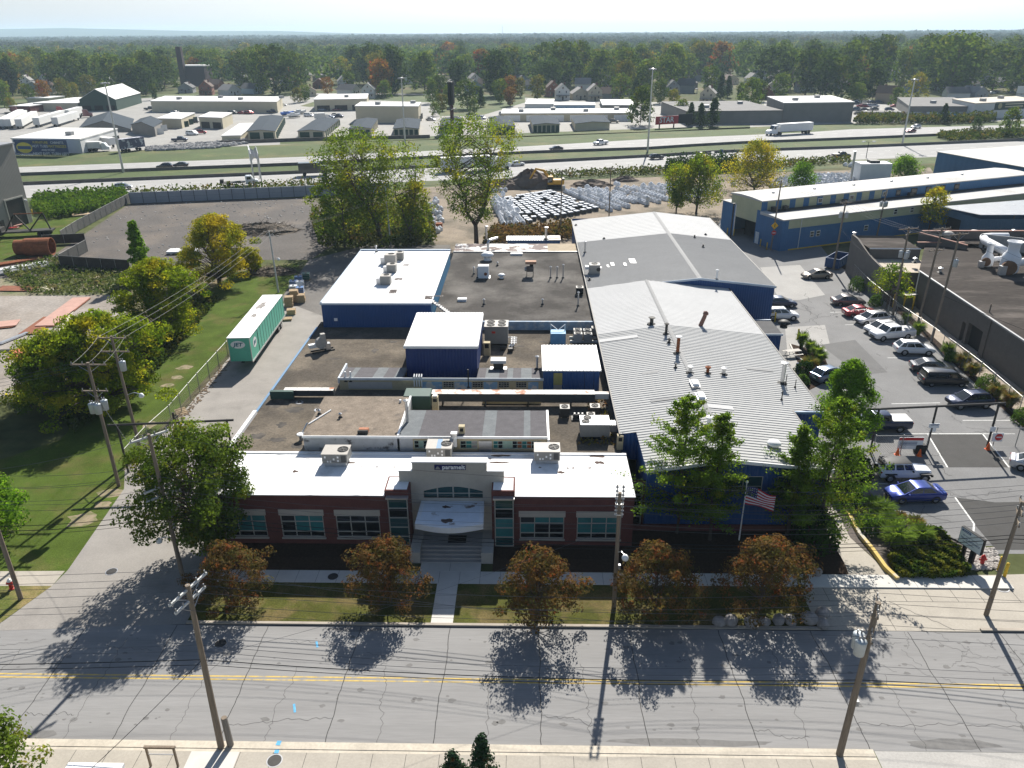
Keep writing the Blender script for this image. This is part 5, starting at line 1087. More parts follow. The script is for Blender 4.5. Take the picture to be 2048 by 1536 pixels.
def car(name,label,cat,kind,body,group=None):
 """front of the car at +x; origin on the ground under the middle"""
 D=dict(sedan=(4.75,1.84,1.44,.92,.74,.98,(-1.95,-1.0,.3,1.38)),suv=(4.65,1.88,1.68,1.06,.93,1.1,(-2.2,-1.62,.42,1.38)),wagon=(4.5,1.84,1.56,1.0,.87,1.04,(-2.12,-1.45,.45,1.42)),van=(5.1,1.98,1.75,1.05,.82,1.08,(-2.4,-2.2,.95,1.85)),pickup=(5.75,2.0,1.88,1.2,1.05,1.2,(-.75,-.6,.95,1.6)),jeep=(4.5,1.86,1.84,1.15,1.05,1.16,(-2.05,-1.98,.35,.75)))[kind]
 L,W,H,belt,nose,deck,(xa,xb,xc,xd)=D
 t=T(name,label,cat,(0,0,0),0,group);h=W/2;cl=.24 if kind in('sedan','wagon','van')else .38
 r_=.33 if kind in('sedan','wagon','van')else .39
 st=[(-L/2,.86,cl+.22,deck-.14),(-L/2+.07,.93,cl+.06,deck-.04),(-L/2+.35,.985,cl,deck),(xa,1.,cl,belt),(0,1.,cl,belt),(xd,1.,cl,belt-.02),(L/2-.75,.985,cl,(belt+nose)/2+.05),(L/2-.28,.94,cl+.02,nose+.02),(L/2-.06,.84,cl+.08,nose-.1),(L/2,.74,cl+.18,nose-.22)]
 if kind=='jeep':st=[(-L/2,.86,cl+.1,belt),(-L/2+.05,.88,cl+.05,belt),(0,.88,cl+.05,belt),(xd,.86,cl+.05,belt),(L/2-.3,.72,cl+.1,nose),(L/2-.05,.7,cl+.15,nose-.04),(L/2,.68,cl+.18,nose-.1)]
 rings=[]
 for x,k,zb,zt in st:
  w_=h*k;m_=(zb+zt)/2+.05
  rings.append([(x,-w_*.93,zb),(x,-w_,zb+.13),(x,-w_,m_),(x,-w_*.97,zt-.07),(x,-w_*.86,zt),(x,0,zt+.025),(x,w_*.86,zt),(x,w_*.97,zt-.07),(x,w_,m_),(x,w_,zb+.13),(x,w_*.93,zb)])
 mb=MB();mb.loft(rings,0)
 bw_,tw=h*.88,h*(.70 if kind not in('jeep','van','pickup')else .78)
 zr_=H;zb=belt-.03
 lo=[(xa,-bw_,zb),(xd,-bw_,zb),(xd,bw_,zb),(xa,bw_,zb)];hi=[(xb,-tw,zr_-.03),(xc,-tw,zr_-.03),(xc,tw,zr_-.03),(xb,tw,zr_-.03)]
 mb.add(lo+hi,[(0,1,5,4),(1,2,6,5),(2,3,7,6),(3,0,4,7)],0)
 cr=[(xb+.06,-tw*.93,zr_),(xc-.08,-tw*.93,zr_),(xc-.08,tw*.93,zr_),(xb+.06,tw*.93,zr_)]
 mb.add(hi+cr,[(0,1,5,4),(1,2,6,5),(2,3,7,6),(3,0,4,7),(4,5,6,7)],1 if kind=='jeep' else 0)
 b_=mb.build("body",[body,M_trimb],t,smooth=True)
 b_.data.set_sharp_from_angle(angle=math.radians(32))
 def onface(a,b,c,d,u,v):return Vector(a).lerp(Vector(b),u).lerp(Vector(d).lerp(Vector(c),u),v)
 def pane(a,b,c,d,u0,u1,v0,v1,off):
  n_=(Vector(b)-Vector(a)).cross(Vector(d)-Vector(a)).normalized()*off
  return[onface(a,b,c,d,u,v)+n_ for u,v in((u0,v0),(u1,v0),(u1,v1),(u0,v1))]
 wm=MB();wm.poly(pane(lo[1],lo[2],hi[2],hi[1],.05,.95,.06,.95,.012));wm.build("windscreen",M_carglass,t)
 wm=MB();wm.poly(pane(lo[3],lo[0],hi[0],hi[3],.08,.92,.2,.9,.012));wm.build("rear_window",M_carglass,t)
 sp={'pickup':((.06,.45),(.50,.86)),'sedan':((.12,.50),(.53,.88)),'van':((.04,.30),(.33,.62),(.65,.92)),'jeep':((.03,.33),(.38,.64),(.68,.94))}.get(kind,((.05,.24),(.27,.56),(.59,.90)))
 for s in(0,1):
  for u0,u1 in sp:
   wm=MB()
   if s==0:wm.poly(pane(lo[0],lo[1],hi[1],hi[0],u0,u1,.16,.88,.012))
   else:wm.poly(pane(lo[2],lo[3],hi[3],hi[2],1-u1,1-u0,.16,.88,.012))
   wm.build("side_window",M_carglass,t)
 wx=(L/2-.88,-L/2+.95)
 if kind=='jeep':wx=(L/2-.62,-L/2+.85)
 if kind=='pickup':wx=(L/2-.95,-L/2+1.25)
 for x in wx:
  for s in(-1,1):
   y=s*(h-.10)
   wh=MB();prof=[(r_*.62,-.11),(r_*.96,-.11),(r_,-.06),(r_,.06),(r_*.96,.11),(r_*.62,.11)]
   vs=[];n=18
   for rr,yy in prof:
    for i in range(n):a=2*PI*i/n;vs.append((x+rr*math.cos(a),y+yy,r_+rr*math.sin(a)))
   fs=[(j*n+i,j*n+(i+1)%n,(j+1)*n+(i+1)%n,(j+1)*n+i)for j in range(5)for i in range(n)]
   wo=wh.add(vs,fs).build("wheel",M_tyre,t,smooth=True)
   rm=MB();rm.cyl((x,y+s*.06,r_),(x,y+s*.092,r_),r_*.63,r_*.5,12);rm.build("rim",M_rim,wo)
   ar=MB();n=12
   a0=[(x+(r_+.075)*math.cos(PI*i/n),s*(h+.006),r_*.9+(r_+.075)*math.sin(PI*i/n))for i in range(n+1)]
   a1=[(x+(r_-.06)*math.cos(PI*i/n),s*(h+.006),r_*.9+(r_-.06)*math.sin(PI*i/n))for i in range(n+1)]
   for i in range(n):ar.poly([a0[i],a0[i+1],a1[i+1],a1[i]])
   ar.build("wheel_arch",M_trimb,t)
 for s in(-1,1):
  MB().box(L/2-.17,s*h*.62,nose-.25,.16,h*.34,.13).build("headlight",M_lamp,t,bevel=.02)
  MB().box(-L/2+.05,s*h*.74,deck-.28,.12,h*.26,.17).build("tail_light",M_tail,t,bevel=.02)
  MB().box(xd-.35,s*(h+.08),belt-.02,.14,.18,.13).build("mirror",body if kind not in('jeep',)else M_trimb,t,bevel=.02)
 MB().box(L/2-.02,0,cl+.14,.06,h*.95,.16).build("grille",M_trimb,t)
 MB().box(-L/2+.005,0,cl+.3,.03,.5,.12).build("number_plate",M_whitemetal,t)
 if kind=='pickup':
  MB().bb(-L/2+.1,xa-.1,-h*.84,h*.84,belt+.03,belt+.06).build("bed_cover",M_greymetal,t)
 if kind=='jeep':
  MB().cyl((-L/2-.18,.1,.95),(-L/2-.0,.1,.95),.38,n=16).build("spare_wheel",M_tyre,t)
  for s in(-1,1):
   for x in wx:MB().box(x,s*(h-.1),r_*2+.02,1.05,.34,.07).build("fender",M_trimb,t,bevel=.03)
  MB().box(L/2+.05,0,.5,.16,1.6,.2).build("bumper",M_trimb,t)
 if kind in('suv','wagon'):
  for s in(-1,1):MB().bb(xb+.3,xc-.3,s*tw*.86-.02,s*tw*.86+.02,zr_+.01,zr_+.05).build("roof_rail",M_trimb,t)
 return t
PROTO={}
def put_car(kind,px0,py0,px1,py1,label,pnt,name=None,cat=None,group=None,flip=False,z=0):
 """px0/py0: ground under the rear end, px1/py1: ground under the front end"""
 a,b=P(px0,py0),P(px1,py1);c=(a+b)/2;rz=math.atan2(b.y-a.y,b.x-a.x)
 cat=cat or{'sedan':'car','suv':'car','wagon':'car','van':'van','pickup':'pickup truck','jeep':'car'}[kind]
 name=name or{'sedan':'sedan_car','suv':'suv_car','wagon':'hatchback_car','van':'minivan','pickup':'pickup_truck','jeep':'boxy_suv'}[kind]
 if kind not in PROTO:
  t=car(name,label,cat,kind,P_body,group);PROTO[kind]=t
  for o in t.children:
   for sl2 in o.material_slots:
    if sl2.material is P_body:sl2.link='OBJECT';sl2.material=pnt
  t.location=(c.x,c.y,z);t.rotation_euler=(0,0,rz);return t
 t=dup(PROTO[kind],(c.x,c.y,z),rz,label,group);t.name=name
 first=PROTO[kind]
 for o,q in zip(first.children,t.children):pass
 for o in t.children:
  for sl2 in o.material_slots:
   if sl2.material and sl2.material.name.startswith("paint_"):sl2.link='OBJECT';sl2.material=pnt
 return t
white=paint("white",(.72,.72,.72),0);black=paint("black",(.012,.012,.014),.2);blue=paint("blue",(.008,.03,.22),.5);navy=paint("navy",(.012,.022,.06),.4)
silver=P_body;tan=paint("tan",(.30,.26,.215),.5);red=paint("red",(.26,.012,.02),.4);charcoal=paint("charcoal",(.045,.046,.05),.4);pale=paint("pale_silver",(.5,.5,.52),.4);bgrey=paint("blue_grey",(.13,.17,.24),.5);maroon=paint("maroon",(.13,.03,.04),.4)
GP="cars in the factory car park"
put_car('sedan',1660,555,1604,557,"tan sedan parked alone nearest the blue dumpster",tan,group=GP)
put_car('sedan',1665,609,1725,609,"dark taupe sedan next to the red car",mat("paint_taupe",(.12,.105,.10),.28,.4,var=.03,coat=.7),group=GP)
put_car('sedan',1686,632,1752,630,"dark red sedan between taupe sedan and silver hatchback",red,group=GP)
put_car('suv',1775,643,1707,650,"silver crossover between the red sedan and the white car",pale,group=GP)
put_car('wagon',1795,661,1727,668,"white hatchback beside the white pickup",white,group=GP)
put_car('pickup',1827,672,1737,680,"white pickup truck with grey bed cover in the lot row",white,group=GP)
put_car('suv',1790,706,1862,708,"white crossover facing the fence, below the white pickup",white,group=GP)
put_car('sedan',1824,740,1900,744,"dark sedan half hidden behind the black minivan",charcoal,group=GP)
put_car('van',1838,767,1930,768,"black minivan facing the fence",black,group=GP)
put_car('suv',1978,810,1893,814,"dark navy crossover nearest the barrier gate",navy,group=GP)
put_car('pickup',1804,857,1712,857,"dark blue pickup with silver bed cover partly behind the tree",navy,group=GP)
put_car('jeep',1752,955,1852,955,"white boxy off-roader with black hardtop and spare wheel",white,cat="car",group=GP)
put_car('sedan',1882,995,1771,998,"bright blue sedan parked nearest the entrance bed",blue,group=GP)
put_car('sedan',1535,612,1582,612,"dark blue car peeking from behind the far hall corner",navy,group=GP)
put_car('suv',1530,638,1592,638,"white crossover at the corner of the far hall",white,group=GP)
put_car('wagon',1630,764,1683,752,"pale blue-grey car half hidden beneath the lot tree",bgrey,group=GP)
put_car('sedan',2044,935,2110,950,"silver car cut off at the right edge beside barrier",pale,group=GP)
p=P(1664,753);t=T("motorcycle","dark motorcycle parked beside the flower bed by the hall","motorcycle",(p.x,p.y,0),.4)
for x in(-.7,.7):
 wo=MB().cyl((x,-.07,.32),(x,.07,.32),.32,n=14).build("wheel",M_tyre,t);MB().cyl((x,-.08,.32),(x,.08,.32),.18,n=10).build("rim",M_rim,wo)
MB().loft([[(x,-w_,z0_),(x,w_,z0_),(x,w_,z1_),(x,-w_,z1_)]for x,w_,z0_,z1_ in((-.8,.08,.6,.75),(-.3,.14,.35,.78),(.15,.18,.35,.95),(.55,.09,.6,.95))]).build("frame",M_trimb,t);MB().box(-.35,0,.76,.7,.24,.1).build("seat",M_black,t);MB().tube([(.5,-.35,1.0),(.55,0,1.02),(.5,.35,1.0)],.025,5).build("handlebar",M_rim,t);MB().box(.62,0,.8,.12,.2,.2).build("headlight",M_lamp,t)
GF="vehicles on the freeway"
def hw(kind,x0,y0,x1,y1,label,pnt,**k):return put_car(kind,x0,y0,x1,y1,label,pnt,group=GF,z=.03,**k)
hw('suv',344,337,316,338,"black crossover on the far carriageway, left of the other dark car",black)
hw('sedan',376,333,347,334,"dark sedan on the far carriageway just ahead of the black crossover",charcoal)
hw('suv',232,380,262,378,"pale silver crossover on the near carriageway above the block wall",pale)
hw('sedan',1125,300,1099,301,"grey sedan on the far carriageway right of the cottonwood",charcoal)
hw('pickup',1217,288,1185,291,"white pickup on the far carriageway",white)
hw('suv',1299,319,1326,318,"dark grey crossover on the near carriageway by the light mast",charcoal)
hw('pickup',1663,316,1700,315,"black pickup on the near carriageway",black)
hw('sedan',1833,264,1808,266,"maroon car on the far carriageway beside a white one",maroon)
hw('suv',1843,256,1819,258,"white crossover on the far carriageway behind the maroon car",white)
hw('sedan',1022,332,1046,331,"white car following the white lorry on the near carriageway",white)
def semi(label,a,b,cab_col,name="semi_truck"):
 a,b=P(*a),P(*b);rz=math.atan2(b.y-a.y,b.x-a.x);c=a
 t=T(name,label,"truck",(a.x,a.y,.03),rz,GF)
 M_tr=mat("trailer_white",(.68,.68,.67),.5,var=.06,scale=.5,rib=1.2,ribstr=.15)
 MB().bb(0,15.8,-1.3,1.3,1.2,4.1).build("trailer_box",M_tr,t,bevel=.04);MB().bb(.3,15.5,-.9,.9,.95,1.19).build("chassis",M_steel,t)
 mb=MB();mb.loft([[(x,-1.2,.6),(x,1.2,.6),(x,w_,z),(x,-w_,z)]for x,w_,z in((16.6,1.15,3.7),(18.3,1.15,3.6),(19.0,1.1,2.2),(20.6,.95,1.8),(20.9,.9,1.5))]);mb.build("cab",cab_col,t,bevel=.05)
 MB().add([(18.38,-1.0,3.35),(18.98,-1.0,2.35),(18.98,1.0,2.35),(18.38,1.0,3.35)],[(0,1,2,3)]).build("windscreen",M_carglass,t).location=(.05,0,.04)
 for s in(-1,1):MB().bb(17.6,18.5,s*1.19-.02,s*1.19+.02,2.3,3.1).build("side_window",M_carglass,t);MB().box(20.85,s*.75,1.0,.12,.3,.22).build("headlight",M_lamp,t)
 for x in(1.6,2.9,15.2,16.4,19.8):
  for s in(-1,1):MB().cyl((x,s*.85,.5),(x,s*1.25,.5),.5,n=14).build("wheel",M_tyre,t)
 MB().bb(15.0,20.6,-.5,.5,.5,.95).build("frame_rail",M_steel,t);return t
semi("white semi truck with long white trailer heading left on the far carriageway",(1620,266),(1509,273),white)
semi("white lorry with white trailer partly hidden by the cottonwood crown",(880,345),(1010,338),white)
p=P(500,371);t=T("flatbed_truck","white-cabbed flatbed truck on the near carriageway above the wall","truck",(p.x,p.y,.03),math.atan2(P(560,367).y-P(440,373).y,P(560,367).x-P(440,373).x),GF)
MB().loft([[(x,-1.1,.5),(x,1.1,.5),(x,1.05,z),(x,-1.05,z)]for x,z in((-.9,2.6),(.6,2.6),(1.1,1.7),(2.2,1.45),(2.35,1.1))]).build("cab",white,t,bevel=.05);MB().bb(-7.4,-1.1,-1.2,1.2,.95,1.15).build("flatbed",M_steel,t);MB().bb(-7.3,-6.4,-.9,.9,1.15,1.9).build("headboard",M_steel,t)
for s in(-1,1):
 MB().bb(-.5,.5,s*1.07-.02,s*1.07+.02,1.7,2.35).build("side_window",M_carglass,t)
 for x in(1.3,-5.2):MB().cyl((x,s*.8,.48),(x,s*1.2,.48),.48,n=12).build("wheel",M_tyre,t)
p=P(628,351);t=T("box_truck","dark truck nearly hidden behind the left cottonwood on the freeway","truck",(p.x,p.y,.03),.22,GF);MB().bb(-4,2,-1.2,1.2,1,3.6).build("box_body",charcoal,t,bevel=.04);MB().bb(2.05,3.9,-1.1,1.1,.6,2.6).build("cab",black,t,bevel=.15)
for x in(-2.5,3):
 for s in(-1,1):MB().cyl((x,s*.8,.48),(x,s*1.15,.48),.48,n=12).build("wheel",M_tyre,t)
a=P(476,676,4.1);b=P(545,590,4.1);rz=math.atan2(b.y-a.y,b.x-a.x);LT=(b-a).length
t=T("parked_trailer","green ribbed box trailer with white roof parked in the driveway","trailer",(a.x,a.y,0),rz)
M_tgreen=mat("trailer_green",(.10,.42,.30),.5,var=.1,scale=1,var2=.06,scale2=6)
M_tpale=mat("trailer_pale_green",(.17,.52,.39),.5,var=.1,scale=1.5)
W2=1.3
mb=MB();mb.bb(0,LT,-W2,W2,1.15,4.06);mb.build("box_body",M_tgreen,t)
mb=MB();k=3.2
while k<LT-.3:mb.bb(k,k+.07,-W2-.035,-W2-.002,1.25,4.0);k+=1.15
mb.build("side_post",M_steel,t);mb=MB();mb.bb(3.3,LT-.1,-W2-.02,-W2-.003,1.3,3.95);mb.build("ribbed_panel",mat("panel_green",(.13,.47,.35),.5,var=.08,scale=1.5,rib=.16,ribstr=.5),t)
mb=MB();mb.bb(-.03,LT+.03,-W2-.05,W2+.05,4.065,4.13);mb.build("roof",M_whiteroof,t)
mb=MB();r=random.Random(5);splat(mb,LT*.48,.2,.7,.3,4.135,r);splat(mb,LT*.72,.3,1.3,.55,4.136,r);mb.build("roof_stain",mat("grey_stain",(.25,.23,.21),.9,var=.4,scale=3),t)
mb=MB()
for y in(-W2-.02,W2-.06):mb.bb(-.04,.04,y,y+.08,1.15,4.06)
mb.bb(-.04,LT,-W2-.045,-W2-.004,1.0,1.2);mb.build("rail",M_galv,t)
ov=MB();n=22;ov.poly([(-.012,.15+.85*math.cos(2*PI*i/n)*-1,3.25+.48*math.sin(2*PI*i/n))for i in range(n)]);ov.build("white_oval",M_whitemetal,t)
text_part("lettering","JET",mat("logo_teal",(.03,.16,.2),.5,var=0),t,(-.03,.15,3.25),.62,rot=(PI/2,0,-PI/2),width=1.2,bold=.02,shear=.2)
ov=MB();ov.poly([(1.8+.75*math.cos(2*PI*i/n),-W2-.012,2.9+.62*math.sin(2*PI*i/n))for i in range(n)]);ov.build("white_oval",M_whitemetal,t)
text_part("lettering","JET",MATS["logo_teal"],t,(1.8,-W2-.03,2.9),.5,width=1.0,bold=.02,shear=.2)
for x in(LT-3.4,LT-2.1):
 for s in(-1,1):
  wo=MB().cyl((x,s*.7,.5),(x,s*1.22,.5),.5,n=16).build("wheel",M_tyre,t);MB().cyl((x,s*1.2,.5),(x,s*1.24,.5),.26,n=12).build("rim",M_rim,wo)
MB().bb(LT-4.2,LT-1.4,-.5,.5,.7,1.14).build("bogie",M_steel,t)
for s in(-1,1):MB().bb(2.4,2.55,s*.7-.07,s*.7+.07,.05,1.14).build("landing_leg",M_steel,t);MB().box(2.47,s*.7,0,.35,.35,.05).build("foot",M_steel,t)
def fence(name,label,pts,h,step=3.0,mesh=True,cat="fence",rail=M_chain,solid=None):
 t=T(name,label,cat,(pts[0].x,pts[0].y,0));o=pts[0]
 rl=MB();wr=MB();posts=[]
 for i in range(len(pts)-1):
  a,b=pts[i]-o,pts[i+1]-o;a.z=b.z=0;d=b-a;n=max(1,round(d.length/step))
  for k in range(n):posts.append(a+d*(k/n))
  rl.cyl(a+Vector((0,0,h)),b+Vector((0,0,h)),.03,n=5)
  u=d.normalized();L_=d.length
  if solid:wr.poly([(a.x,a.y,.1),(b.x,b.y,.1),(b.x,b.y,h-.05),(a.x,a.y,h-.05)])
  elif mesh:
   k=-h
   while k<L_:
    for s in(0,1):
     x0,x1=(k,k+h);zz0,zz1=(0.05,h)if s==0 else(h,.05)
     c0,c1=max(0,x0),min(L_,x1)
     if c1<=c0:continue
     f0,f1=(c0-x0)/h,(c1-x0)/h;za,zb=zz0+(zz1-zz0)*f0,zz0+(zz1-zz0)*f1
     p,q=a+u*c0,a+u*c1;wr.poly([(p.x,p.y,za-.008),(q.x,q.y,zb-.008),(q.x,q.y,zb+.008),(p.x,p.y,za+.008)])
    k+=.22
 posts.append(pts[-1]-o)
 rl.build("top_rail",rail,t);wr.build("mesh_panel",solid or M_chain,t)
 for q in posts:MB().cyl((q.x,q.y,0),(q.x,q.y,h+.12),.045,n=6).build("post",rail,t)
 return t
def poleline(*a):return pp(*a)
fence("chain_link_fence","chain-link fence along the alley beside the grey works",poleline(1700,552,1735,590,1790,638,1860,688,1905,722,1955,762,2010,812,2060,858,2130,920),2.3)
fence("chain_link_fence","chain-link fence between the left lawn and the driveway",poleline(256,942,300,892,345,850,400,783,457,717,500,672),2.2)
fence("chain_link_fence","chain-link fence with posts in front of the right-hand lot behind the cones",poleline(1985,893,2030,893,2100,893),2.0)
M_slat=mat("fence_slats",(.05,.042,.036),.9,var=.3,scale=2)
M_slat2=mat("grey_slats",(.075,.075,.07),.8,var=.25,scale=1.5)
fence("slatted_fence","dark slatted fence along the left side of the gravel yard",poleline(125,484,158,462,262,405),2.2,solid=M_slat2)
fence("slatted_fence","dark fence in front of the gravel yard beside the saplings",poleline(122,536,262,545),2.2,solid=M_slat)
fence("slatted_fence","short leaning grey fence panel at the yard entrance",poleline(122,534,176,503),2.2,solid=M_slat2)
fence("slatted_fence","short dark fence return behind the rusty pipe",poleline(88,490,172,486),1.9,solid=M_slat)
t=T("block_wall","long pale grey panel wall along the back of the gravel yard","wall");a,b=P(262,407),P(632,392);d=(b-a).normalized();n_=Vector((-d.y,d.x,0));M_bw=mat("panel_grey",(.27,.30,.34),.8,var=.1,scale=.3)
h_=height_at(a,262,385);k=0;L_=(b-a).length+16;i=0
mb=MB();ang_=math.atan2(d.y,d.x)
while k<L_:
 q=a+d*(k+1.45)
 for zz in(0,h_/2):mb.box(q.x,q.y,zz+.02,2.85,.2,h_/2-.04,ang_)
 k+=2.9
mb.build("wall_panel",M_bw,t);mb=MB();k=0
while k<=L_:q=a+d*k;mb.box(q.x,q.y,0,.16,.34,h_+.1,ang_);k+=2.9
q=a+d*L_/2;mb.box(q.x,q.y,h_/2-.03,L_,.16,.06,ang_);mb.build("wall_post",mat("dark_panel_joint",(.12,.13,.145),.8,var=.1),t)
def header(label,posts,beam_y):
 base=[P(*q[:2])for q in posts];h=height_at(base[0],posts[0][2],posts[0][3]);t=T("entrance_portal",label,"gate frame",(base[0].x,base[0].y,0));o=base[0]
 for q in base:MB().cyl((q.x-o.x,q.y-o.y,0),(q.x-o.x,q.y-o.y,h+.1),.10,n=8).build("post",M_steel,t)
 a,b=base[0]-o,base[-1]-o;d=(b-a).normalized();MB().cyl(a-d*.8+Vector((0,0,h)),b+d*.6+Vector((0,0,h)),.11,n=8).build("beam",M_steel,t);return t,h
gt,gh=header("dark overhead gate frame on posts across the car park entrance",[(1740,905,1760,818),(1853,898,1874,817),(1974,893,1996,814)],0)
gt2,gh2=header("dark overhead gate frame across the driveway behind the big tree",[(257,945,238,850),(365,920,354,852),(470,935,470,862)],0)
def signplate(x,y,px,py,w_,h,label,face,txt=None,tm=None,name="sign_plate",post=False,ts=.2,group=None):
 b=P(x,y);z=height_at(b,px,py);t=T(name,label,"sign",(b.x,b.y-.14,z),0,group);MB().box(0,0,-h/2,w_,.04,h).build("board",face,t)
 if txt:
  for i,(s,k)in enumerate(txt):text_part("lettering",s,tm,t,(0,-.03,k),ts,width=None,extrude=.004)
 if post:MB().cyl((0,.06,-z),(0,.06,h/2),.04,n=6).build("post",M_galv,t)
 return t
M_signw=mat("sign_face",(.7,.72,.74),.5,var=.03);M_signb=mat("sign_ink",(.03,.08,.2),.6,var=0);M_signr=mat("sign_red",(.5,.03,.03),.5,var=0)
signplate(1855,898,1865,850,.95,.45,"white notice high on the middle gate post",M_signw,(("NOTICE",.08),),M_signb);signplate(1855,897,1862,858,.55,.4,"smaller white notice below the first on the middle gate post",M_signw)
signplate(1974,893,1984,857,.5,.5,"small white notice on the outer gate post",M_signw)
t=signplate(1815,905,1828,885,2.3,1.25,"white gate notice with red header hanging on the chain gate",M_signw);MB().box(0,-.03,.32,2.25,.02,.28).build("red_header",M_signr,t)
for z in(.1,-.05,-.2):MB().box(-.2,-.028,z,1.6,.015,.06).build("text_line",M_signb,t)
t=signplate(1988,893,1995,873,1.0,.9,"white sign with round red no-entry disc by the outer gate post",M_signw,name="no_entry_sign");MB().cyl((.1,-.04,.02),(.1,-.03,.02),.36,n=20).build("disc",M_signr,t);MB().box(.1,-.05,-.03,.5,.012,.1).build("bar",M_signw,t)
fence("chain_link_gate","chain-link gate leaf beside the white gate notice",poleline(1745,907,1800,907,1850,905),1.9,cat="gate")
p=P(1838,905);t=T("gate_operator","black motor unit for the car park gate beside cones","gate motor",(p.x,p.y,0));MB().box(0,0,0,1.0,.7,.9).build("box",M_black,t,bevel=.1);MB().tube([(-.5,0,.7),(-1.4,.2,1.0),(-2.1,0,.8)],.05,5).build("arm",M_steel,t)
for x,y,lab in((1794,910,"orange cone by the chain gate post"),(1838,912,"orange cone beside the black gate motor"),(1975,899,"orange cone at the outer gate post")):
 p=P(x,y);t=T("traffic_cone",lab,"cone",(p.x,p.y,0),0,"orange cones at the gate");MB().lathe([(.2,.03),(.05,.72),(.02,.74)],10).build("cone",M_orange,t);MB().box(0,0,0,.45,.45,.03).build("base",M_orange,t);MB().lathe([(.145,.3),(.105,.45)],10).build("band",M_orange,t)
p=P(1578,712);t=T("picnic_table","pale wooden picnic table on the slab beside the hall","picnic table",(p.x+.4,p.y,0),.25);M_pt=mat("grey_timber",(.5,.47,.43),.85,var=.15,scale=4)
for i in range(5):MB().bb(-.95,.95,-.38+.155*i,-.25+.155*i,.72,.76).build("top_plank",M_pt,t)
for s in(-1,1):MB().bb(-.95,.95,s*.75-.13,s*.75+.13,.43,.47).build("bench",M_pt,t)
for x in(-.65,.65):
 for s in(-1,1):MB().tube([(x,s*.2,.72),(x,s*.62,0)],.04,4).build("leg",M_pt,t)
p=P(1596,742);t=T("litter_bin","dark blue round bin near the picnic table","bin",(p.x,p.y,0));MB().lathe([(.28,0),(.33,.85),(.35,.87),(.2,1.02),(.02,1.05)],14).build("barrel",mat("bin_blue",(.02,.05,.16),.5,var=.1),t,smooth=True);MB().lathe([(.355,.86),(.355,.9)],14).build("rim",M_black,t)
L_dark=leafmat("leaf_dark",(.018,.042,.008),(.035,.075,.012),scale=2,trans=.25)
L_bush=leafmat("leaf_bush",(.055,.11,.016),(.10,.17,.026),scale=2,trans=.3)
L_grass=leafmat("leaf_grass",(.14,.225,.034),(.21,.29,.05),scale=1.5,trans=.55)
L_rgrass=leafmat("leaf_redgrass",(.15,.17,.035),(.24,.14,.04),scale=1.2,trans=.4)
L_jun=leafmat("leaf_juniper",(.045,.08,.012),(.15,.155,.024),scale=1.1,trans=.2)
def quads(C,S,rs,up=0.,asp=1.,N=None):
 """leaf quads at centres C (n,3) of size S (n,), random tilt"""
 n=len(C);a=rs.normal(size=(n,3));a[:,2]*=(1-up)
 if N is not None:N=N+rs.normal(size=(n,3))*.42;N/=np.linalg.norm(N,axis=1)[:,None];a-=N*(a*N).sum(1)[:,None]
 a/=np.linalg.norm(a,axis=1)[:,None]
 b=rs.normal(size=(n,3))if N is None else np.cross(N,a);b-=a*(a*b).sum(1)[:,None];b/=np.linalg.norm(b,axis=1)[:,None]
 a=a*(S*asp)[:,None]/2;b=b*S[:,None]/2
 return np.stack([C-a-b*.5,C+a*.2-b,C+a+b*.5,C-a*.2+b],1)
def bush_mesh(name,rx,ry,rz,n,s,m,seed,shell=.75,jit=.1):
 rs=np.random.RandomState(seed);d=rs.normal(size=(n,3));d/=np.linalg.norm(d,axis=1)[:,None];d[:,2]=np.abs(d[:,2])*1.0-.1
 k=(shell+(1-shell)*rs.rand(n))*(1+jit*np.sin(d[:,0]*5+seed)*np.cos(d[:,1]*6));C=d*k[:,None]*np.array([rx,ry,rz])+np.array([0,0,.12*rz])
 return np_mesh(name,quads(C,s*(.6+.8*rs.rand(n)),rs,N=d),m)
def bush(x,y,label,r_=1.,h=1.5,m=L_bush,n=900,name="clipped_bush",cat="bush",group=None,s=.16,jit=.05,ry=None):
 p=P(x,y);me=bush_mesh("leaves",r_,ry or r_,h,n,s,m,int(x+y));t=T(name,label,cat,(p.x,p.y,0),0,group);link("leaves",me,t);MB().tube([(0,0,0),(.05,0,h*.5),(-.1,.1,h*.75)],[.08,.06,.03],5).build("stem",M_bark,t);return t
for x,y,r_,h,lab in((1712,580,1.35,2.2,"largest round clipped bush beside the stucco block"),(1750,610,1.1,1.6,"round clipped bush by the taupe sedan"),(1903,722,.9,1.3,"small round clipped bush behind the black minivan"),(1973,778,1.35,1.8,"wide round clipped bush above the navy crossover"),(2046,845,1.2,1.7,"round clipped bush at the right edge by the fence"),(1608,748,1.3,1.7,"round dark bush near the blue bin"),(1603,768,.9,1.2,"small round bush hard against the hall eave"),(1738,1060,1.05,1.5,"round clipped bush in the entrance bed by the yellow kerb")):
 bush(x,y,lab,r_,h,L_bush if x!=1608 else L_dark,group="round clipped bushes")
bush(1706,955,"dark loose bush at the foot of the lot tree",1.7,2.6,L_dark,1400,"loose_bush",s=.2,jit=.2);bush(1690,1000,"low dark bush between lot tree and blue car",1.6,1.4,L_dark,900,"loose_bush",s=.2,jit=.2)
bush(1625,1092,"broad dark evergreen bush at the front corner of the hall",1.9,3.4,L_dark,2600,"evergreen_bush",s=.2,jit=.15)
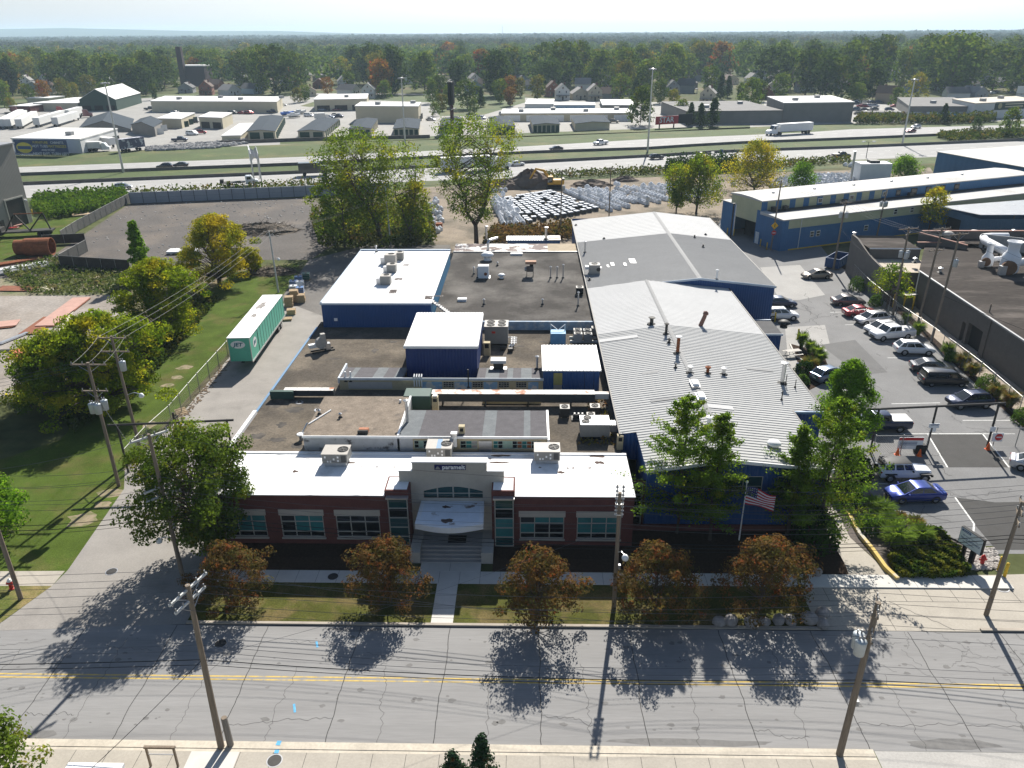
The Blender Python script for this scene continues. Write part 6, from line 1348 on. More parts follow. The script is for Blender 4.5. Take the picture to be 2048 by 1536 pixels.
def tuft(x,y,label,r_=1.,h=1.3,m=L_grass,n=420,group="ornamental grass clumps"):
 p=P(x,y);rs=np.random.RandomState(int(x*3+y));t=T("grass_clump",label,"ornamental grass",(p.x,p.y,0),0,group);Q=[]
 for i in range(n):
  a=rs.rand()*2*PI;l=h*(.7+.5*rs.rand());o=r_*(.55+.5*rs.rand());b=r_*.25*rs.rand();w_=.028+.02*rs.rand();ca,sa=math.cos(a),math.sin(a);px_,py_=-sa*w_,ca*w_
  P0=(b*ca,b*sa,0);P1=(b*ca+o*.35*ca,b*sa+o*.35*sa,l*.75);P2=(b*ca+o*ca,b*sa+o*sa,l*(.95 if rs.rand()>.4 else .6))
  for A_,B_,w0,w1 in((P0,P1,1,1),(P1,P2,1,.3)):Q.append([(A_[0]-px_*w0,A_[1]-py_*w0,A_[2]),(A_[0]+px_*w0,A_[1]+py_*w0,A_[2]),(B_[0]+px_*w1,B_[1]+py_*w1,B_[2]),(B_[0]-px_*w1,B_[1]-py_*w1,B_[2])])
 link("blades",np_mesh("blades",np.array(Q),m),t);MB().lathe([(r_*.3,0),(r_*.2,.15),(.02,.2)],8).build("base",M_mulch,t);return t
for i,(x,y,r_,h,m,lab)in enumerate(((1602,695,1.0,1.9,L_grass,"tall green grass clump by the yellow bollard"),(1618,706,1.0,1.5,L_grass,"green grass clump second along the hall bed"),(1632,717,1.1,1.5,L_grass,"green grass clump third along the hall bed"),(1640,725,1.0,1.2,L_grass,"green grass clump at the corner of the hall bed"),(1618,738,1.3,1.3,L_rgrass,"reddish grass clump in the middle of the hall bed"),(1811,648,.9,1.4,L_grass,"grass clump at the fence beside the white hatchback"),(1836,670,1.1,1.6,L_grass,"grass clump behind the white pickup"),(1893,715,1.1,1.7,L_grass,"grass clump behind the white crossover"),(1925,733,1.3,1.5,L_rgrass,"reddish grass clump by the dark sedan"),(1945,752,1.3,1.4,L_rgrass,"yellowing grass clump behind the minivan"),(1992,795,1.3,1.4,L_rgrass,"reddish grass clump behind the navy crossover"),(2018,815,1.3,1.6,L_rgrass,"yellow grass clump above the right end of the fence"),(1763,1032,1.3,1.2,L_grass,"spreading grass clump in the entrance bed beside the blue car"),(1775,1064,1.3,1.4,L_grass,"bright grass clump in the entrance bed above the largest one"),(1790,1095,1.6,1.7,L_grass,"largest bright grass clump in the entrance bed"),(1838,1087,1.2,1.4,L_grass,"grass clump right of the largest in the entrance bed"),(1828,1060,.9,1.0,L_rgrass,"short reddish grass clump near the car park kerb"),(1799,1042,.6,.7,L_rgrass,"smallest grass tuft in the entrance bed"),(1745,1025,1.0,1.2,L_grass,"shaded grass clump beneath the ginkgo branch"))):tuft(x,y,lab,r_*.78,h,m,620)
def inpoly(x,y,pl):
 c=False;j=len(pl)-1
 for i in range(len(pl)):
  if(pl[i].y>y)!=(pl[j].y>y)and x<(pl[j].x-pl[i].x)*(y-pl[i].y)/(pl[j].y-pl[i].y)+pl[i].x:c=not c
  j=i
 return c
def carpet(name,poly,n,s,m,hz,seed,label=None,cat=None,kind=None,bumps=.35):
 rs=np.random.RandomState(seed);xs=[q.x for q in poly];ys=[q.y for q in poly];C=[]
 while len(C)<n:
  x,y=rs.uniform(min(xs),max(xs)),rs.uniform(min(ys),max(ys))
  if inpoly(x,y,poly):C.append((x,y,hz*(.25+.75*rs.rand())*(1+bumps*math.sin(x*2.1+seed)*math.cos(y*2.7)+.25*math.sin(x*5+y*4))))
 o=link(name,np_mesh(name,quads(np.array(C),s*(.6+.8*rs.rand(n)),rs,.3),m))
 if label:tag(o,label,cat)
 if kind:o["kind"]=kind
 return o
carpet("juniper_carpet",pp(1772,1118,1830,1082,1852,1066,1880,1072,1918,1110,1938,1155,1880,1160,1795,1158),9000,.22,L_jun,.65,3,kind="stuff")
def stones(name,poly,n,s,m,seed,z=.02):
 rs=np.random.RandomState(seed);xs=[q.x for q in poly];ys=[q.y for q in poly];mb=MB();k=0
 while k<n:
  x,y=rs.uniform(min(xs),max(xs)),rs.uniform(min(ys),max(ys))
  if inpoly(x,y,poly):q=s*(.5+rs.rand());mb.blob((x,y,z+q*.25),q,q*.75,q*.5,k,6,4,.2);k+=1
 o=mb.build(name,m);o["kind"]="stuff";return o
stones("river_stones",pp(1935,1095,1990,1098,2003,1135,1985,1140,1940,1140,1928,1110),420,.16,mat("river_stone",(.36,.33,.30),.8,var=.35,scale=2.5),4)
M_bould=mat("boulder_stone",(.27,.25,.235),.9,var=.3,scale=3,bump=.5,bscale=10)
for i,(x,y,s)in enumerate(((1438,1250,.5),(1461,1248,.55),(1500,1250,.5),(1528,1249,.4),(1556,1246,.5),(1579,1247,.5),(1617,1245,.62),(1643,1234,.55),(1644,1253,.5))):
 p=P(x,y);tag(MB().blob((0,0,s*.5),s,s*.8,s*.75,i,12,8,.10).build("boulder",M_bould,None,(p.x,p.y,.05),i,smooth=True),["rounded grey boulder in the row along the kerb","pale boulder set back at the end of the boulder row"][x==1643],"boulder","boulders on the lawn edge")
p=P(1633,1152);tag(MB().blob((0,0,.25),.35,.3,.35,3,10,7,.12).build("boulder",M_bould,None,(p.x,p.y,.1)),"lone boulder in the mulch by the side path","boulder")
def kerb(pts,label,m,w_=.28,h=.35,name="kerb"):
 mb=MB()
 for i in range(len(pts)-1):
  a,b=pts[i],pts[i+1];d=(b-a);mb.box((a.x+b.x)/2,(a.y+b.y)/2,0,d.length+w_*.4,w_,h+.003*i,math.atan2(d.y,d.x))
 return tag(mb.build(name,m),label,"kerb")
kerb(pp(1690,1020,1718,1072,1745,1105,1770,1140,1793,1162),"yellow-topped concrete kerb between side path and entrance bed",mat("yellow_kerb",(.5,.37,.11),.85,var=.2,scale=2,col2=(.42,.39,.33),lo=.5,hi=.6,cscale=.7))
kerb(pp(1765,1014,1850,1052,1930,1090),"thin dark kerb between car park and entrance bed",M_steel,.12,.12)
kerb(pp(1580,690,1590,712,1605,722),"curved pale kerb round the flower bed by the picnic table",M_conc2,.18,.15)
sheet("hall_bed",pp(1582,688,1645,705,1665,752,1640,770,1610,785,1600,740),z0+.02,M_mulch)
p=P(1940,1128);b2=P(1921,1098);t=T("entrance_sign","white company sign board on dark legs beside the juniper","sign",(p.x,p.y,0),-1.2)
MB().box(0,0,0,.45,.28,2.2).build("leg",M_black,t);MB().box(-.95,0,0,.3,.26,2.2).build("leg",M_black,t)
o=MB().box(-.45,0,1.55,2.5,.34,1.75).build("board",M_black,t);f=MB().box(-.45,-.185,1.6,2.4,.02,1.65).build("face",mat("sign_pale",(.66,.72,.74),.5,var=.03),o)
MB().box(-1.05,-.2,2.95,1.0,.012,.22).build("logo_panel",M_signb,f)
t.scale=(.78,)*3
text_part("lettering","paramelt",M_signw,f,(-1.0,-.212,3.06),.17,extrude=.003,width=.72);text_part("lettering","Paramelt USA Inc",M_signb,f,(-.5,-.2,2.62),.2,extrude=.003,width=1.6);text_part("lettering","TRUCK ENTRANCE",M_signb,f,(-.45,-.2,2.28),.26,extrude=.003,width=2.1,bold=.006);MB().box(-.6,-.2,1.95,1.2,.012,.05).build("arrow_line",M_signb,f)
def hydrant(x,y,label,top=M_redpaint):
 p=P(x,y);t=T("fire_hydrant",label,"fire hydrant",(p.x,p.y,0),0,"fire hydrants");MB().lathe([(.2,0),(.2,.06),(.14,.1),(.14,.62),(.19,.64),(.19,.7)],12).build("barrel",M_redpaint,t);MB().lathe([(.18,.7),(.12,.85),(.04,.92),(.03,.98)],12).build("bonnet",top,t)
 for s in(-1,1):MB().cyl((0,0,.5),(s*.27,0,.5),.08,n=8).build("outlet",M_redpaint,t)
 return t
hydrant(24,1178,"red fire hydrant with white bonnet on the left verge",M_whitemetal);hydrant(1963,1130,"plain red fire hydrant on the river stones")
def cover(x,y,z,label,r_=.38):p=P(x,y,z);t=T("manhole_cover",label,"manhole cover",(p.x,p.y,z),0,"manhole covers");MB().lathe([(r_*1.15,-.02),(r_*1.15,.006),(.02,.006)],20).build("ring",M_galv,t);MB().lathe([(r_,0),(r_,.012),(.02,.014)],20).build("lid",M_steel,t)
cover(549,1521,.12,"round manhole cover on the near pavement");cover(223,1143,z0+.01,"manhole cover in the driveway mouth");cover(666,1153,.1,"dark manhole cover in the front pavement");cover(441,1287,z0+.01,"manhole cover in the shaded road lane");cover(2003,1175,z0+.02,"manhole cover in the right apron",.45)
p=P(1478,1080,.4);hf=height_at(p,1488,966);t=T("flagpole","white flagpole flying the stars and stripes in front of the blue hall","flagpole",(p.x,p.y,.4))
MB().cyl((0,0,0),(0,0,hf-.4),.06,.035,8).build("pole",M_whitemetal,t);MB().blob((0,0,hf-.3),.11,.11,.11,1,10,7,0).build("finial",M_whitemetal,t,smooth=True)
fl_r,fl_w,fl_b=mat("flag_red",(.42,.015,.03),.8,var=.05),mat("flag_white",(.62,.62,.64),.8,var=.05),mat("flag_blue",(.025,.03,.13),.8,var=.05)
mb=MB();NX,NZ=16,13;H_,L_=1.45,2.35
def fp(i,k):u=i/NX;return(.05+L_*u*.93,.16*math.sin(u*7)*u-.3*u,hf-.75-H_*k/NZ-.62*u**1.5+.08*math.sin(u*6+k*.3))
for i in range(NX):
 for k in range(NZ):mb.poly([fp(i,k),fp(i,k+1),fp(i+1,k+1),fp(i+1,k)],2 if(i<6 and k<7)else(0 if k%2==0 else 1))
f=mb.build("flag",[fl_r,fl_w,fl_b],t,smooth=True)
mb=MB()
for a in range(5):
 for b in range(4):
  q=Vector(fp(a*1.15+.7,b*1.6+1));mb.poly([q+Vector((.05*math.cos(1.57+2*PI*s/10)*(1 if s%2==0 else .42),-.03,.05*math.sin(1.57+2*PI*s/10)*(1 if s%2==0 else .42)))for s in range(10)])
mb.build("stars",fl_w,f)
def pallet_stack(x,y,n,label,rz=.2,z=0):
 p=P(x,y);t=T("pallet_stack",label,"pallets",(p.x,p.y,z),rz,"pallet stacks behind the trailer");r=random.Random(int(x))
 for k in range(n):
  mb=MB();o=r.uniform(-.06,.06)
  for i in range(5):mb.bb(-.6,.6,-.5+.22*i,-.36+.22*i,k*.15+.12,k*.15+.142)
  for y_ in(-.47,0,.47):mb.bb(-.6,.6,y_-.05,y_+.05,k*.15+.02,k*.15+.118)
  q=mb.build("pallet",M_timber,t);q.location.x=o
 return t
for x,y,n,lab in((583,628,5,"short pallet stack nearest the camera behind the trailer"),(579,612,10,"tall pallet stack touching the trailer tail"),(590,603,12,"tallest pallet stack between trailer and totes"),(603,604,8,"pallet stack at the driveway side"),(575,640,2,"two loose pallets beside the trailer wheels")):pallet_stack(x,y,n,lab)
def tote(x,y,m,label):
 p=P(x,y);t=T("liquid_tote",label,"tote",(p.x,p.y,0),.15,"totes behind the pallets");MB().box(0,0,.14,1.15,1.0,1.0).build("tank",m,t,bevel=.08);MB().box(0,0,0,1.2,1.05,.13).build("pallet",M_timber,t);c=MB()
 for z in(.3,.6,.9,1.14):
  for s in(-1,1):c.bb(-.61,.61,s*.53-.015,s*.53+.015,z,z+.03);c.bb(s*.6-.015,s*.6+.015,-.53,.53,z,z+.03)
 c.build("cage",M_galv,t);MB().lathe([(.16,1.13),(.16,1.2),(.02,1.21)],10).build("cap",M_black,t)
tw,tb,tg=mat("tote_white",(.55,.58,.6),.5,var=.1),mat("tote_blue",(.05,.14,.32),.5,var=.1),mat("tote_green",(.03,.12,.07),.5,var=.1)
for x,y,m,lab in((588,585,tw,"white tote beside a blue one, front row"),(601,588,tb,"blue tote nearest the warehouse side"),(601,576,tw,"white tote in the middle row"),(588,575,tb,"blue tote in the middle row by the fence"),(598,566,tb,"blue tote at the back by the green one"),(613,560,tg,"green tote at the back of the row")):tote(x,y,m,lab)
p=P(363,827);t=T("loose_pallet","single wooden pallet leaning at the driveway fence","pallet",(p.x,p.y,.1),.7);mb=MB()
for i in range(5):mb.bb(-.55,.55,-.5+.22*i,-.36+.22*i,.1,.13)
for y_ in(-.47,0,.47):mb.bb(-.55,.55,y_-.05,y_+.05,0,.098)
mb.build("slats",M_timber,t);t.rotation_euler=(.5,0,.7)
a,b=P(318,905),P(362,862);d=b-a;t=T("gate_leaf","black sliding gate lattice standing open by the driveway","gate",(a.x,a.y,0),math.atan2(d.y,d.x));L_=d.length
for z in(.25,1.7):MB().bb(0,L_,-.04,.04,z,z+.1).build("rail",M_black,t)
mb=MB();k=0
while k<L_:mb.bb(k,k+.05,-.02,.02,.35,1.7);k+=.35
mb.build("bars",M_black,t)
M_steelstrip=None
r=random.Random(14);mb=MB()
for i in range(160):
 q=P(352+(455-352)*i/160+r.uniform(-4,8),848-(848-722)*i/160+r.uniform(-6,10));mb.box(q.x,q.y,.02,r.uniform(.1,.5),r.uniform(.05,.15),.04,r.uniform(0,3))
o=mb.build("leaf_debris",mat("brown_debris",(.17,.12,.075),.95,var=.4,scale=3));o["kind"]="stuff"
M_whitearm=mat("weathered_arm",(.5,.5,.48),.8,var=.2,scale=3)
M_trans=mat("transformer_grey",(.42,.46,.48),.5,.1,var=.1,scale=3)
POLES={}
def pole(key,bx,by,tx,ty,label,arms=(),trans=(),lamp=None,r_=.17,h=None,name="utility_pole",m=M_wood,pins=4,gear=0):
 """arms: (drop from top, half length, direction angle); trans: (drop, angle)"""
 b=P(bx,by);d=_ray(tx,ty);tt=b.y/d.y;tip=CAMP+d*tt;H=h or tip.z;lean=(tip.x-b.x)/H if h is None else 0;lean=max(-.03,min(.03,lean))
 t=T(name,label,"utility pole",(b.x,b.y,0));POLES[key]=(b,H,lean)
 MB().cyl((0,0,-.2),(lean*H,0,H),r_,r_*.68,10).build("pole",m,t)
 for dr,hl,an in arms:
  z=H-dr;c,s=math.cos(an),math.sin(an);mb=MB();mb.box(lean*z+.0*c,-.0,z-.06,2*hl,.1,.12,an)
  ao=mb.build("crossarm",M_whitearm if key in 'ABC' else M_wood,t);im=MB()
  for i in range(pins):
   u=-hl*.92+2*hl*.92*i/max(1,pins-1);im.cyl((lean*z+u*c,u*s,z+.06),(lean*z+u*c,u*s,z+.26),.05,.035,6)
  im.build("insulators",M_greymetal,ao)
  br=MB();
  for q in(-1,1):br.cyl((lean*z+q*hl*.6*c,q*hl*.6*s,z-.06),(lean*z,0,z-.7),.02,n=4)
  br.build("brace",M_galv,ao)
 for dr,an in trans:
  z=H-dr;x,y=lean*z+.48*math.cos(an),.48*math.sin(an);to=MB().lathe([(.05,-.5),(.27,-.48),(.29,.35),(.3,.38),(.16,.46),(.02,.48)],14,(x,y,z)).build("transformer",M_trans,t,smooth=True)
  MB().cyl((x+.1,y,z+.4),(x+.1,y,z+.68),.05,n=6).build("bushing",M_greymetal,to);MB().cyl((x-.1,y,z+.4),(x-.1,y,z+.68),.05,n=6).build("bushing",M_greymetal,to)
 if lamp:
  dr,an,ln=lamp;z=H-dr;c,s=math.cos(an),math.sin(an);MB().tube([(0,0,z),(ln*.5*c,ln*.5*s,z+.35),(ln*c,ln*s,z+.3)],.035,6).build("lamp_arm",M_galv,t)
  MB().lathe([(.02,.2),(.14,.15),(.24,-.05),(.2,-.2),(.02,-.24)],12,(ln*c,ln*s,z+.2)).build("lamp_head",M_whitemetal,t,smooth=True)
 for k in range(gear):MB().box(lean*(H*.5)+.2,.05,H*(.35+.08*k),.22,.2,.35).build("equipment_box",M_greymetal,t)
 return t
YD_=1.25
pole('A',443,1497,375,1170,"nearest weathered pole with two white crossarms on the near pavement, stub post beside it",[(.25,1.35,YD_),(.95,1.1,YD_)],pins=5,r_=.19)
t=T("stub_post","cut-off grey wooden post beside the nearest pole","post",P(462,1493));MB().cyl((0,0,0),(-.05,0,2.2),.19,.17,10).build("post",mat("grey_pole",(.2,.18,.155),.9,var=.25,scale=3,stretch=(4,4,.4)),t);MB().cyl((-.05,0,2.2),(-.05,0,2.23),.16,.15,10).build("top",M_wood,t)
pole('B',365,1150,297,868,"leaning pole with white crossarms in front of the big dark tree",[(.2,1.3,.8),(4.2,1.2,.8),(4.9,1.2,.8),(6.2,.9,.8)],lamp=(8.6,3.6,1.0),gear=2)
pole('C',1228,1215,1240,985,"pole with paired vertical insulators and street lamp in front of the office",[],lamp=(4.7,5.2,.9),gear=1)
b,H_,ln_=POLES['C'];t=T("insulator_string","two upright strings of insulators on top of the lamp pole","insulators",(b.x+ln_*H_,b.y,H_-2.2));mb=MB()
for s in(-1,1):
 MB().cyl((s*.2,-.1,.5),(s*.2,-.1,3.0),.03,n=6).build("rod",M_steel,t);im=MB()
 im.lathe([q for k in range(8)for q in((.035,.3*k),(.1,.3*k+.05),(.1,.3*k+.1),(.035,.3*k+.15))],8,(s*.2,-.1,.5))
 im.build("discs",M_greymetal,t)
for z in(.5,1.3,2.8):MB().box(0,-.1,z,.5,.08,.08).build("bracket",M_galv,t)
pole('D',1678,1512,1757,1205,"tall near pole with transformer can and many insulators on the right pavement",[(.3,.9,1.2),(1.7,1.1,1.2)],[(2.6,2.7),(2.7,3.5)],pins=6,r_=.2,gear=1)
pole('E',1972,1230,2046,1003,"pole standing in the right apron by the yellow bollards",[(.4,1.2,1.1),(1.2,1.2,1.1)],pins=4)
pole('F',238,972,175,725,"pole with three grey transformers at the end of the driveway fence",[(.2,1.5,0),(2.6,1.1,0)],[(4.0,-1.2),(4.0,-2.4),(3.9,.2)])
pole('G',283,908,222,672,"pole with one transformer and double crossarm behind the three-transformer pole",[(.2,1.3,0),(1.5,1.3,0)],[(2.8,-.3)],lamp=(5.8,-.3,1.6))
pole('H',42,1198,-18,960,"pole at the left edge beside the red hydrant",[(.3,1.2,.4)],h=11.5)
pole('I',557,585,538,462,"slim grey pole with short arm behind the parked trailer",[(.2,.9,.1)],lamp=(4.5,0,.7),r_=.14,m=M_whitearm)
pole('J',782,495,770,368,"pale slim pole between the two cottonwoods",r_=.14,m=M_whitearm)
pole('K',1121,466,1124,340,"slim pole at the front of the dark bag rows",[(.3,.8,.2)],[(3.4,-.4)],r_=.14)
pole('L',1218,433,1222,334,"slim pole between the white bag rows",[(.3,.9,.3)],r_=.14)
pole('M',1541,501,1563,361,"pole at the near corner of the blue works carrying a yellow sign",r_=.15)
pole('N',1666,540,1692,402,"pole by the dumpster with two transformers",[(.3,1.1,.3)],[(2.2,-.4),(2.2,3.4)])
pole('O',1752,478,1780,380,"pole behind the stucco block with a cluster of transformers",[(.3,1.2,1.0)],[(2.6,-1.6),(2.6,0),(2.6,3.1)])
pole('Q',1786,630,1818,455,"pole by the transformer cabinet with three pale transformers",[(.2,1.6,.3),(.9,1.2,.9)],[(3.6,3.3),(3.7,-1.4),(3.6,.1)])
pole('R',1835,650,1890,455,"tall bare pole leaning over the alley with double crossarms",[(.2,1.4,.3),(3.0,1.2,.3)])
pole('S',1862,684,1930,466,"pole in the alley with one large pale transformer box",[(.2,1.4,.3)],[(3.6,-1.2)])
pole('V',1958,700,1983,608,"dark service pole against the grey works wall",[],gear=2,r_=.12)
pole('W',2018,470,2036,412,"short lamp pole in front of the metal shed",lamp=(.2,2.5,.5),r_=.1)
b=POLES['M'][0];t=T("warning_sign","yellow diamond sign on the corner pole of blue works","sign",(b.x+.1,b.y-.25,4.6));o=MB().add([(0,0,-.65),(.65,0,0),(0,0,.65),(-.65,0,0),(0,.03,-.65),(.65,.03,0),(0,.03,.65),(-.65,.03,0)],[(0,1,2,3),(7,6,5,4)]).build("board",mat("sign_yellow",(.75,.42,.02),.5,var=.03),t);MB().box(0,-.02,-.25,.12,.015,.4).build("figure",M_black,o);MB().box(0,-.02,.18,.13,.015,.13).build("figure_head",M_black,o)
t=T("stop_sign","small red round sign under the yellow diamond","sign",(b.x+.1,b.y-.25,3.3));MB().cyl((0,0,0),(0,.03,0),.45,n=8).build("board",M_signr,t);MB().box(0,-.02,-.06,.6,.015,.12).build("white_bar",M_signw,t)
def cat_pts(a,b,sag,n=14):return[a.lerp(b,i/n)-Vector((0,0,sag*4*(i/n)*(1-i/n)))for i in range(n+1)]
def wire(a,b,sag,label,r_=.013,m=M_wire,group="overhead wires",name="overhead_wire"):
 o=a;mb=MB();mb.tube([q-o for q in cat_pts(a,b,sag)],r_,4);return tag(mb.build(name,m,None,a),label,"wire",group)
def pt(key,z,dx=0,dy=0):b,H_,l_=POLES[key];return Vector((b.x+l_*z+dx,b.y+dy,z))
def off(key,z,ddx,dy=0):b,H_,l_=POLES[key];return Vector((b.x+ddx,b.y+dy,z))
def zc(key,y):b=POLES[key][0];return PY(1024+0,y,b.y).z
ha,hd=POLES['A'][1],POLES['D'][1]
lab="thin bare overhead wire of the near pole line over the road"
for k,(za,ya,zd,yd)in enumerate(((ha+.0,-1.25,hd-.05,-.8),(ha,-.5,hd-.05,0),(ha,.6,hd-.05,.8),(ha,1.25,hd-1.4,-.9),(ha-.7,-1.0,hd-1.4,0),(ha-.7,.9,hd-1.4,.9),(ha-3.9,0,hd-4.2,.1),(ha-4.3,0,hd-4.6,0))):
 a,d_=pt('A',za,0,ya),pt('D',zd,0,yd);wire(a,d_,.75,lab,.012 if k<6 else .016)
 wire(a,a+Vector((-46,-.5+.2*k,.2)),.9,lab,.012);wire(d_,d_+Vector((46,.4,.0)),.9,lab,.012)
lab="thick black cable slung low between the near poles"
for za,zd,r_ in((ha-4.9,hd-5.1,.03),(ha-5.25,hd-5.35,.022)):
 a,d_=pt('A',za),pt('D',zd);wire(a,d_,.55,lab,r_,M_wireb);wire(a,a+Vector((-46,0,-.2)),.6,lab,r_,M_wireb);wire(d_,d_+Vector((46,0,0)),.6,lab,r_,M_wireb)
hc=POLES['C'][1]
lab="thin overhead wire along the office front"
for k,(zC,dy,zB,zE)in enumerate(((hc+.9,0,11.9,10.4),(zc('C',1001),.2,9.1,9.6),(zc('C',1007),-.2,8.9,9.4),(zc('C',1013),.2,8.6,9.2),(zc('C',1018),-.2,7.9,9.0),(zc('C',1046),0,7.1,8.1),(zc('C',1054),0,6.7,7.6))):
 c=pt('C',zC,0,dy);b_=pt('B',zB,0,dy*3);e=pt('E',zE,0,dy*3)
 wire(b_,c,.8,lab,.012);wire(c,e,.75,lab,.012);wire(e,e+Vector((40,.5,0)),.7,lab,.012);wire(pt('H',10.5-.5*k,0,dy*2),b_,.4,lab,.012);wire(pt('H',10.5-.5*k,0,dy*2),pt('H',10.5-.5*k,-40,dy*2),.7,lab,.012)
lab="thick black cable along the office front"
for zC,zB,zE,r_ in((zc('C',1083),5.6,6.6,.024),(zc('C',1090),5.2,6.3,.03),(zc('C',1097),4.9,6.0,.016)):
 c=pt('C',zC);b_=pt('B',zB);e=pt('E',zE)
 wire(b_,c,.55,lab,r_,M_wireb);wire(c,e,.5,lab,r_,M_wireb);wire(e,e+Vector((40,.5,0)),.6,lab,r_,M_wireb);wire(pt('H',zB+.6),b_,.3,lab,r_,M_wireb);wire(pt('H',zB+.6),pt('H',zB+.7,-40),.5,lab,r_,M_wireb)
wire(pt('B',8),pt('F',9),.5,"service wire from the leaning pole to the three-transformer pole");wire(pt('C',6.9),Vector((-17.0,30.9,6.5)),.6,"service wire crossing the road from lamp pole to nearest pole",.01)
for k in(-1,0,1):
 wire(pt('F',POLES['F'][1]-.1,k*1.3),pt('G',POLES['G'][1]-.1,k*1.2),.15,"wire between the two transformer poles");wire(pt('G',POLES['G'][1]-.1,k*1.2),pt('I',POLES['I'][1]-.1,k*.8),.7,"long wire running back past the parked trailer")
 wire(pt('F',POLES['F'][1]-.1,k*1.3),pt('F',11,k*1.3-38,-18),.8,"wire leaving over the steel yard",.012);wire(pt('I',POLES['I'][1]-.1,k*.8),pt('J',10,k*.5),.8,"wire between the slim grey pole and the cottonwoods")
for a_,b_ in(('N','Q'),('Q','S'),('N','O'),('R','Q'),('M','N')):
 for k in(-1,0,1):wire(pt(a_,POLES[a_][1]-.1,k*.9),pt(b_,POLES[b_][1]-.1,k*.9),.5,"wire strung between poles by the grey works")
for k in(-1,1):wire(pt('S',POLES['S'][1]-.1,k),pt('S',10.5,14+k,-26),.8,"wire leaving the alley towards the road");wire(pt('K',POLES['K'][1]-.2,k*.6),pt('L',POLES['L'][1]-.2,k*.6),.5,"wire over the bag rows");wire(pt('J',POLES['J'][1]-.4,k*.4),pt('K',POLES['K'][1]-.2,k*.6),.7,"wire from the pale pole towards the bag rows");wire(pt('L',POLES['L'][1]-.2,k*.6),pt('M',POLES['M'][1]-.2,k*.4),.7,"wire from the bag rows to the blue works")
wire(pt('S',6.2),pt('S',5.5,16,-30),1.0,"sagging black cable along the alley",.025,M_wireb);wire(pt('N',7),pt('Q',6.8),1.2,"sagging black cable past the stucco block",.025,M_wireb);wire(pt('A',6.6),Vector((-24,18,5)),.4,"black cable dropping from the nearest pole towards the camera side",.02,M_wireb)
def mast(bx,by,tx,ty,label,group="freeway light masts"):
 b=P(bx,by);H=height_at(b,tx,ty);t=T("light_mast",label,"light mast",(b.x,b.y,0),0,group);MB().cyl((0,0,0),(0,0,H),.34,.16,10).build("mast",M_galv,t);MB().lathe([(.5,H-.3),(.5,H),(.1,H+.1)],10).build("ring",M_galv,t)
 for k in range(6):a=k*PI/3;MB().box(.95*math.cos(a),.95*math.sin(a),H-.45,.6,.45,.4,a).build("lamp",M_greymetal,t,bevel=.05)
mast(247,345,210,165,"tall light mast at the left of the freeway median");mast(811,294,800,155,"tall light mast behind the cottonwoods");mast(1295,304,1306,137,"tall light mast on the median right of centre");mast(1804,290,1828,158,"tall light mast near the right of the median")
for x,y,ty,lab in((1411,338,306,"double-headed lamp post on the near verge behind the yellow tree"),(1732,316,284,"double-headed lamp post on the verge near the white tank")):
 b=P(x,y);H=height_at(b,x,ty);t=T("lamp_post",lab,"lamp post",(b.x,b.y,0));MB().cyl((0,0,0),(0,0,H),.12,.08,8).build("pole",M_steel,t)
 for s in(-1,1):MB().cyl((0,0,H),(s*1.3,0,H+.1),.05,n=5).build("arm",M_steel,t);MB().box(s*1.6,0,H-.05,1.0,.5,.3).build("lamp",M_galv,t,bevel=.05)
b=P(517,372);t=T("sign_gantry","pale lattice sign gantry seen from behind at the freeway edge","sign gantry",(b.x,b.y,0),.35)
for x in(-2.2,2.2):
 for y in(0,14):MB().cyl((x*.4,y-2,0),(x*.4,y-2,8.5),.14,n=6).build("post",M_galv,t)
for z in(6.8,8.4):
 for s in(-.9,.9):MB().cyl((s,-2,z),(s,12,z),.09,n=6).build("chord",M_galv,t)
mb=MB()
for k in range(14):mb.cyl((-.9,-2+k,6.8),(.9,-1+k,8.4),.05,n=4);mb.cyl((.9,-2+k,6.8),(-.9,-1+k,8.4),.05,n=4)
mb.build("lattice",M_galv,t);MB().bb(-1.2,-1.0,0,5,6.2,9.2).build("sign_panel",M_whitemetal,t);MB().bb(-1.2,-1.0,6,10,6.2,9.2).build("sign_panel",M_whitemetal,t)
b=P(1440,330);t=T("road_sign","small blue and white road sign on the near freeway edge","sign",(b.x,b.y,0));MB().cyl((0,0,0),(0,0,3.2),.06,n=6).build("post",M_galv,t);MB().box(0,-.08,2.2,1.0,.04,2.4).build("board",M_signw,t);MB().box(0,-.11,3.5,.8,.02,.9).build("blue_panel",M_signb,t)
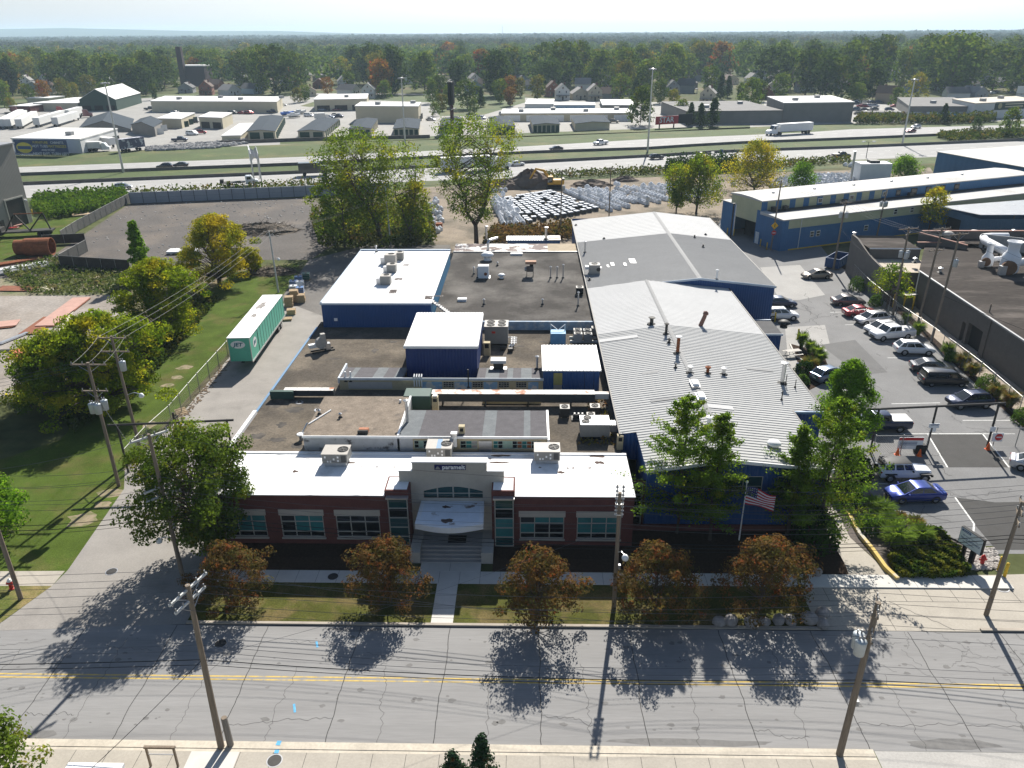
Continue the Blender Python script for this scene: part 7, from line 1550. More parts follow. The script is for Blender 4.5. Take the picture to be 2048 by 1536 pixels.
def tree_parts(seed,H,R,base=.25,shape='round',nclump=60,nleaf=170,leaf=.22,cr=.9,trunk_r=.22,flat=.8,droop=0.,lean=0.,fork=1,inner=.25,rag=0.):
 """returns (trunk MB, leaf quads). shape gives the crown profile: radius as a function of height 0..1"""
 rs=np.random.RandomState(seed);mb=MB();hb=H*base;C=[];NN=[];
 prof={'round':lambda t:math.sqrt(max(0,1-(2*t-1)**2))**.8,'dome':lambda t:math.sqrt(max(0,1-t**2)),'vase':lambda t:.35+.75*t if t<.75 else 1.0*math.sqrt(max(0,1-((t-.75)/.25)**2))*.91,'cone':lambda t:(1-t)**.75*.95+.04,'ginkgo':lambda t:(1-t)**.6*(.72+.28*math.sin(t*26+seed))+.03,'spread':lambda t:(.5+.5*math.sin(PI*min(1,t*1.1)))if t<.9 else .5}[shape]
 top=Vector((lean*H,0,H*(.72 if shape not in('cone','ginkgo')else .97)))
 forks=[]
 for f in range(fork):
  a=2*PI*f/fork+seed;sp=0 if fork==1 else R*.45
  pts=[Vector((0,0,-.2)),Vector((lean*hb*.6+rs.normal()*.05,rs.normal()*.05,hb*.7))]
  for k in range(1,6):
   t=k/5;q=Vector((lean*H*t+sp*math.cos(a)*t**.8+rs.normal()*.03*R,sp*math.sin(a)*t**.8+rs.normal()*.03*R,hb*.7+(top.z-hb*.7)*t));pts.append(q)
  rr=[trunk_r*1.25,trunk_r]+[trunk_r*(1-.17*k)*(.8 if fork>1 else 1)for k in range(1,6)];mb.tube(pts,rr,7);forks.append(pts)
 for i in range(nclump):
  t=(i+rs.rand())/nclump
  if shape in('round','dome','vase','spread'):t=t**.85
  z=hb+(H-hb)*t;pr=prof(t)*R;a=i*2.39996+rs.rand()*.7;q=pr*(inner+(1-inner)*math.sqrt(rs.rand()))*(.86+.28*rs.rand())*(1+rag*math.sin(a*3+seed)*math.cos(a*2-t*5+seed*2));z+=rag*1.6*(rs.rand()-.55)
  c=Vector((lean*z+q*math.cos(a),q*math.sin(a),z-droop*q));tr=forks[i%fork]
  za=max(hb*.75,min(top.z,z-q*(.55 if shape not in('cone','ginkgo')else .25)));f_=(za-hb*.7)/(top.z-hb*.7)*5;k=int(max(0,min(4,f_)));s0=tr[k+1].lerp(tr[k+2]if k+2<len(tr)else tr[-1],max(0,min(1,f_-k)))
  mid=s0.lerp(c,.5)+Vector((rs.normal()*.1*R*.3,rs.normal()*.1*R*.3,.08*q+.1));r0=max(.02,trunk_r*.34*(1-.6*t));mb.tube([s0,mid,c],[r0,r0*.6,.012],4)
  n=int(nleaf*(.6+.8*rs.rand()));cl=cr*(.7+.6*rs.rand())*(1-.35*t if shape in('cone','ginkgo')else 1)
  if shape=='ginkgo':
   u=rs.rand(n)**.6;L0=np.array(s0)+(np.array(c)-np.array(s0))*u[:,None]+rs.normal(size=(n,3))*cl*.19;C.append(L0);NN.append(rs.normal(size=(n,3))*.6+np.array([0,0,.8]));continue
  d=rs.normal(size=(n,3));d/=np.linalg.norm(d,axis=1)[:,None];rad=cl*(.35+.65*rs.rand(n)**.5);C.append(np.array(c)+d*rad[:,None]*np.array([1,1,flat]));NN.append(d+np.array([.35*math.cos(a),.35*math.sin(a),.3]))
 C=np.concatenate(C);return mb,quads(C,leaf*(.6+.8*rs.rand(len(C))),rs,.15,N=np.concatenate(NN))
TREE_MESH={}
def tree(x,y,key,label,leafm,name="tree",group=None,rz=0.,scale=1.,z=0.,pos=None,bark=None,cat="tree",**k):
 p=pos or P(x,y)
 if key not in TREE_MESH:
  mb,Q=tree_parts(**k);TREE_MESH[key]=(mb.mesh("trunk",bark or M_bark),np_mesh("crown",Q,leafm))
 tm,cm=TREE_MESH[key];t=T(name,label,cat,(p.x,p.y,z),rz,group);link("trunk",tm,t);c=link("crown",cm,t);t.scale=(scale,)*3 if not isinstance(scale,tuple)else scale
 return t
L_crab=leafmat("leaf_crabapple",(.09,.085,.03),(.145,.085,.034),(.22,.075,.032),.9,.35,lo=.40,hi=.6,lo3=.55,hi3=.66)
L_maple=leafmat("leaf_deep_green",(.065,.11,.018),(.12,.175,.024),(.24,.22,.035),.5,.5,lo3=.58,hi3=.7)
L_gink=leafmat("leaf_ginkgo",(.095,.18,.024),(.16,.25,.034),(.25,.27,.035),.35,.6,lo3=.56,hi3=.7)
L_lot=leafmat("leaf_lot_tree",(.085,.185,.016),(.15,.27,.024),None,.6,.6)
L_locust=leafmat("leaf_locust",(.085,.15,.014),(.20,.26,.018),(.38,.34,.025),.22,.55,lo=.40,hi=.56,lo3=.53,hi3=.66)
L_gold=leafmat("leaf_golden",(.11,.17,.014),(.28,.27,.02),(.50,.40,.025),.22,.5,lo=.38,hi=.55,lo3=.49,hi3=.62)
L_cotton=leafmat("leaf_cottonwood",(.10,.165,.024),(.19,.24,.03),(.38,.34,.025),.13,.5,lo3=.56,hi3=.68)
kw=dict(H=5.0,R=2.85,base=.22,shape='dome',nclump=85,nleaf=125,leaf=.12,cr=.62,trunk_r=.13,flat=.7,inner=.2,rag=.35)
for i,(x,y,s,lab)in enumerate(((466,1208,.93,"reddish crabapple nearest the big dark tree on the lawn strip"),(781,1205,.95,"reddish crabapple left of the entrance path"),(1076,1240,1.08,"largest reddish crabapple right of the entrance path"),(1310,1225,1.05,"shaded crabapple just beside the lamp pole"),(1520,1220,1.12,"darkest crabapple in front of the flagpole"))):
 tree(x,y,'crab%d'%(i%3),lab,L_crab,"crabapple_tree","crabapples on the front lawn strip",rz=i*1.3,scale=s,seed=21+i,**kw)
tree(418,1100,'big',"big dark green tree covering the left end of the office",L_maple,"maple_tree",seed=5,H=10.0,R=4.1,base=.16,shape='round',nclump=140,nleaf=220,leaf=.165,cr=.95,trunk_r=.26,inner=.35,fork=3,rag=.25)
for i,(x,y,h,r_,lab,sd)in enumerate(((1352,1075,12.0,5.4,"largest ginkgo, standing at the joint between office and blue hall",3),(1418,1088,11.0,3.6,"narrow ginkgo left of the flagpole",8),(1572,1078,9.6,2.8,"small ginkgo right of the flagpole",12),(1632,1085,12.0,6.0,"wide ginkgo spreading over the side path",17))):
 tree(x,y,'gink%d'%i,lab,L_gink,"ginkgo_tree","ginkgos before the blue hall",z=.3,seed=sd,H=h,R=r_,base=.2,shape='ginkgo',nclump=int(34+r_*9),nleaf=240,leaf=.125,cr=1.0,trunk_r=.14,inner=.8,droop=-.12)
tree(1676,905,'lot',"bright green young tree in the car park bed beside the dark pickup",L_lot,"pear_tree",seed=31,H=9.2,R=3.5,base=.30,shape='cone',nclump=90,nleaf=230,leaf=.14,cr=.85,trunk_r=.15,inner=.35,droop=-.15)
lk=dict(base=.14,shape='dome',nclump=165,nleaf=180,leaf=.2,cr=1.12,trunk_r=.3,flat=.55,inner=.3,fork=3,rag=.5)
tree(218,812,'loc0',"nearest and widest yellow-green tree beside the left lawn",L_locust,"locust_tree","yellow-green trees along the left lawn",seed=41,H=10.0,R=6.6,**lk)
tree(330,675,'loc1',"middle yellow-green tree with bare grey twigs along the left lawn",L_locust,"locust_tree","yellow-green trees along the left lawn",seed=47,H=10.2,R=5.7,**lk)
tree(130,805,'loc2',"low yellow-green tree leaning over the steel yard",L_locust,"locust_tree","yellow-green trees along the left lawn",seed=44,H=7.5,R=5.2,**lk)
tree(440,572,'gold',"golden-topped tree in front of the gravel yard",L_gold,"golden_tree",seed=53,H=11.0,R=5.4,**lk)
tree(288,560,'sap',"thin upright green sapling rising behind the middle tree",L_lot,"sapling",seed=58,H=9.5,R=1.7,base=.3,shape='cone',nclump=40,nleaf=110,leaf=.26,cr=.8,trunk_r=.09,inner=.3)
tree(500,545,'sap2',"small yellowish tree beside the golden one",L_gold,"sapling",seed=59,H=3.8,R=2.6,base=.2,shape='dome',nclump=40,nleaf=100,leaf=.26,cr=.8,trunk_r=.09,inner=.3)
ck=dict(base=.22,nleaf=85,leaf=.27,flat=.9,fork=2,rag=.3)
tree(765,492,'cot0',"left cottonwood with yellowing top behind the warehouse",L_cotton,"cottonwood_tree","tall cottonwoods behind the works",seed=61,H=20.5,R=7.6,shape='vase',nclump=150,cr=1.6,trunk_r=.36,inner=.3,lean=-.2,**ck)
tree(822,490,'cot1',"sparse thin cottonwood between the two tall ones",L_cotton,"cottonwood_tree","tall cottonwoods behind the works",seed=66,H=18.0,R=5.2,shape='vase',nclump=46,cr=1.5,trunk_r=.26,inner=.3,lean=-.03,**ck)
tree(953,487,'cot2',"right cottonwood with broad airy crown behind the tar roof",L_cotton,"cottonwood_tree","tall cottonwoods behind the works",seed=72,H=22.5,R=9.2,shape='vase',nclump=150,cr=1.5,trunk_r=.38,inner=.3,lean=-.03,**ck)
tree(690,495,'cot3',"dense green tree at the foot of the left cottonwood",L_cotton,"poplar_tree",seed=75,H=13.0,R=5.2,base=.12,shape='round',nclump=80,nleaf=90,leaf=.32,cr=1.4,trunk_r=.25,rag=.4)
tree(833,484,'cot4',"leafy green understorey tree between the cottonwoods",L_cotton,"poplar_tree",seed=77,H=11.0,R=3.0,base=.12,shape='round',nclump=50,nleaf=80,leaf=.32,cr=1.2,rag=.3,trunk_r=.2)
tree(1352,430,'bag0',"thin yellow-green tree at the corner of the far hall",L_locust,"locust_tree",seed=81,H=10.5,R=3.6,shape='vase',nclump=60,cr=1.2,trunk_r=.2,inner=.3,**ck)
tree(1392,428,'bag1',"bushy golden-topped tree beside the blue bay",L_locust,"locust_tree",seed=83,H=12.0,R=5.4,shape='dome',nclump=110,cr=1.5,trunk_r=.25,inner=.3,**ck)
tree(1508,383,'bag2',"bright yellow tree standing behind the blue works roof",L_gold,"golden_tree",seed=85,H=11.5,R=7.0,shape='dome',nclump=130,cr=1.7,trunk_r=.25,inner=.3,**{**ck,'base':.1})
tree(1805,362,'bag3',"low green tree at the end of the blue works roof",L_lot,"small_tree",seed=87,H=6.0,R=4.0,shape='dome',nclump=60,cr=1.3,trunk_r=.2,inner=.3,**ck)
tree(1600,385,'bag4',"small green shrub tree behind the white membrane heap",L_lot,"small_tree",seed=88,H=7.0,R=3.2,shape='dome',nclump=50,cr=1.2,trunk_r=.15,inner=.3,**ck)
tree(1855,470,'wo0',"small yellow-flecked tree behind the grey works roof",L_gold,"small_tree",seed=91,H=9.0,R=3.0,shape='dome',nclump=40,cr=1.0,trunk_r=.14,inner=.3,base=.3,nleaf=60,leaf=.28)
tree(1772,618,'wo1',"thin half-bare tree between stucco block and transformer cabinet",L_locust,"small_tree",seed=93,H=6.4,R=2.8,shape='dome',nclump=40,cr=.8,trunk_r=.12,inner=.3,base=.35,nleaf=50,leaf=.2)
tree(-25,1075,'edge0',"bright green tree cut off by the left edge of the lawn",L_lot,"young_tree",seed=95,H=6.0,R=3.4,base=.2,shape='dome',nclump=80,nleaf=100,leaf=.2,cr=.9,trunk_r=.14)
tree(-15,1640,'edge1',"olive tree at the lower left corner of the near pavement",L_maple,"young_tree",seed=97,H=6.2,R=2.9,base=.2,shape='dome',nclump=70,nleaf=100,leaf=.17,cr=.8,trunk_r=.14)
L_spruce=leafmat("leaf_spruce",(.018,.04,.018),(.03,.06,.03),(.13,.06,.02),1.2,.15,lo3=.6,hi3=.7)
for x,y,h,lab in((966,1590,4.2,"tip of a dark spruce at the bottom edge of the near pavement"),(908,1590,3.0,"tiny spruce tip left of the taller one at the bottom edge")):
 tree(x,y,'spr%d'%x,lab,L_spruce,"spruce_tree",seed=x,H=h,R=1.0,base=.05,shape='cone',nclump=60,nleaf=60,leaf=.11,cr=.35,trunk_r=.08,inner=.4)
L_scrub=leafmat("leaf_scrub",(.045,.075,.014),(.10,.11,.025),(.17,.11,.04),.25,.35)
L_vine=leafmat("leaf_vine",(.045,.10,.012),(.09,.15,.02),None,.4,.4)
carpet("scrub",pp(640,500,620,440,700,420,860,440,875,490,800,505),9000,.5,L_scrub,2.6,5,kind="stuff")
carpet("scrub",pp(965,492,985,462,1060,462,1150,450,1150,480,1060,485),4500,.45,leafmat("leaf_rusty_scrub",(.10,.08,.03),(.17,.10,.045),(.07,.09,.02),.3,.3),1.5,6,kind="stuff")
carpet("vine_bank",pp(66,425,70,398,190,388,250,385,262,400,200,425,100,440),9000,.5,L_vine,1.7,7,kind="stuff")
carpet("roadside_scrub",pp(262,400,262,386,420,378,620,366,740,366,740,380,625,386),1800,.6,L_scrub,1.5,8,kind="stuff")
carpet("verge_scrub",pp(1090,358,1090,350,1340,338,1480,330,1700,318,1700,326,1480,345,1330,350),4500,.55,L_scrub,1.4,9,kind="stuff")
carpet("juniper_hedge",pp(1330,350,1330,340,1470,332,1475,343),4500,.5,L_dark,3.4,10,kind="stuff")
carpet("weeds",pp(0,545,120,512,180,540,300,545,250,590,60,590),5000,.35,leafmat("leaf_weed",(.07,.11,.03),(.14,.16,.06),(.2,.17,.1),.3,.3),.6,11,kind="stuff")
carpet("weeds",pp(270,700,330,640,400,590,440,600,300,760,150,870,130,850),7000,.34,L_scrub,1.0,12,kind="stuff")
carpet("roof_weeds",[Vector((4.0,57.5,0)),Vector((7.4,57.5,0)),Vector((7.4,67,0)),Vector((5.6,67,0)),Vector((5.2,60,0))],420,.2,leafmat("leaf_roofweed",(.14,.13,.03),(.2,.10,.05),None,.8,.3),.3,13,kind="stuff").location.z=ZM
def heap(name,x,y,rx,ry,h,m,label,cat,seed,twigs=0):
 p=P(x,y);r=random.Random(seed);mb=MB();N,K=22,8;rings=[]
 for k in range(K+1):
  f=k/K;rings.append([(rx*(1-f)*math.cos(2*PI*i/N)*(1+.15*r.uniform(-1,1)),ry*(1-f)*math.sin(2*PI*i/N)*(1+.15*r.uniform(-1,1)),h*(1-(1-f)**1.7)*(1+.15*r.uniform(-1,1))-.05)for i in range(N)])
 mb.loft(rings)
 for i in range(twigs):a=r.uniform(0,2*PI);q=math.sqrt(r.random())*.95;c=Vector((rx*q*math.cos(a),ry*q*math.sin(a),h*(1-q)*.9+.1));d=Vector((r.uniform(-1,1),r.uniform(-1,1),r.uniform(-.1,.5)))*1.6;mb.cyl(c-d,c+d,.06,.03,4)
 return tag(mb.build(name,m,None,(p.x,p.y,0)),label,cat)
M_twig=mat("dead_brush",(.10,.08,.06),.95,var=.35,scale=1.5)
heap("brush_pile",525,462,7.5,4.5,1.6,M_twig,"large dark pile of dead branches on the gravel yard","brush pile",3,320)
heap("brush_pile",545,545,4.5,2.5,.8,M_twig,"small heap of dead branches beside the slim grey pole","brush pile",4,120)
M_soil=mat("dark_soil",(.13,.10,.078),.95,var=.3,scale=.6,bump=.5,bscale=4)
heap("soil_heap",1062,373,7.5,4.5,4.2,M_soil,"steep dark soil heap beside the excavator","soil heap",5);heap("soil_heap",1005,376,7,3.5,2.2,M_soil,"long low soil heap left of the steep one","soil heap",6);heap("soil_heap",1183,372,6,3,1.7,M_soil,"low soil heap right of the excavator","soil heap",7);heap("soil_heap",1250,362,4,2,1.4,M_soil,"small soil heap by the verge scrub","soil heap",8)
M_hall=mat("taupe_siding",(.26,.245,.22),.6,var=.06,scale=.3,rib=.4,ribaxis='Y',ribstr=.3)
c1=P(66,444);
t=T("grey_metal_hall","tall taupe metal hall with dark roller door at the left edge","metal hall",(c1.x,c1.y,0),-.12);hh=height_at(c1,26,288)
MB().bb(-40,0,-30,0,0,hh).build("wall",M_hall,t);MB().bb(-40.3,.3,-30.3,.3,hh+.01,hh+.3).build("roof",M_greymetal,t)
MB().bb(.01,.12,-6.2,-1.4,0,5.6).build("roller_door",M_steel,t);mb=MB()
for y in(-6.5,-1.38):mb.bb(.01,.2,y,y+.28,0,5.9)
mb.bb(.01,.2,-6.2,-1.4,5.62,5.9);mb.build("door_frame",M_frame,t);MB().bb(.01,.08,-9.0,-7.9,0,2.2).build("side_door",M_steel,t);MB().bb(.01,.5,-1.0,-.6,4.7,5).build("lamp",M_whitemetal,t)
for x,y in((40,440),(31,447),(66,430)):bollard(x,y,"yellow bollard at the roller door of the taupe hall",1.3,"bollards at the taupe hall")
p=P(50,472);t=T("trailer_frame","black flatbed trailer frame with angled uprights on the grass","trailer",(p.x,p.y,0),.22);M_bk=M_steel
MB().bb(-5.5,5.5,-1.1,1.1,.85,1.15).build("deck",M_bk,t);MB().bb(-5.6,-3.6,-1.2,1.2,.5,1.9).build("headbox",M_bk,t)
for x0,z0_,x1,z1_ in((-3.2,1.1,-1.0,4.4),(1.2,1.1,-1.0,4.4),(1.2,1.1,4.2,4.4),(5.0,1.1,4.2,4.4)):MB().cyl((x0,0,z0_),(x1,0,z1_),.14,n=6).build("upright",M_bk,t)
MB().cyl((-1,0,4.4),(4.2,0,4.4),.1,n=6).build("top_bar",M_rust,t)
for x in(3.2,4.4):
 for s in(-1,1):MB().cyl((x,s*.75,.5),(x,s*1.15,.5),.5,n=14).build("wheel",M_tyre,t)
def tubeobj(x,y,rz,L_,r_,label,m=M_rust):
 p=P(x,y);mb=MB();n=22;rr=[(r_,-L_/2),(r_,L_/2),(r_*.93,L_/2),(r_*.93,-L_/2)];vs=[]
 for q,u in rr:
  for i in range(n):a=2*PI*i/n;vs.append((u,q*math.cos(a),r_+q*math.sin(a)))
 fs=[(j*n+i,j*n+(i+1)%n,((j+1)%4)*n+(i+1)%n,((j+1)%4)*n+i)for j in range(4)for i in range(n)]
 return tag(mb.add(vs,fs).build("steel_pipe",m,None,(p.x,p.y,.02),rz),label,"steel pipe","rusty pipe sections")
tubeobj(83,511,.15,4.4,1.6,"wide rusty steel pipe section lying on the grass");tubeobj(50,509,.15,2.4,1.35,"narrower rusty pipe section behind the wide one")
def plate(x0,y0,x1,y1,w_,n,m,label,lift=.12,cat="steel plates"):
 a,b=P(x0,y0),P(x1,y1);d=b-a;t=T("steel_plates",label,cat,((a.x+b.x)/2,(a.y+b.y)/2,0),math.atan2(d.y,d.x),"steel plates in the left yard");L_=d.length
 for s in(-.35,.35):MB().bb(L_*s-.15,L_*s+.15,-w_/2,w_/2,0,lift).build("sleeper",M_wood,t)
 for k in range(n):MB().bb(-L_/2+.25*k,L_/2+.2*k,-w_/2+.18*k,w_/2+.15*k,lift+.05*k+.002,lift+.05*k+.045).build("plate",m[k%len(m)],t)
 return t
M_pk=mat("primer_pink",(.42,.25,.20),.8,var=.15,scale=1);M_sal=mat("primer_salmon",(.52,.15,.09),.8,var=.12,scale=1);M_crm=mat("primer_cream",(.48,.44,.33),.8,var=.12,scale=1);M_brn=mat("brown_steel",(.20,.075,.04),.9,var=.3,scale=1)
plate(90,655,165,598,2.6,2,[M_brn,M_pk],"long pink-primed steel plates stretching towards the trees");plate(-5,578,75,579,2.6,1,[M_brn],"rust-brown plate beside a cream one in the row");plate(76,579,112,580,2.6,1,[M_crm],"cream plate at the end of the rust-brown row");plate(-40,580,-6,580,2.6,1,[M_crm],"cream plate cut off at the left edge")
plate(-20,655,30,650,2.6,3,[M_brn,M_brn,M_pk],"stack of brown plates at the left edge");plate(55,670,105,635,2.4,1,[M_brn],"dark brown plate under the tree edge");plate(30,710,95,690,2.8,2,[M_sal],"salmon-red plates half under the nearest tree");plate(70,685,110,683,1.5,1,[M_sal],"small orange plate under the nearest tree");plate(20,716,55,715,1.0,1,[M_sal],"thin salmon strip in front of the red plates");plate(-20,705,25,703,.5,2,[M_steel],"pair of dark bars at the left edge")
plate(120,665,150,615,.5,1,[M_crm],"narrow pale plank on the pink plates");plate(0,690,55,668,.6,2,[M_galv],"grey beams lying across the left yard")
for i,(x,y,m,lab)in enumerate(((18,540,M_whitemetal,"white beams stacked on the grass"),(10,530,M_rust,"orange-rust beams behind the white ones"),(28,545,M_greymetal,"grey beams in front of the white ones"))):
 p=P(x,y);t=T("beam_stack",lab,"beams",(p.x,p.y,0),.75,"beam stacks by the rusty pipe")
 for k in range(4):MB().bb(-6,6,-.8+.42*k,-.5+.42*k,.1,.4).build("beam",m,t)
 for s in(-3,3):MB().bb(s-.1,s+.1,-.9,.9,0,.098).build("sleeper",M_wood,t)
p=P(12,455);t=T("scrap_heap","heap of pink and red scrap metal by the taupe hall","scrap",(p.x,p.y,0));r=random.Random(4)
for k in range(14):MB().box(r.uniform(-3,3),r.uniform(-2,2),r.uniform(0,.4),r.uniform(.8,2.5),r.uniform(.2,.8),.15,r.uniform(0,3)).build("scrap_piece",[M_pk,M_redpaint,M_greymetal][k%3],t)
p=P(170,430);tag(MB().box(0,0,0,5,2.2,.25).build("timber_sheet",M_timber,None,(p.x,p.y,.1),.6),"tan timber sheets lying beside the slatted fence","timber");p=P(368,506);tag(MB().box(0,0,.3,5.5,2.4,.3).box(-2,0,0,.3,2,.3).box(2,0,0,.3,2,.3).build("tarp_bench",M_whitemetal,None,(p.x,p.y,0),.1),"long white-topped platform behind the golden tree","platform")
r=random.Random(6);mb=MB();pol=pp(135,482,262,410,610,396,600,470,300,515)
while len(mb.f)<260*4*5:
 x,y=r.uniform(-95,-45),r.uniform(115,195)
 if inpoly(x,y,pol):q=r.uniform(.08,.3);mb.blob((x,y,.05),q,q*.8,q*.4,len(mb.f),5,4,.25)
o=mb.build("rubble",mat("pale_rubble",(.45,.43,.4),.9,var=.3,scale=2));o["kind"]="stuff"
M_bag=mat("white_bulk_bag",(.58,.60,.63),.7,var=.15,scale=2,bump=.6,bscale=5);M_bagg=mat("dusty_bag",(.50,.48,.44),.8,var=.2,scale=2,bump=.6,bscale=5);M_blk=mat("black_bag_side",(.075,.075,.068),.7,var=.3,scale=2)
def bagmesh(kind,seed):
 mb=MB()
 if kind=='bulk':mb.blob((0,0,.5),.56,.56,.54,seed,8,6,.09);mb.box(0,0,.03,.92,.92,.72,0,0,.96);mb.cyl((0,0,.95),(.05,0,1.12),.13,.08,6)
 else:mb.box(0,0,0,1.2,1.05,.8,0,1);mb.box(0,0,.802,1.26,1.1,.12,0,0,.94);mb.box(.2,.1,.92,.7,.6,.05,.3)
 return mb.mesh("bag",[M_bag,M_blk])
BM=[bagmesh('bulk',1),bagmesh('bulk',2),bagmesh('bulk',3)];CM=[bagmesh('crate',0)]
far_list=[];cnt=[0]
def add_bag(kind,x,y,rz,lab,grp,z=0):
 me=(BM if kind=='bulk' else CM)[cnt[0]%(3 if kind=='bulk' else 1)];cnt[0]+=1
 far_list.append((math.hypot(x,y),me,x,y,z,rz,lab,grp,kind))
r=random.Random(12)
def rows(kind,q0,q1,n,per,lab,grp,width,double=0.):
 """n rows side by side running from line q0 (far ends) to q1 (near ends)"""
 for i in range(n):
  f=i/max(1,n-1);a=q0[0].lerp(q0[1],f);b=q1[0].lerp(q1[1],f);d=b-a;m=max(2,int(d.length/per))
  for k in range(m):
   if r.random()<.06:continue
   c=a+d*(k/m);add_bag(kind,c.x+r.uniform(-.12,.12),c.y+r.uniform(-.12,.12),math.atan2(d.y,d.x)+r.uniform(-.2,.2),lab,grp)
   if double and r.random()<double:add_bag(kind,c.x+r.uniform(-.2,.2),c.y+r.uniform(-.2,.2),r.uniform(0,3),lab,grp,1.2)
rows('crate',(P(1010,402),P(1100,388)),(P(1062,452),P(1200,425)),11,1.9,"dark-sided crate with white top in the ordered rows","white-topped crates in rows",1)
rows('bulk',(P(985,405),P(1006,401)),(P(1010,455),P(1048,453)),4,1.25,"white bulk bag in the heap beside the right cottonwood","white bulk bags by the cottonwood",1,.3)
rows('bulk',(P(1130,385),P(1158,382)),(P(1225,425),P(1262,418)),3,1.2,"white bulk bag in the middle rows","white bulk bags in the middle rows",1,.12)
rows('bulk',(P(1172,383),P(1192,381)),(P(1245,405),P(1275,408)),3,1.3,"white bulk bag in the row next to the middle ones","white bulk bags in the middle rows",1)
rows('bulk',(P(1213,382),P(1250,378)),(P(1300,412),P(1345,405)),3,1.25,"white bulk bag in the right-hand rows near the far hall","white bulk bags in the right-hand rows",1,.12)
rows('bulk',(P(1268,378),P(1350,370)),(P(1345,405),P(1440,392)),6,1.35,"white bulk bag in the farthest rows","white bulk bags in the farthest rows",1,.1)
for x,y in((985,385),(992,384),(1002,384),(1011,383)):q=P(x,y);add_bag('bulk',q.x,q.y,0,"one of four white bags alone by the soil heap","four bags by the soil heap")
for x,y in((1690,328),(1703,327),(1715,329),(1722,326),(1735,328),(1748,326),(1762,327),(1775,325),(1700,330),(1757,329)):q=P(x,y+4);add_bag('bulk',q.x,q.y,.3,"grey-white bag in the line along the near freeway verge","bags along the verge")
for i in range(26):q=P(r.uniform(855,885),r.uniform(398,470));add_bag('bulk',q.x,q.y,r.uniform(0,3),"dusty bag beside the track between the cottonwoods","bags beside the track")
for x,y in((1437,373),(1466,372),(1432,374)):q=P(x,y);add_bag('bulk',q.x,q.y,.4,"stray bag by the bright yellow tree","stray bags by the yellow tree")
far_list.sort(key=lambda q:q[0]);seen={'bulk':0,'crate':0};VV={'bulk':MB(),'crate':MB()}
for d,me,x,y,z,rz,lab,grp,kind in far_list:
 seen[kind]+=1
 if seen[kind]<=(280 if kind=='bulk' else 190):tag(link("bulk_bag" if kind=='bulk' else "covered_crate",me,None,(x,y,z),rz),lab,"bulk bag" if kind=='bulk' else "crate",grp)
 else:
  c,s=math.cos(rz),math.sin(rz);VV[kind].add([(x+v.co.x*c-v.co.y*s,y+v.co.x*s+v.co.y*c,z+v.co.z)for v in me.vertices],[tuple(p_.vertices)for p_ in me.polygons])
for kk,mbx in VV.items():
 if mbx.v:o=mbx.build("distant_bags" if kk=='bulk' else "distant_crates",[M_bag]);o["kind"]="stuff"
carpet("membrane_heap",pp(1540,380,1555,362,1640,352,1720,352,1700,368,1600,385),5000,.7,M_bag,.8,15,kind="stuff")
p=P(1108,377);t=T("excavator","yellow excavator digging at the soil heap","excavator",(p.x,p.y,0),.05);M_cat=mat("digger_yellow",(.55,.30,.03),.5,var=.1,scale=2)
for s in(-1,1):
 mb=MB();mb.loft([[(-2.0*f,s*1.1-.3,z),(2.0*f,s*1.1-.3,z),(2.0*f,s*1.1+.3,z),(-2.0*f,s*1.1+.3,z)]for z,f in((0,.85),(.25,1),(.75,1),(1.0,.85))]);mb.build("track",M_black,t)
MB().bb(-.9,.9,-1.0,1.0,.6,1.1).build("turntable",M_steel,t);MB().bb(-.4,2.5,-1.3,1.3,1.15,2.3).build("engine_body",M_cat,t,bevel=.15);MB().bb(1.9,2.6,-1.2,1.2,2.31,2.6).build("counterweight",M_steel,t)
c=MB().bb(-1.7,-.3,-1.3,.1,1.15,3.2).build("cab",M_cat,t,bevel=.08);MB().bb(-1.72,-.5,-1.32,.05,1.7,3.0).build("cab_glass",M_carglass,c)
MB().tube([(-.8,.6,1.8),(-2.6,.6,4.4),(-4.6,.6,4.9)],[.35,.4,.25],6).build("boom",M_cat,t);MB().tube([(-4.5,.6,5.0),(-6.4,.6,2.0)],[.3,.2],6).build("stick",M_cat,t);MB().loft([[(-6.9,.1,2.1),(-6.9,1.1,2.1),(-6.0,1.1,1.9),(-6.0,.1,1.9)],[(-7.0,.1,1.0),(-7.0,1.1,1.0),(-6.1,1.1,.7),(-6.1,.1,.7)]]).build("bucket",M_steel,t)
p=P(1740,362);t=T("white_tank","white square tank house behind the blue works","tank",(p.x,p.y,0));MB().box(0,0,0,8,5,4.8).build("body",M_whitemetal,t);MB().box(0,0,4.8,2.5,2.5,.6).build("hatch",M_steel,t);stack(1700,366,0,8,.3,"leaning pale stack left of the white tank house",M_galv)
p=P(855,462);t=T("stone_crates","two pale crates at the foot of the track","crates",(p.x,p.y,0));MB().box(0,0,0,1.3,1.2,1.3).build("crate",M_bagg,t);MB().box(2.2,1.8,0,1.3,1.2,1.2).build("crate",M_rust,t)
t=T("near_roof","sliver of white roof edge at the bottom left","roof edge");ea,eb=P(135,1528,3.2),P(248,1526,3.2);mb=MB();mb.bb(ea.x,eb.x,20,eb.y,3.0,3.2);mb.build("roof",M_whiteroof,t);mb=MB();mb.bb(ea.x+.3,eb.x-.3,20.3,eb.y-.3,0,2.99);mb.build("wall",M_cream,t)
p=P(330,1536);t=T("timber_gantry","weathered timber gantry at the bottom edge","gantry",(p.x,p.y,.12));h_=1.4
for x in(-.75,.75):MB().bb(x-.05,x+.05,-.05,.05,0,h_).build("post",M_wood,t)
MB().bb(-.85,.85,-.07,.07,h_,h_+.12).build("lintel",M_wood,t);MB().bb(-.7,.7,-.02,.02,.9,.95).build("cross_bar",M_galv,t)
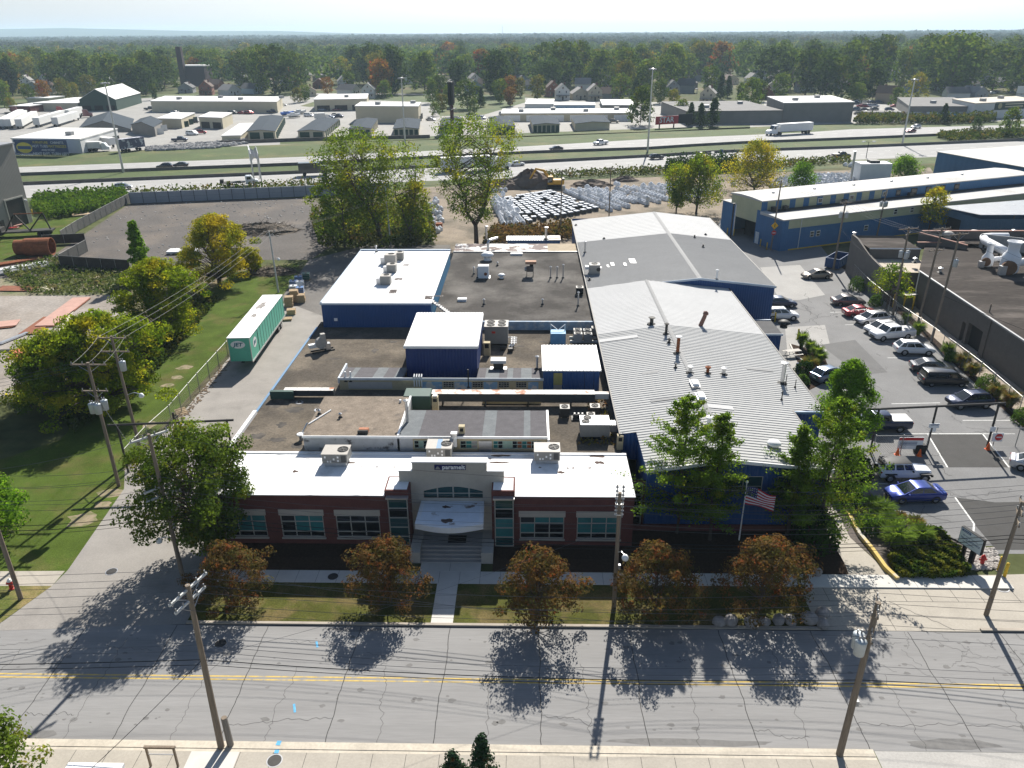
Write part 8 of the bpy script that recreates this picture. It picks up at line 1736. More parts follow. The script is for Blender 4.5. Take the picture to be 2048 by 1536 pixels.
M_fyard=mat("far_yard_paving",(.27,.26,.24),.9,var=.15,scale=.06,var2=.1,scale2=.5)
sheet("far_yard",VERGE_F+pp(2500,205,2048,205,1700,200,1250,205,900,188,600,186,300,190,60,215,-300,225),.01,M_fyard)
sheet("far_grass",pp(560,289,1050,274,1500,257,1500,250,1050,266,560,283),.02,M_verge)
M_fcream=mat("far_cream_wall",(.50,.45,.33),.8,var=.06,scale=.3);M_fgrey=mat("far_grey_wall",(.20,.19,.175),.85,var=.1,scale=.3);M_fgreen=mat("far_green_wall",(.03,.06,.045),.7,var=.1,scale=.3)
M_froof=mat("far_white_roof",(.62,.61,.58),.8,var=.12,scale=.1);M_froofg=mat("far_slate_roof",(.06,.072,.085),.95,spec=.05,var=.1,scale=.3);M_fwhite=mat("far_white_wall",(.6,.6,.58),.7,var=.06,scale=.3);M_gdoor=mat("storage_door_green",(.02,.055,.04),.6,var=.1)
def fb(name,label,cat,x0,yb0,x1,yb1,ytop,yback,wall,roof,gable=0.,doors=0,doorm=None,group=None,dz=.7,side=0,sidedir=1,xb=None,rails=True):
 """far building: foot of its front from (x0, yb0) to (x1, yb1), roof edge seen at ytop above x0, roof back edge at yback"""
 a,b=P(x0,yb0),P(x1,yb1);h=height_at(a,x0,ytop);L_=(b-a).length;rz=math.atan2(b.y-a.y,b.x-a.x);q=P(xb if xb else x0,yback,h);d=Matrix.Rotation(-rz,2)@Vector((q.x-a.x,q.y-a.y));D=max(4,min(70,d.y));sk_=d.x if xb else 0
 t=T(name,label,cat,(a.x,a.y,0),rz,group);mb=MB();mb.prism([(0,0),(L_,0),(L_+sk_,D),(sk_,D)],0,h,cap=False)
 rf=MB()
 if gable:
  m_=L_/2;mb.poly([(0,0,h),(L_,0,h),(m_,0,h+gable)]);mb.poly([(L_+sk_,D,h),(sk_,D,h),(m_+sk_,D,h+gable)])
  e=.3;k=gable/m_*e
  for u0,z0_,u1,z1_ in((-e,h-k,m_,h+gable+.08),(m_,h+gable+.08,L_+e,h-k)):rf.poly([(u0,-e,z0_),(u1,-e,z1_),(u1+sk_,D+e,z1_),(u0+sk_,D+e,z0_)]);rf.poly([(u0,-e,z0_-.15),(u0,-e,z0_),(u1,-e,z1_),(u1,-e,z1_-.15)][::-1])
 else:rf.prism([(-.2,-.2),(L_+.2,-.2),(L_+.2+sk_,D+.2),(-.2+sk_,D+.2)],h,h+.35)
 mb.build("wall",wall,t);rf.build("roof",roof,t)
 for i in range(doors):
  u=L_*(i+.5)/doors;MB().bb(u-L_/doors*.36,u+L_/doors*.36,-.08,-.01,0,min(h-.4,2.6)).build("door",doorm or M_gdoor,t)
 for i in range(side):
  u=D*(i+.5)/side;s=L_ if sidedir>0 else 0;so_=sk_*u/D;MB().bb(s+so_-.06 if sidedir<0 else s+so_+.0,s+so_+.06,u-D/side*.36,u+D/side*.36,0,min(h-.4,2.4)).build("door",doorm or M_gdoor,t)
 if not gable and L_>25:
  for i in range(int(L_/14)):MB().box(L_*(i+.6)/max(1,int(L_/14)),D*(.3+.35*(i%2)),h+.352,2.2,1.8,1.2).build("roof_unit",M_greymetal,t)
 return t
G_ST="storage unit blocks beyond the freeway"
for i,a in enumerate(((497,279,552,279,262,232,520,"storage block with grey roof, second from the left of the two long ones",2,9),(597,276,650,276,262,238,632,"long grey-roofed storage block beside the warehouse forecourt",2,9),(699,274,742,273,257,238,716,"grey-roofed storage block left of the big cream shed",4,6),(788,273,838,273,257,238,795,"grey-roofed storage block below the big cream shed",5,0),(880,266,925,266,252,236,885,"grey-roofed storage block beneath the tall sign pole",5,0),(985,269,1030,268,253,234,978,"grey-roofed storage block just right of the right cottonwood",5,0),(1066,265,1119,264,249,233,1060,"grey-roofed storage block with green doors, second from the right",6,0),(1150,262,1219,259,247,233,1143,"grey-roofed storage block at the right end with pale banner",0,0))):
 fb("storage_block",a[7],"storage building",a[0],a[1],a[2],a[3],a[4],a[5],M_fcream,M_froofg,gable=.45,doors=a[8],group=G_ST,xb=a[6],side=a[9])
fb("warehouse","long low cream warehouse with white roof left of centre beyond the freeway","warehouse",305,224,556,226,203,193,M_fcream,M_froof,xb=330)
fb("warehouse","cream warehouse with white roof behind the big cream shed","warehouse",630,222,735,220,200,190,M_fcream,M_froof,doors=3,doorm=M_steel)
fb("cream_shed","big cream metal shed with white shallow gabled roof beyond the freeway","shed",713,245,838,246,213,205,M_fcream,M_froof,xb=722,side=2,doorm=M_steel)
fb("green_barn","dark green barn with bright white gabled roof","barn",163,222,235,221,199,186,M_fgreen,M_froof,gable=5,doors=3,doorm=M_dark,xb=215)
fb("garage","cream garage with white roof and dark doorways, left of the pair","garage",318,256,365,257,238,226,M_fcream,M_froof,side=3,xb=345);fb("garage","cream garage with white roof and dark door, right of the pair","garage",401,256,447,258,235,225,M_fcream,M_froof,doors=2,doorm=M_steel,xb=420)
fb("grey_shed","grey gabled shed with white doors beside the hip-roofed house","shed",266,267,312,273,249,237,M_fgrey,M_froofg,gable=1.5,side=2,doorm=M_fwhite,xb=280);fb("dark_house","house with wide dark roof among the left yards","house",160,262,262,264,256,236,M_fgrey,M_froofg,gable=3,xb=175)
fb("long_hut","long narrow white-roofed hut at the yard fence","hut",445,283,482,282,273,248,M_fcream,M_froof,xb=480);fb("store","pale flat store with white roof and teal edge behind the billboard","store",30,305,166,307,278,257,M_fwhite,M_froof,doors=0,xb=110,side=3,doorm=M_dark)
for x0,y0,x1,y1,yt,yb,w_,lab in((70,222,158,222,207,196,M_fcream,"low pale building with white roof at the far left"),(22,226,62,226,213,204,M_brick,"low brick building at the far left"),(56,208,100,208,197,193,M_fcream,"tan flat-roofed building behind the low pale one")):fb("low_building",lab,"building",x0,y0,x1,y1,yt,yb,w_,M_froof)
fb("long_store","very long low cream store with white roof right of the cottonwoods","store",1003,243,1265,242,228,219,M_fcream,M_froof,doors=6,doorm=M_whitemetal);fb("blue_store","blue-white flat building behind the very long store","store",1108,219,1190,219,211,206,mat("far_blue_wall",(.25,.36,.48),.7,var=.1),M_froof)
fb("white_store","white flat building behind the blue-white one","store",1050,218,1106,218,209,199,M_fwhite,M_froof);fb("tan_store","tan flat building right of the blue-white one","store",1205,219,1270,219,211,200,M_fgrey,M_froof)
fb("grey_works","tall block of the long grey building by the freeway","industrial building",1563,246,1702,244,207,194,M_fgrey,M_froof,xb=1535);fb("grey_works","low wing of the long grey building by the freeway","industrial building",1372,249,1562,247,224,204,M_fgrey,mat("far_dark_roof",(.14,.135,.13),.9,var=.2,scale=.2))
fb("grey_office","grey flat-roofed building at the right beyond the freeway","industrial building",1815,236,1942,236,214,196,M_fgrey,MATS["far_dark_roof"],doors=4,doorm=M_fwhite,xb=1795);t=fb("white_plant","white flat-roofed building with dark green sign at the right edge","industrial building",1943,239,2075,232,208,199,M_fwhite,mat("far_tan_roof",(.5,.45,.37),.9,var=.12,scale=.1),xb=1905)
MB().bb(12,30,-.15,-.02,3.5,7.0).build("sign_panel",M_fgreen,t);MB().cyl((15,-.2,5.2),(15,-.16,5.2),1.2,n=14).build("emblem",mat("old_gold",(.4,.36,.2),.7,var=.1),t)
for z in(4.5,5.6):MB().bb(18,29,-.2,-.16,z,z+.5).build("text_line",M_fcream,t)
for x0,y0,x1,yt,m,lab in((1731,237,1808,226,M_fgrey,"long grey container by the car lot"),(1862,237,1930,230,mat("container_blue",(.05,.25,.42),.6,var=.1),"bright blue container in front of the grey building"),(1340,178,1395,166,M_fgrey,"grey two-storey block among the houses")):fb("container",lab,"container",x0,y0,x1,y0,yt,yt-3,m,MATS["far_dark_roof"]if m is M_fgrey else m)
p=P(42,309);q=P(168,311);t=T("billboard","wide dark blue billboard with yellow oval badge on the store wall","billboard",(p.x,p.y-2.0,0),math.atan2(q.y-p.y,q.x-p.x));L_=(q-p).length;h1,h0=height_at(p,42,277),.8
bo=MB().bb(0,L_*.83,-.2,0,h0,h1).build("board",mat("board_navy",(.03,.055,.13),.6,var=.1),t);M_by=mat("badge_yellow",(.6,.5,.08),.6,var=.1)
for x in(1,L_*.4,L_*.8):MB().bb(x,x+.3,.02,.3,0,h1).build("post",M_steel,t)
mb=MB();n=20;mb.poly([(L_*.15+L_*.125*math.cos(2*PI*i/n),-.22,h1-2.6+1.7*math.sin(2*PI*i/n))for i in range(n)]);mb.build("badge",M_by,bo);MB().bb(L_*.045,L_*.255,-.26,-.23,h1-3.1,h1-2.1).build("badge_band",M_signb,bo)
for s,x,z,sz,m in(("FURNITURE",.42,h1-.9,1.05,M_by),("CABINETS",.68,h1-.9,1.05,M_signw),("HOT TUBS",.40,h1-2.1,1.2,M_signw),("MATTRESSES",.67,h1-2.1,1.2,M_by),("AND MORE!",.52,h1-3.3,.9,M_signw),("NEXT EXIT, TURN LEFT",.55,h1-4.5,1.25,M_signw),("OPEN 7 DAYS",.15,h1-5.0,.8,M_signw)):text_part("lettering",s,m,bo,(L_*x,-.24,z),sz,extrude=.01)
p=P(1314,257);t=T("billboard","red and black billboard reading STAR on the far verge","billboard",(p.x,p.y,0),.42);h1=height_at(p,1314,233)
bo=MB().bb(-1,10,-.2,0,1.5,h1).build("board",mat("board_red",(.42,.02,.03),.5,var=.1),t);MB().bb(10.02,17,-.2,0,1.5,h1+.5).build("black_board",M_dark,t);text_part("lettering","STAR",M_signw,bo,(4.3,-.25,(1.6+h1)/2),3.0,extrude=.01,bold=.05)
for x in(1,8,15):MB().bb(x,x+.4,.02,.4,0,h1).build("post",M_steel,t)
p=P(905,262);h1=height_at(p,903,163);t=T("pylon_billboard","tall brown pole carrying two black edge-on billboards","billboard",(p.x,p.y,0));MB().cyl((0,0,0),(0,0,h1-2),.75,.7,12).build("pole",mat("pylon_brown",(.09,.035,.03),.7,var=.1),t)
for a,m in((1.42,M_dark),(1.78,M_steel)):MB().box(0,0,h1-8.5,9,.5,8.5,a).build("panel",m,t)
MB().box(0,0,h1-10.5,8,2,.3,1.4).build("catwalk",M_steel,t)
p=P(2040,200);h1=height_at(p,2040,172);t=T("roadside_sign","pale double sign panels on posts at the far right edge","sign",(p.x,p.y,0));[MB().bb(-3,9,-.2,0,z,z+4).build("panel",M_fwhite,t)for z in(h1-8.5,h1-4)];MB().bb(0,.5,.02,.5,0,h1).build("post",M_steel,t);MB().bb(5,5.5,.02,.5,0,h1).build("post",M_steel,t)
def ftrailer(x0,y0,x1,y1,label,m=M_fwhite,h=4.0,cab=None,name="parked_trailer",grp="trailers and lorries parked beyond the freeway"):
 a,b=P(x0,y0),P(x1,y1);d=b-a;L_=d.length;t=T(name,label,"trailer" if not cab else "truck",(a.x,a.y,0),math.atan2(d.y,d.x),grp);MB().bb(0,L_,-1.3,1.3,1.1,h).build("box_body",m,t)
 if cab:MB().loft([[(x,-1.1,.5),(x,1.1,.5),(x,1.1,z),(x,-1.1,z)]for x,z in((L_+.2,2.8),(L_+1.3,2.7),(L_+1.9,1.7),(L_+2.7,1.4))]).build("cab",cab,t)
 for x in(1.5,2.8,L_-2):
  for s in(-1,1):MB().cyl((x,s*.8,.5),(x,s*1.2,.5),.5,n=10).build("wheel",M_tyre,t)
for a,lab,k in(((5,258,45,236),"white trailer at the left edge of the lorry yard",{}),((18,258,52,238),"second white trailer in the lorry yard row",{}),((40,258,72,240),"third white trailer in the lorry yard row",{}),((75,255,128,238),"white trailer with dark tractor in the lorry yard",{'cab':charcoal}),((112,254,155,240),"shorter white trailer beside the dark tractor",{}),((135,238,162,230),"white trailer behind the red tractor",{'cab':maroon}),((172,303,205,302),"white box truck parked by the store",{'cab':white,'h':3.2}),((205,293,228,296),"white box trailer behind the box truck",{'h':3.4}),((630,242,650,241),"white box truck at the long storage block",{'cab':white,'h':3.4})):ftrailer(*a,lab,**k)
ftrailer(240,305,288,299,"box trailer with white lettering mural beside the store",mat("mural_grey",(.10,.10,.15),.6,var=.1,col2=(.5,.5,.52),lo=.5,hi=.55,cscale=.6),4.3)
for x,y,m,lab in((120,228,red,"red lorry tractor in the left yard"),(172,235,maroon,"dark red lorry tractor beside the white trailer"),(30,228,maroon,"dark red tractor at the far left")):
 p=P(x,y);t=T("lorry_tractor",lab,"truck",(p.x,p.y,0),.4,"lorry tractors beyond the freeway");MB().loft([[(u,-1.2,.6),(u,1.2,.6),(u,1.1,z),(u,-1.1,z)]for u,z in((-1,3.7),(1,3.6),(1.6,2.2),(3.2,1.8))]).build("cab",m,t);MB().bb(-4.5,-1.02,-.6,.6,.6,1).build("frame_rail",M_steel,t)
 for u in(2.2,-2.4,-3.6):
  for s in(-1,1):MB().cyl((u,s*.8,.5),(u,s*1.2,.5),.5,n=10).build("wheel",M_tyre,t)
CN=['white','pale silver','charcoal','black','navy','red','blue-grey','tan'];KN={'sedan':'sedan','suv':'crossover','wagon':'hatchback','pickup':'pickup','van':'van'}
r=random.Random(77);cols=[white,pale,charcoal,black,navy,red,bgrey,tan]
spots=[(360,283,'pickup',navy,"dark pickup on the left gravel lot"),(385,270,'van',white,"white camper beside the garage"),(402,268,'suv',red,"red vehicle by the garage pair"),(388,246,'suv',charcoal,"dark jeep in front of the garages"),(330,222,'van',pale,"silver camper van by the warehouse"),(415,222,'van',white,"white van in front of the warehouse"),(300,220,'pickup',charcoal,"dark pickup beside the camper van"),(450,224,'sedan',white,"white car at the warehouse front"),(545,226,'pickup',navy,"blue pickup near the boats"),(565,212,'sedan',white,"white car under white tarps"),(618,233,'van',white,"white van by the storage blocks"),(646,222,'sedan',bgrey,"pale car before the second warehouse"),(674,222,'sedan',maroon,"maroon car before the second warehouse"),(862,241,'sedan',pale,"silver car beside the big cream shed"),(1140,242,'pickup',white,"white pickup at the very long store")]
for i in range(24):spots.append((*r.choice(((605+r.uniform(0,85),234+r.uniform(-1,3)),(1010+r.uniform(0,240),246),(1000+r.uniform(0,45),215+r.uniform(-4,20)),(310+r.uniform(0,230),228),(910+r.uniform(0,60),238+r.uniform(-8,4)),(90+r.uniform(0,70),272+r.uniform(-6,6)))),r.choice(('sedan','suv','pickup','van')),cols[i%8],None))
for i in range(22):spots.append((1708+r.uniform(0,85),207+7*(i%4)+r.uniform(-1,1),r.choice(('sedan','suv','wagon')),cols[i%8],"%s {} in the crowded lot beside the grey office building"%CN[i%8]))
for i in range(14):spots.append((1960+r.uniform(0,85),186+r.uniform(-3,4),r.choice(('sedan','suv')),cols[i%8],"%s {} parked behind the white plant at the right"%CN[i%8]))if i<5 else spots.append((2+r.uniform(0,45),178+r.uniform(-3,6),'sedan',cols[i%8],"%s {} parked in the street at the far left"%CN[i%8]))
for x,y,k,m,lab in spots:
 lab=(lab or CN[cols.index(m)]+' {} parked among the yards beyond the freeway').format(KN[k])
 p=P(x,y);f=36.5/p.y*6;put_car(k,x-5*1,y,x+5,y+r.uniform(-.4,.4),lab,m,group="cars parked beyond the freeway")
for i,(x,y)in enumerate(((575,232),(588,236),(600,229))):
 p=P(x,y);t=T("boat",["blue-hulled boat on a trailer","white boat beside the blue-hulled one","shrink-wrapped white boat by the tarps"][i],"boat",(p.x,p.y,0),.7,"boats beyond the freeway");MB().loft([[(u,-w_,1.0+k),(u,0,.6+k),(u,w_,1.0+k),(u,w_*1.1,1.9+k*.6),(u,-w_*1.1,1.9+k*.6)]for u,w_,k in((-3,1.1,0),(0,1.2,0),(2,.9,.1),(3.4,.1,.5))]).build("hull",[mat("hull_blue",(.05,.15,.5),.4),white,M_fwhite][i],t);MB().bb(-1.5,.5,-.8,.8,1.91,2.4).build("deck",M_fwhite,t);MB().bb(-2.5,3,-.5,.5,.3,.6).build("trailer",M_steel,t)
WALLS=[mat("house_white",(.55,.55,.53),.8,var=.05),mat("house_cream",(.42,.38,.29),.8,var=.05),mat("house_grey",(.27,.28,.29),.8,var=.05),mat("house_blue",(.25,.33,.40),.8,var=.05),mat("house_brick",(.20,.085,.06),.9,var=.15),mat("house_tan",(.32,.25,.18),.8,var=.05)]
ROOFS=[mat("shingle_grey",(.10,.10,.10),.9,var=.15,scale=1),mat("shingle_brown",(.10,.065,.05),.9,var=.15,scale=1),mat("shingle_pale",(.22,.21,.2),.9,var=.15,scale=1)]
def house_proto(kind):
 t=T("house","two-storey house","house");W,D,h,g=((8,10,5.6,3.4),(9.5,12,3.6,3.0),(8.5,10,5.0,3.8))[kind]
 mb=MB();mb.prism([(-W/2,-D/2),(W/2,-D/2),(W/2,D/2),(-W/2,D/2)],0,h,cap=False)
 for y in(-D/2,D/2):mb.poly([(-W/2,y,h),(W/2,y,h),(0,y,h+g)]if y<0 else[(W/2,y,h),(-W/2,y,h),(0,y,h+g)])
 mb.build("wall",WALLS[0],t);rf=MB();e=.45;k=g/(W/2)*e
 for s in(-1,1):rf.poly([(s*(W/2+e),-D/2-e,h-k),(0,-D/2-e,h+g+.06),(0,D/2+e,h+g+.06),(s*(W/2+e),D/2+e,h-k)][::s])
 ro=rf.build("roof",ROOFS[0],t);MB().box(W*.18,D*.2,h+g*.4,.8,.8,g*.75).build("chimney",M_brick,ro)
 zs=[1.2,3.8]if h>4.5 else[1.3]
 for z in zs+([h+.5]if g>3.2 else[]):
  for u in((-W*.25,W*.25)if z<h else(0,)):wo=MB().bb(u-.55,u+.55,-D/2-.05,-D/2-.003,z,z+1.4).build("window",WALLS[0],t);MB().bb(u-.42,u+.42,-D/2-.07,-D/2-.052,z+.12,z+1.28).build("pane",M_glassd,wo)
  if z<h:
   for v in(-D*.25,D*.2):MB().bb(W/2+.003,W/2+.05,v-.5,v+.5,z,z+1.4).build("window",M_glassd,t)
 MB().bb(-.5,.5,-D/2-.06,-D/2-.004,0,2.1).build("door",M_steel,t)
 if kind!=1:MB().bb(-W/2,W/2,-D/2-2.2,-D/2-.07,2.5,2.8).build("porch_roof",ROOFS[0],t);MB().bb(-W/2+.1,-W/2+.3,-D/2-2.1,-D/2-1.9,0,2.5).build("porch_post",WALLS[0],t);MB().bb(W/2-.3,W/2-.1,-D/2-2.1,-D/2-1.9,0,2.5).build("porch_post",WALLS[0],t)
 return t
HP=[house_proto(k)for k in range(3)];used=[0,0,0]
def house(x,y,kind,wall,roof,rz,label):
 p=P(x,y);o=HP[kind]if not used[kind]else dup(HP[kind]);first=not used[kind];used[kind]=1;o.location=(p.x,p.y,0);o.rotation_euler=(0,0,rz);o["label"]=label;o["group"]="suburban houses beyond the freeway"
 def sw(q):
  for s in q.material_slots:
   if s.material and s.material.name.startswith("house_"):s.link='OBJECT';s.material=WALLS[wall]
   elif s.material and s.material.name.startswith("shingle_"):s.link='OBJECT';s.material=ROOFS[roof]
  for c in q.children:sw(c)
 sw(o)
WN=["white","cream","grey","pale blue","brick","tan"];RN=["grey","brown","pale"]
HL=[(738,196,0,0,2,.1),(698,190,1,0,0,1.2),(617,192,1,1,1,.3),(640,176,1,4,1,.2),(460,190,1,0,2,.9),(415,190,0,4,1,.2),(375,185,1,2,0,.2),(428,178,1,4,1,1.5),(505,187,1,3,0,1.1),(945,188,0,3,2,.4),(948,172,0,0,2,.3),(978,152,1,1,1,1.3),(1040,168,1,3,0,.5),(1068,180,1,2,0,1.4),(1105,192,0,4,1,.1),(1124,199,0,0,0,.05),(1158,198,1,1,2,.1),(1188,200,0,1,2,.05),(1222,198,1,2,1,1.4),(1415,206,0,1,2,-.3),(1342,190,0,2,0,.1),(1372,186,2,2,0,1.3),(1458,168,1,1,1,.2),(1503,172,0,0,2,.1),(1517,166,2,0,0,.9),(1546,190,0,1,2,-.3),(1530,197,1,4,1,-.2),(1588,150,1,5,1,.4),(1772,206,0,5,1,.9),(1782,160,0,0,2,.1),(1740,158,1,1,0,.5),(1850,172,1,3,2,.8),(1872,178,1,0,2,.7),(1910,198,1,0,0,1.4),(1945,196,1,2,2,.3),(1955,160,1,1,2,.9),(1965,168,0,2,0,.2),(2008,175,1,1,2,.9),(2030,165,1,0,1,.4),(180,170,1,2,1,.1),(70,182,1,3,0,.4),(55,175,0,0,2,.3),(95,188,0,1,1,.1),(870,185,1,4,0,.2),(575,178,0,2,1,.1),(1280,190,1,1,1,.1),(1640,165,1,2,2,.6),(1690,176,1,0,0,.2)]
rh=random.Random(31);tries=0;NB=len(HL)
while len(HL)<NB+64 and tries<4000:
 tries+=1;x,y=rh.uniform(20,2040),rh.uniform(128,186)
 if all(abs(x-q[0])>22 or abs(y-q[1])>12 for q in HL)and not 340<x<425:HL.append((x,y,rh.choice((0,1,1,2)),rh.choice((0,0,1,2,3,5)),rh.choice((0,1,2,2)),rh.choice((.05,.1,.3,1.4,1.5,-.2))))
for h_ in HL:
 near_="upper left" if h_[0]<500 else "left of centre" if h_[0]<900 else "right of centre" if h_[0]<1300 else "upper right" if h_[0]<1700 else "far right"
 house(*h_[:6],"%s %s house with %s roof among the trees, %s"%(WN[h_[3]],("tall","low","gabled")[h_[2]],RN[h_[4]],near_))
p=P(385,172);t=T("brick_church","dark brick church block with tall square tower at the upper left","church",(p.x,p.y,0));hT=height_at(p,368,93);M_ch=mat("soot_brick",(.06,.04,.04),.9,var=.2);MB().bb(-8,11,0,16,0,hT*.5).build("wall",M_ch,t);MB().bb(-8.4,11.4,-.5,16.4,hT*.5+.01,hT*.5+.8).build("roof",M_froof,t);MB().box(-5,-2.2,0,4.2,4.2,hT,0,0,.9).build("tower",M_ch,t)
FM=[]
pal=[((.045,.085,.018),(.085,.135,.022),(.13,.155,.028)),((.06,.11,.02),(.11,.165,.026),(.18,.175,.03)),((.03,.06,.018),(.055,.09,.022),None),((.11,.14,.022),(.19,.19,.03),(.28,.19,.03)),((.14,.08,.02),(.25,.14,.024),(.28,.05,.016))]
FL=[leafmat("leaf_far_%d"%i,c[0],c[1],c[2],.12,.42,rnd_obj=.35)for i,c in enumerate(pal)]
for k in range(8):
 mb,Q=tree_parts(seed=200+k,H=20,R=(7.5,8.5,6.5,9,7,8,5.5,4)[k],base=.1,shape=('dome','round','round','dome','vase','round','vase','cone')[k],nclump=46,nleaf=30,leaf=1.05,cr=2.5,trunk_r=.35,inner=.35)
 tv=np.array(mb.v);tq=np.array([[tv[i]for i in(f if len(f)==4 else(f[0],f[1],f[2],f[2]))]for f in mb.f if len(f)>=3]);
 FM.append((tq,Q))
FMESH={}
def fmesh(k,c):
 if(k,c)not in FMESH:tq,Q=FM[k];FMESH[(k,c)]=np_mesh("far_tree",np.concatenate([tq,Q]),[M_bark,FL[c]],mi=np.concatenate([np.zeros(len(tq)),np.ones(len(Q))]))
 return FMESH[(k,c)]
fr_=np.random.RandomState(99);placed=[]
def clear(x,y):
 for i,hx in enumerate(HL):
  if abs(x-hx[0])<(15 if i<NB else 11)and-3<y-hx[1]<(34 if i<NB else 20):return False
 if y>214 and not(830<x<1000 and y<216):return False
 if y>192 and(295<x<610 or 620<x<860 or 1040<x<1280 or 1355<x<1705 or 1795<x<2060 or x<300):return False
 return True
TN=["dark green broad tree among the suburban houses","mid green tree among the suburban houses","blackish green tree among the suburban houses","olive-yellow tree turning among the suburban houses","orange-red autumn tree among the suburban houses"]
def ftree(x,y,h,c,k=None,lab=None,pos=None):
 p=pos or P(x,y);k=fr_.randint(7)if k is None else k;o=link("suburban_tree",fmesh(k,c),None,(p.x,p.y,0),fr_.rand()*6.28);s=h/20;o.scale=(s*(.9+.3*fr_.rand()),s*(.9+.3*fr_.rand()),s);tag(o,lab or TN[c],"tree","suburban trees beyond the freeway")
fixed=[(550,190,29,0),(527,186,27,1),(585,186,25,0),(490,180,25,1),(420,165,24,0),(300,186,25,0),(270,190,22,1),(235,184,24,0),(205,182,23,1),(330,180,22,1),(140,170,25,0),(790,188,28,2),(745,168,28,0),(710,160,26,2),(850,185,24,0),(935,218,14,0),(915,190,20,2),(1090,170,28,0),(1125,178,30,0),(1160,172,29,1),(1200,180,24,0),(1245,178,25,1),(1280,250,15,1),(1240,200,14,1),(1075,200,13,3),(1020,196,12,4),(1010,192,12,4),(1040,195,11,3),(985,165,15,4),(965,140,20,3),(905,150,16,4),(890,150,18,4),(1290,190,20,0),(1330,185,22,1),(1440,200,14,2),(1455,195,12,2),(1420,190,16,0),(1500,215,14,1),(1580,180,24,0),(1610,190,25,0),(1650,196,25,2),(1680,200,22,0),(1640,190,24,0),(1720,200,14,1),(1745,200,18,2),(1720,185,30,0),(1760,170,32,1),(1800,180,24,1),(1830,200,14,3),(1900,190,33,0),(1925,185,32,0),(1870,182,32,0),(1850,165,32,1),(2040,190,26,1),(2015,150,30,0),(180,190,12,3),(130,200,12,3),(90,205,12,4),(25,190,20,3),(10,215,14,1),(30,165,22,4),(60,160,22,0),(655,188,10,4),(590,175,14,4),(1560,200,14,0),(1380,250,9,2),(1400,252,9,2),(1425,252,11,2),(1620,165,28,0),(1560,160,28,1),(1490,150,28,0),(1440,155,27,4),(1395,150,26,1),(1335,150,25,3)]
fixed+=[(60,205,10,1),(150,197,9,3),(210,200,10,1),(865,207,12,0),(884,222,8,3),(900,214,11,1),(948,228,7,1),(880,198,13,0),(1000,206,12,1),(1290,213,11,0),(1320,207,12,1),(1346,216,9,3),(1362,236,8,1),(1712,206,10,1),(1793,212,9,0),(252,192,12,1),(612,203,9,1),(596,206,8,3),(870,232,6,1),(962,214,10,2),(1020,212,9,4),(310,200,9,1),(25,225,7,3),(700,186,13,0),(770,196,10,1),(1270,205,13,2),(1480,206,10,1),(1518,203,11,0)]
sheet('suburb_grass',pp(600,212,640,200,700,190,1050,190,1050,205,960,232,880,232,860,205,740,200,620,214),.03,M_verge);sheet('suburb_lawn',pp(-200,215,100,196,330,188,620,186,620,192,320,194,160,206,-200,226),.03,M_verge)
for q in fixed:ftree(q[0],q[1],q[2],q[3],7 if(q[3]==2 and q[2]<16)else None)
for y,x,h in((262,2016,9),):ftree(x,y+12,10,1,0,"round dark tree standing on the freeway median at the right");ftree(1950,268,6,2,0,"small dark tree on the freeway median beside the round one");ftree(1885,247,8,2,7,"small dark spruce before the blue container")
n=0
while n<205:
 x,y=fr_.uniform(-60,2110),108+85*fr_.rand()**.75
 if not clear(x,y):continue
 rx=max(0,(x-1000)/1000);ftree(x,y,16+10*fr_.rand()+6*rx,fr_.choice(5,p=[.38,.3,.16,.12,.04]));n+=1
rs=np.random.RandomState(7);pts_=[]
def scatter(y0,y1,spacing,hm,rm,nq,leaf):
 n_=int(.70*2*.5*(y1**2-y0**2)*1.1/spacing**2);y=np.sqrt(rs.rand(n_)*(y1**2-y0**2)+y0**2);x=(rs.rand(n_)*2-1)*y*.76;out=[]
 h=hm*(.7+.6*rs.rand(n_))*(1+.25*np.clip(x/y,0,1));R2=rm*(.7+.6*rs.rand(n_));d=rs.normal(size=(n_,nq,3));d/=np.linalg.norm(d,axis=2)[...,None];d[...,2]=np.abs(d[...,2])**.8*np.sign(d[...,2]);d*=(.6+.4*rs.rand(n_,nq))[...,None]
 C=np.stack([x[:,None]+d[...,0]*R2[:,None],y[:,None]+d[...,1]*R2[:,None],h[:,None]*(.55+.45*d[...,2])],2).reshape(-1,3);return C,quads(C,leaf*(.7+.6*rs.rand(len(C))),rs,.2,N=d.reshape(-1,3)+np.array([0,0,.25]))
c1,q1=scatter(640,1500,20,18,7.5,70,2.4);c2,q2=scatter(1500,3200,30,20,13,34,5.5);c3,q3=scatter(3200,8800,80,22,38,22,17)
tone=(np.sin(c1[:,0]*.031)+np.sin(c1[:,1]*.023+2)+np.sin(c1[:,0]*.011+c1[:,1]*.017));mi=np.concatenate([np.where(tone>1.6,3,np.where(tone>.5,1,np.where(tone>-1,0,2))),rs.randint(4,7,len(c2)//34).repeat(34),rs.randint(4,6,len(c3)//22).repeat(22)])
o=link("far_woods",np_mesh("far_woods",np.concatenate([q1,q2,q3]),[leafmat("leaf_wood_%d"%i,pal[i][0],pal[i][1],pal[i][2],.02,.4)for i in range(4)]+[leafmat("leaf_deep_wood_%d"%i,*c,None,.01,.25)for i,c in enumerate((((.02,.038,.012),(.035,.055,.015)),((.028,.05,.014),(.045,.068,.018)),((.05,.06,.018),(.075,.07,.022))))],mi=mi));o["kind"]="stuff"
carpet("roadside_hedge",pp(1705,249,1720,240,1900,243,1990,238,1990,245,1900,249),4000,.9,L_scrub,3.0,21,kind="stuff");carpet("median_weeds",pp(1870,275,1880,270,2048,262,2048,275,1900,284),2500,.8,L_scrub,1.6,22,kind="stuff")
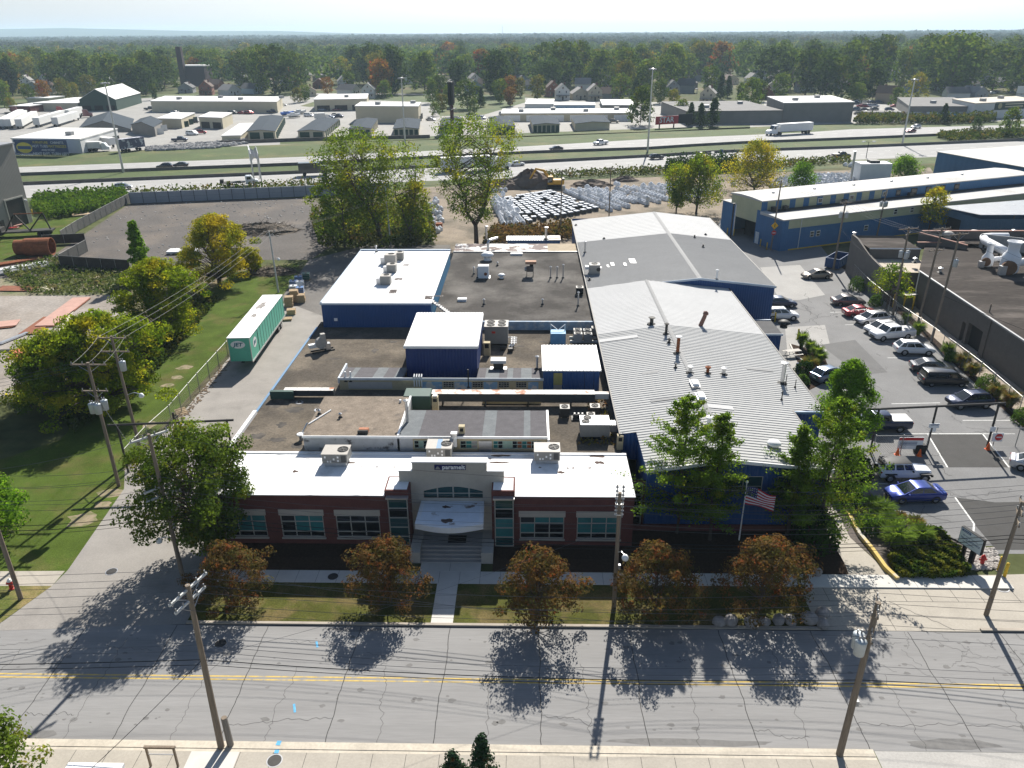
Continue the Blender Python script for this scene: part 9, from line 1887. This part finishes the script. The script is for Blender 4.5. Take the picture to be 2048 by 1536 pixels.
stones("riprap",pp(290,303,300,295,430,285,490,280,492,288,430,297),700,.8,mat("riprap_stone",(.28,.275,.27),.9,var=.35,scale=.8),23)
for a,lab in(((440,288,640,281),"low dark retaining wall below the long storage blocks"),((640,281,860,276),"low dark retaining wall behind the left cottonwood")):
 p,q=P(a[0],a[1]),P(a[2],a[3]);d=q-p;tag(MB().bb(0,d.length,-.2,.2,0,1.2).build("retaining_wall",M_barrier,None,(p.x,p.y,0),math.atan2(d.y,d.x)),lab,"retaining wall")
def ridge(name,px_,Y,base_y):
 mb=MB();tops=[PY(x,y,Y)for x,y in px_];mb_pts=[]
 for a in tops:mb_pts.append([(a.x*.86,Y*.86,-.5),(a.x*.95,Y*.95,a.z*.6),(a.x,Y,a.z),(a.x*1.08,Y*1.08,a.z*.8)])
 mb.loft(mb_pts,closed=False,caps=False);o=mb.build(name,mat("wooded_hill",(.04,.06,.02),.95,var=.3,scale=.004,var2=.25,scale2=.02,spec=0),smooth=True);struct(o)
ridge("hills",[(-500,60),(-200,58),(0,58),(130,56),(260,59),(400,62),(560,62),(700,66.5),(900,69),(1100,70),(1300,68.5),(1500,67.5),(1800,65),(2100,61),(2600,62)],9000,70)
for x,y0_,y1_,lab in((1005,52,75,"thin mast far away near the horizon"),(487,62,82,"pale water tower mast on the far left horizon")):
 a=PY(x,y1_,3500);h_=PY(x,y0_,3500).z;t=T("radio_mast",lab,"mast",(a.x,a.y,0));MB().cyl((0,0,0),(0,0,h_),1.2,.8,6).build("mast",M_galv,t);MB().cyl((0,0,h_),(0,0,h_+4),.5,.2,5).build("antenna",M_galv,t)
fb("distant_shed","long white-roofed shed glinting in the far woods","shed",408,99,445,99,86,84,M_fgrey,M_whiteroof);fb("distant_shed","short white-roofed shed right of the glinting long one","shed",480,98,497,98,85,83,M_fgrey,M_whiteroof)
hz=MB().bb(-10400,10400,-420,12400,-1,130).build("haze",None or bpy.data.materials.new("haze_air"));hz["kind"]="stuff"
m=bpy.data.materials["haze_air"];m.use_nodes=True;n=m.node_tree.nodes;n.remove(n["Principled BSDF"]);pv=n.new("ShaderNodeVolumePrincipled");pv.inputs["Color"].default_value=(.64,.83,1,1);pv.inputs["Density"].default_value=.00011;pv.inputs["Anisotropy"].default_value=.15
m.node_tree.links.new(pv.outputs[0],n["Material Output"].inputs["Volume"])
by={}
for o in SC.objects:
 if o.parent is None and o.get("label")and o.get("category")!="wire":by.setdefault(o["label"],[]).append(o)
ORD=["leftmost","second from the left","third from the left","fourth from the left","fifth from the left","sixth from the left","seventh from the left","eighth from the left","ninth from the left"]
for lab,v in by.items():
 if 2<=len(v)<=10:
  def sxx(o):q=o.location-CAMP;return q.dot(RT)/max(1,q.dot(_fw))
  v.sort(key=sxx)
  for i,o in enumerate(v):o["label"]=lab+", "+("rightmost" if i==len(v)-1 else ORD[i])
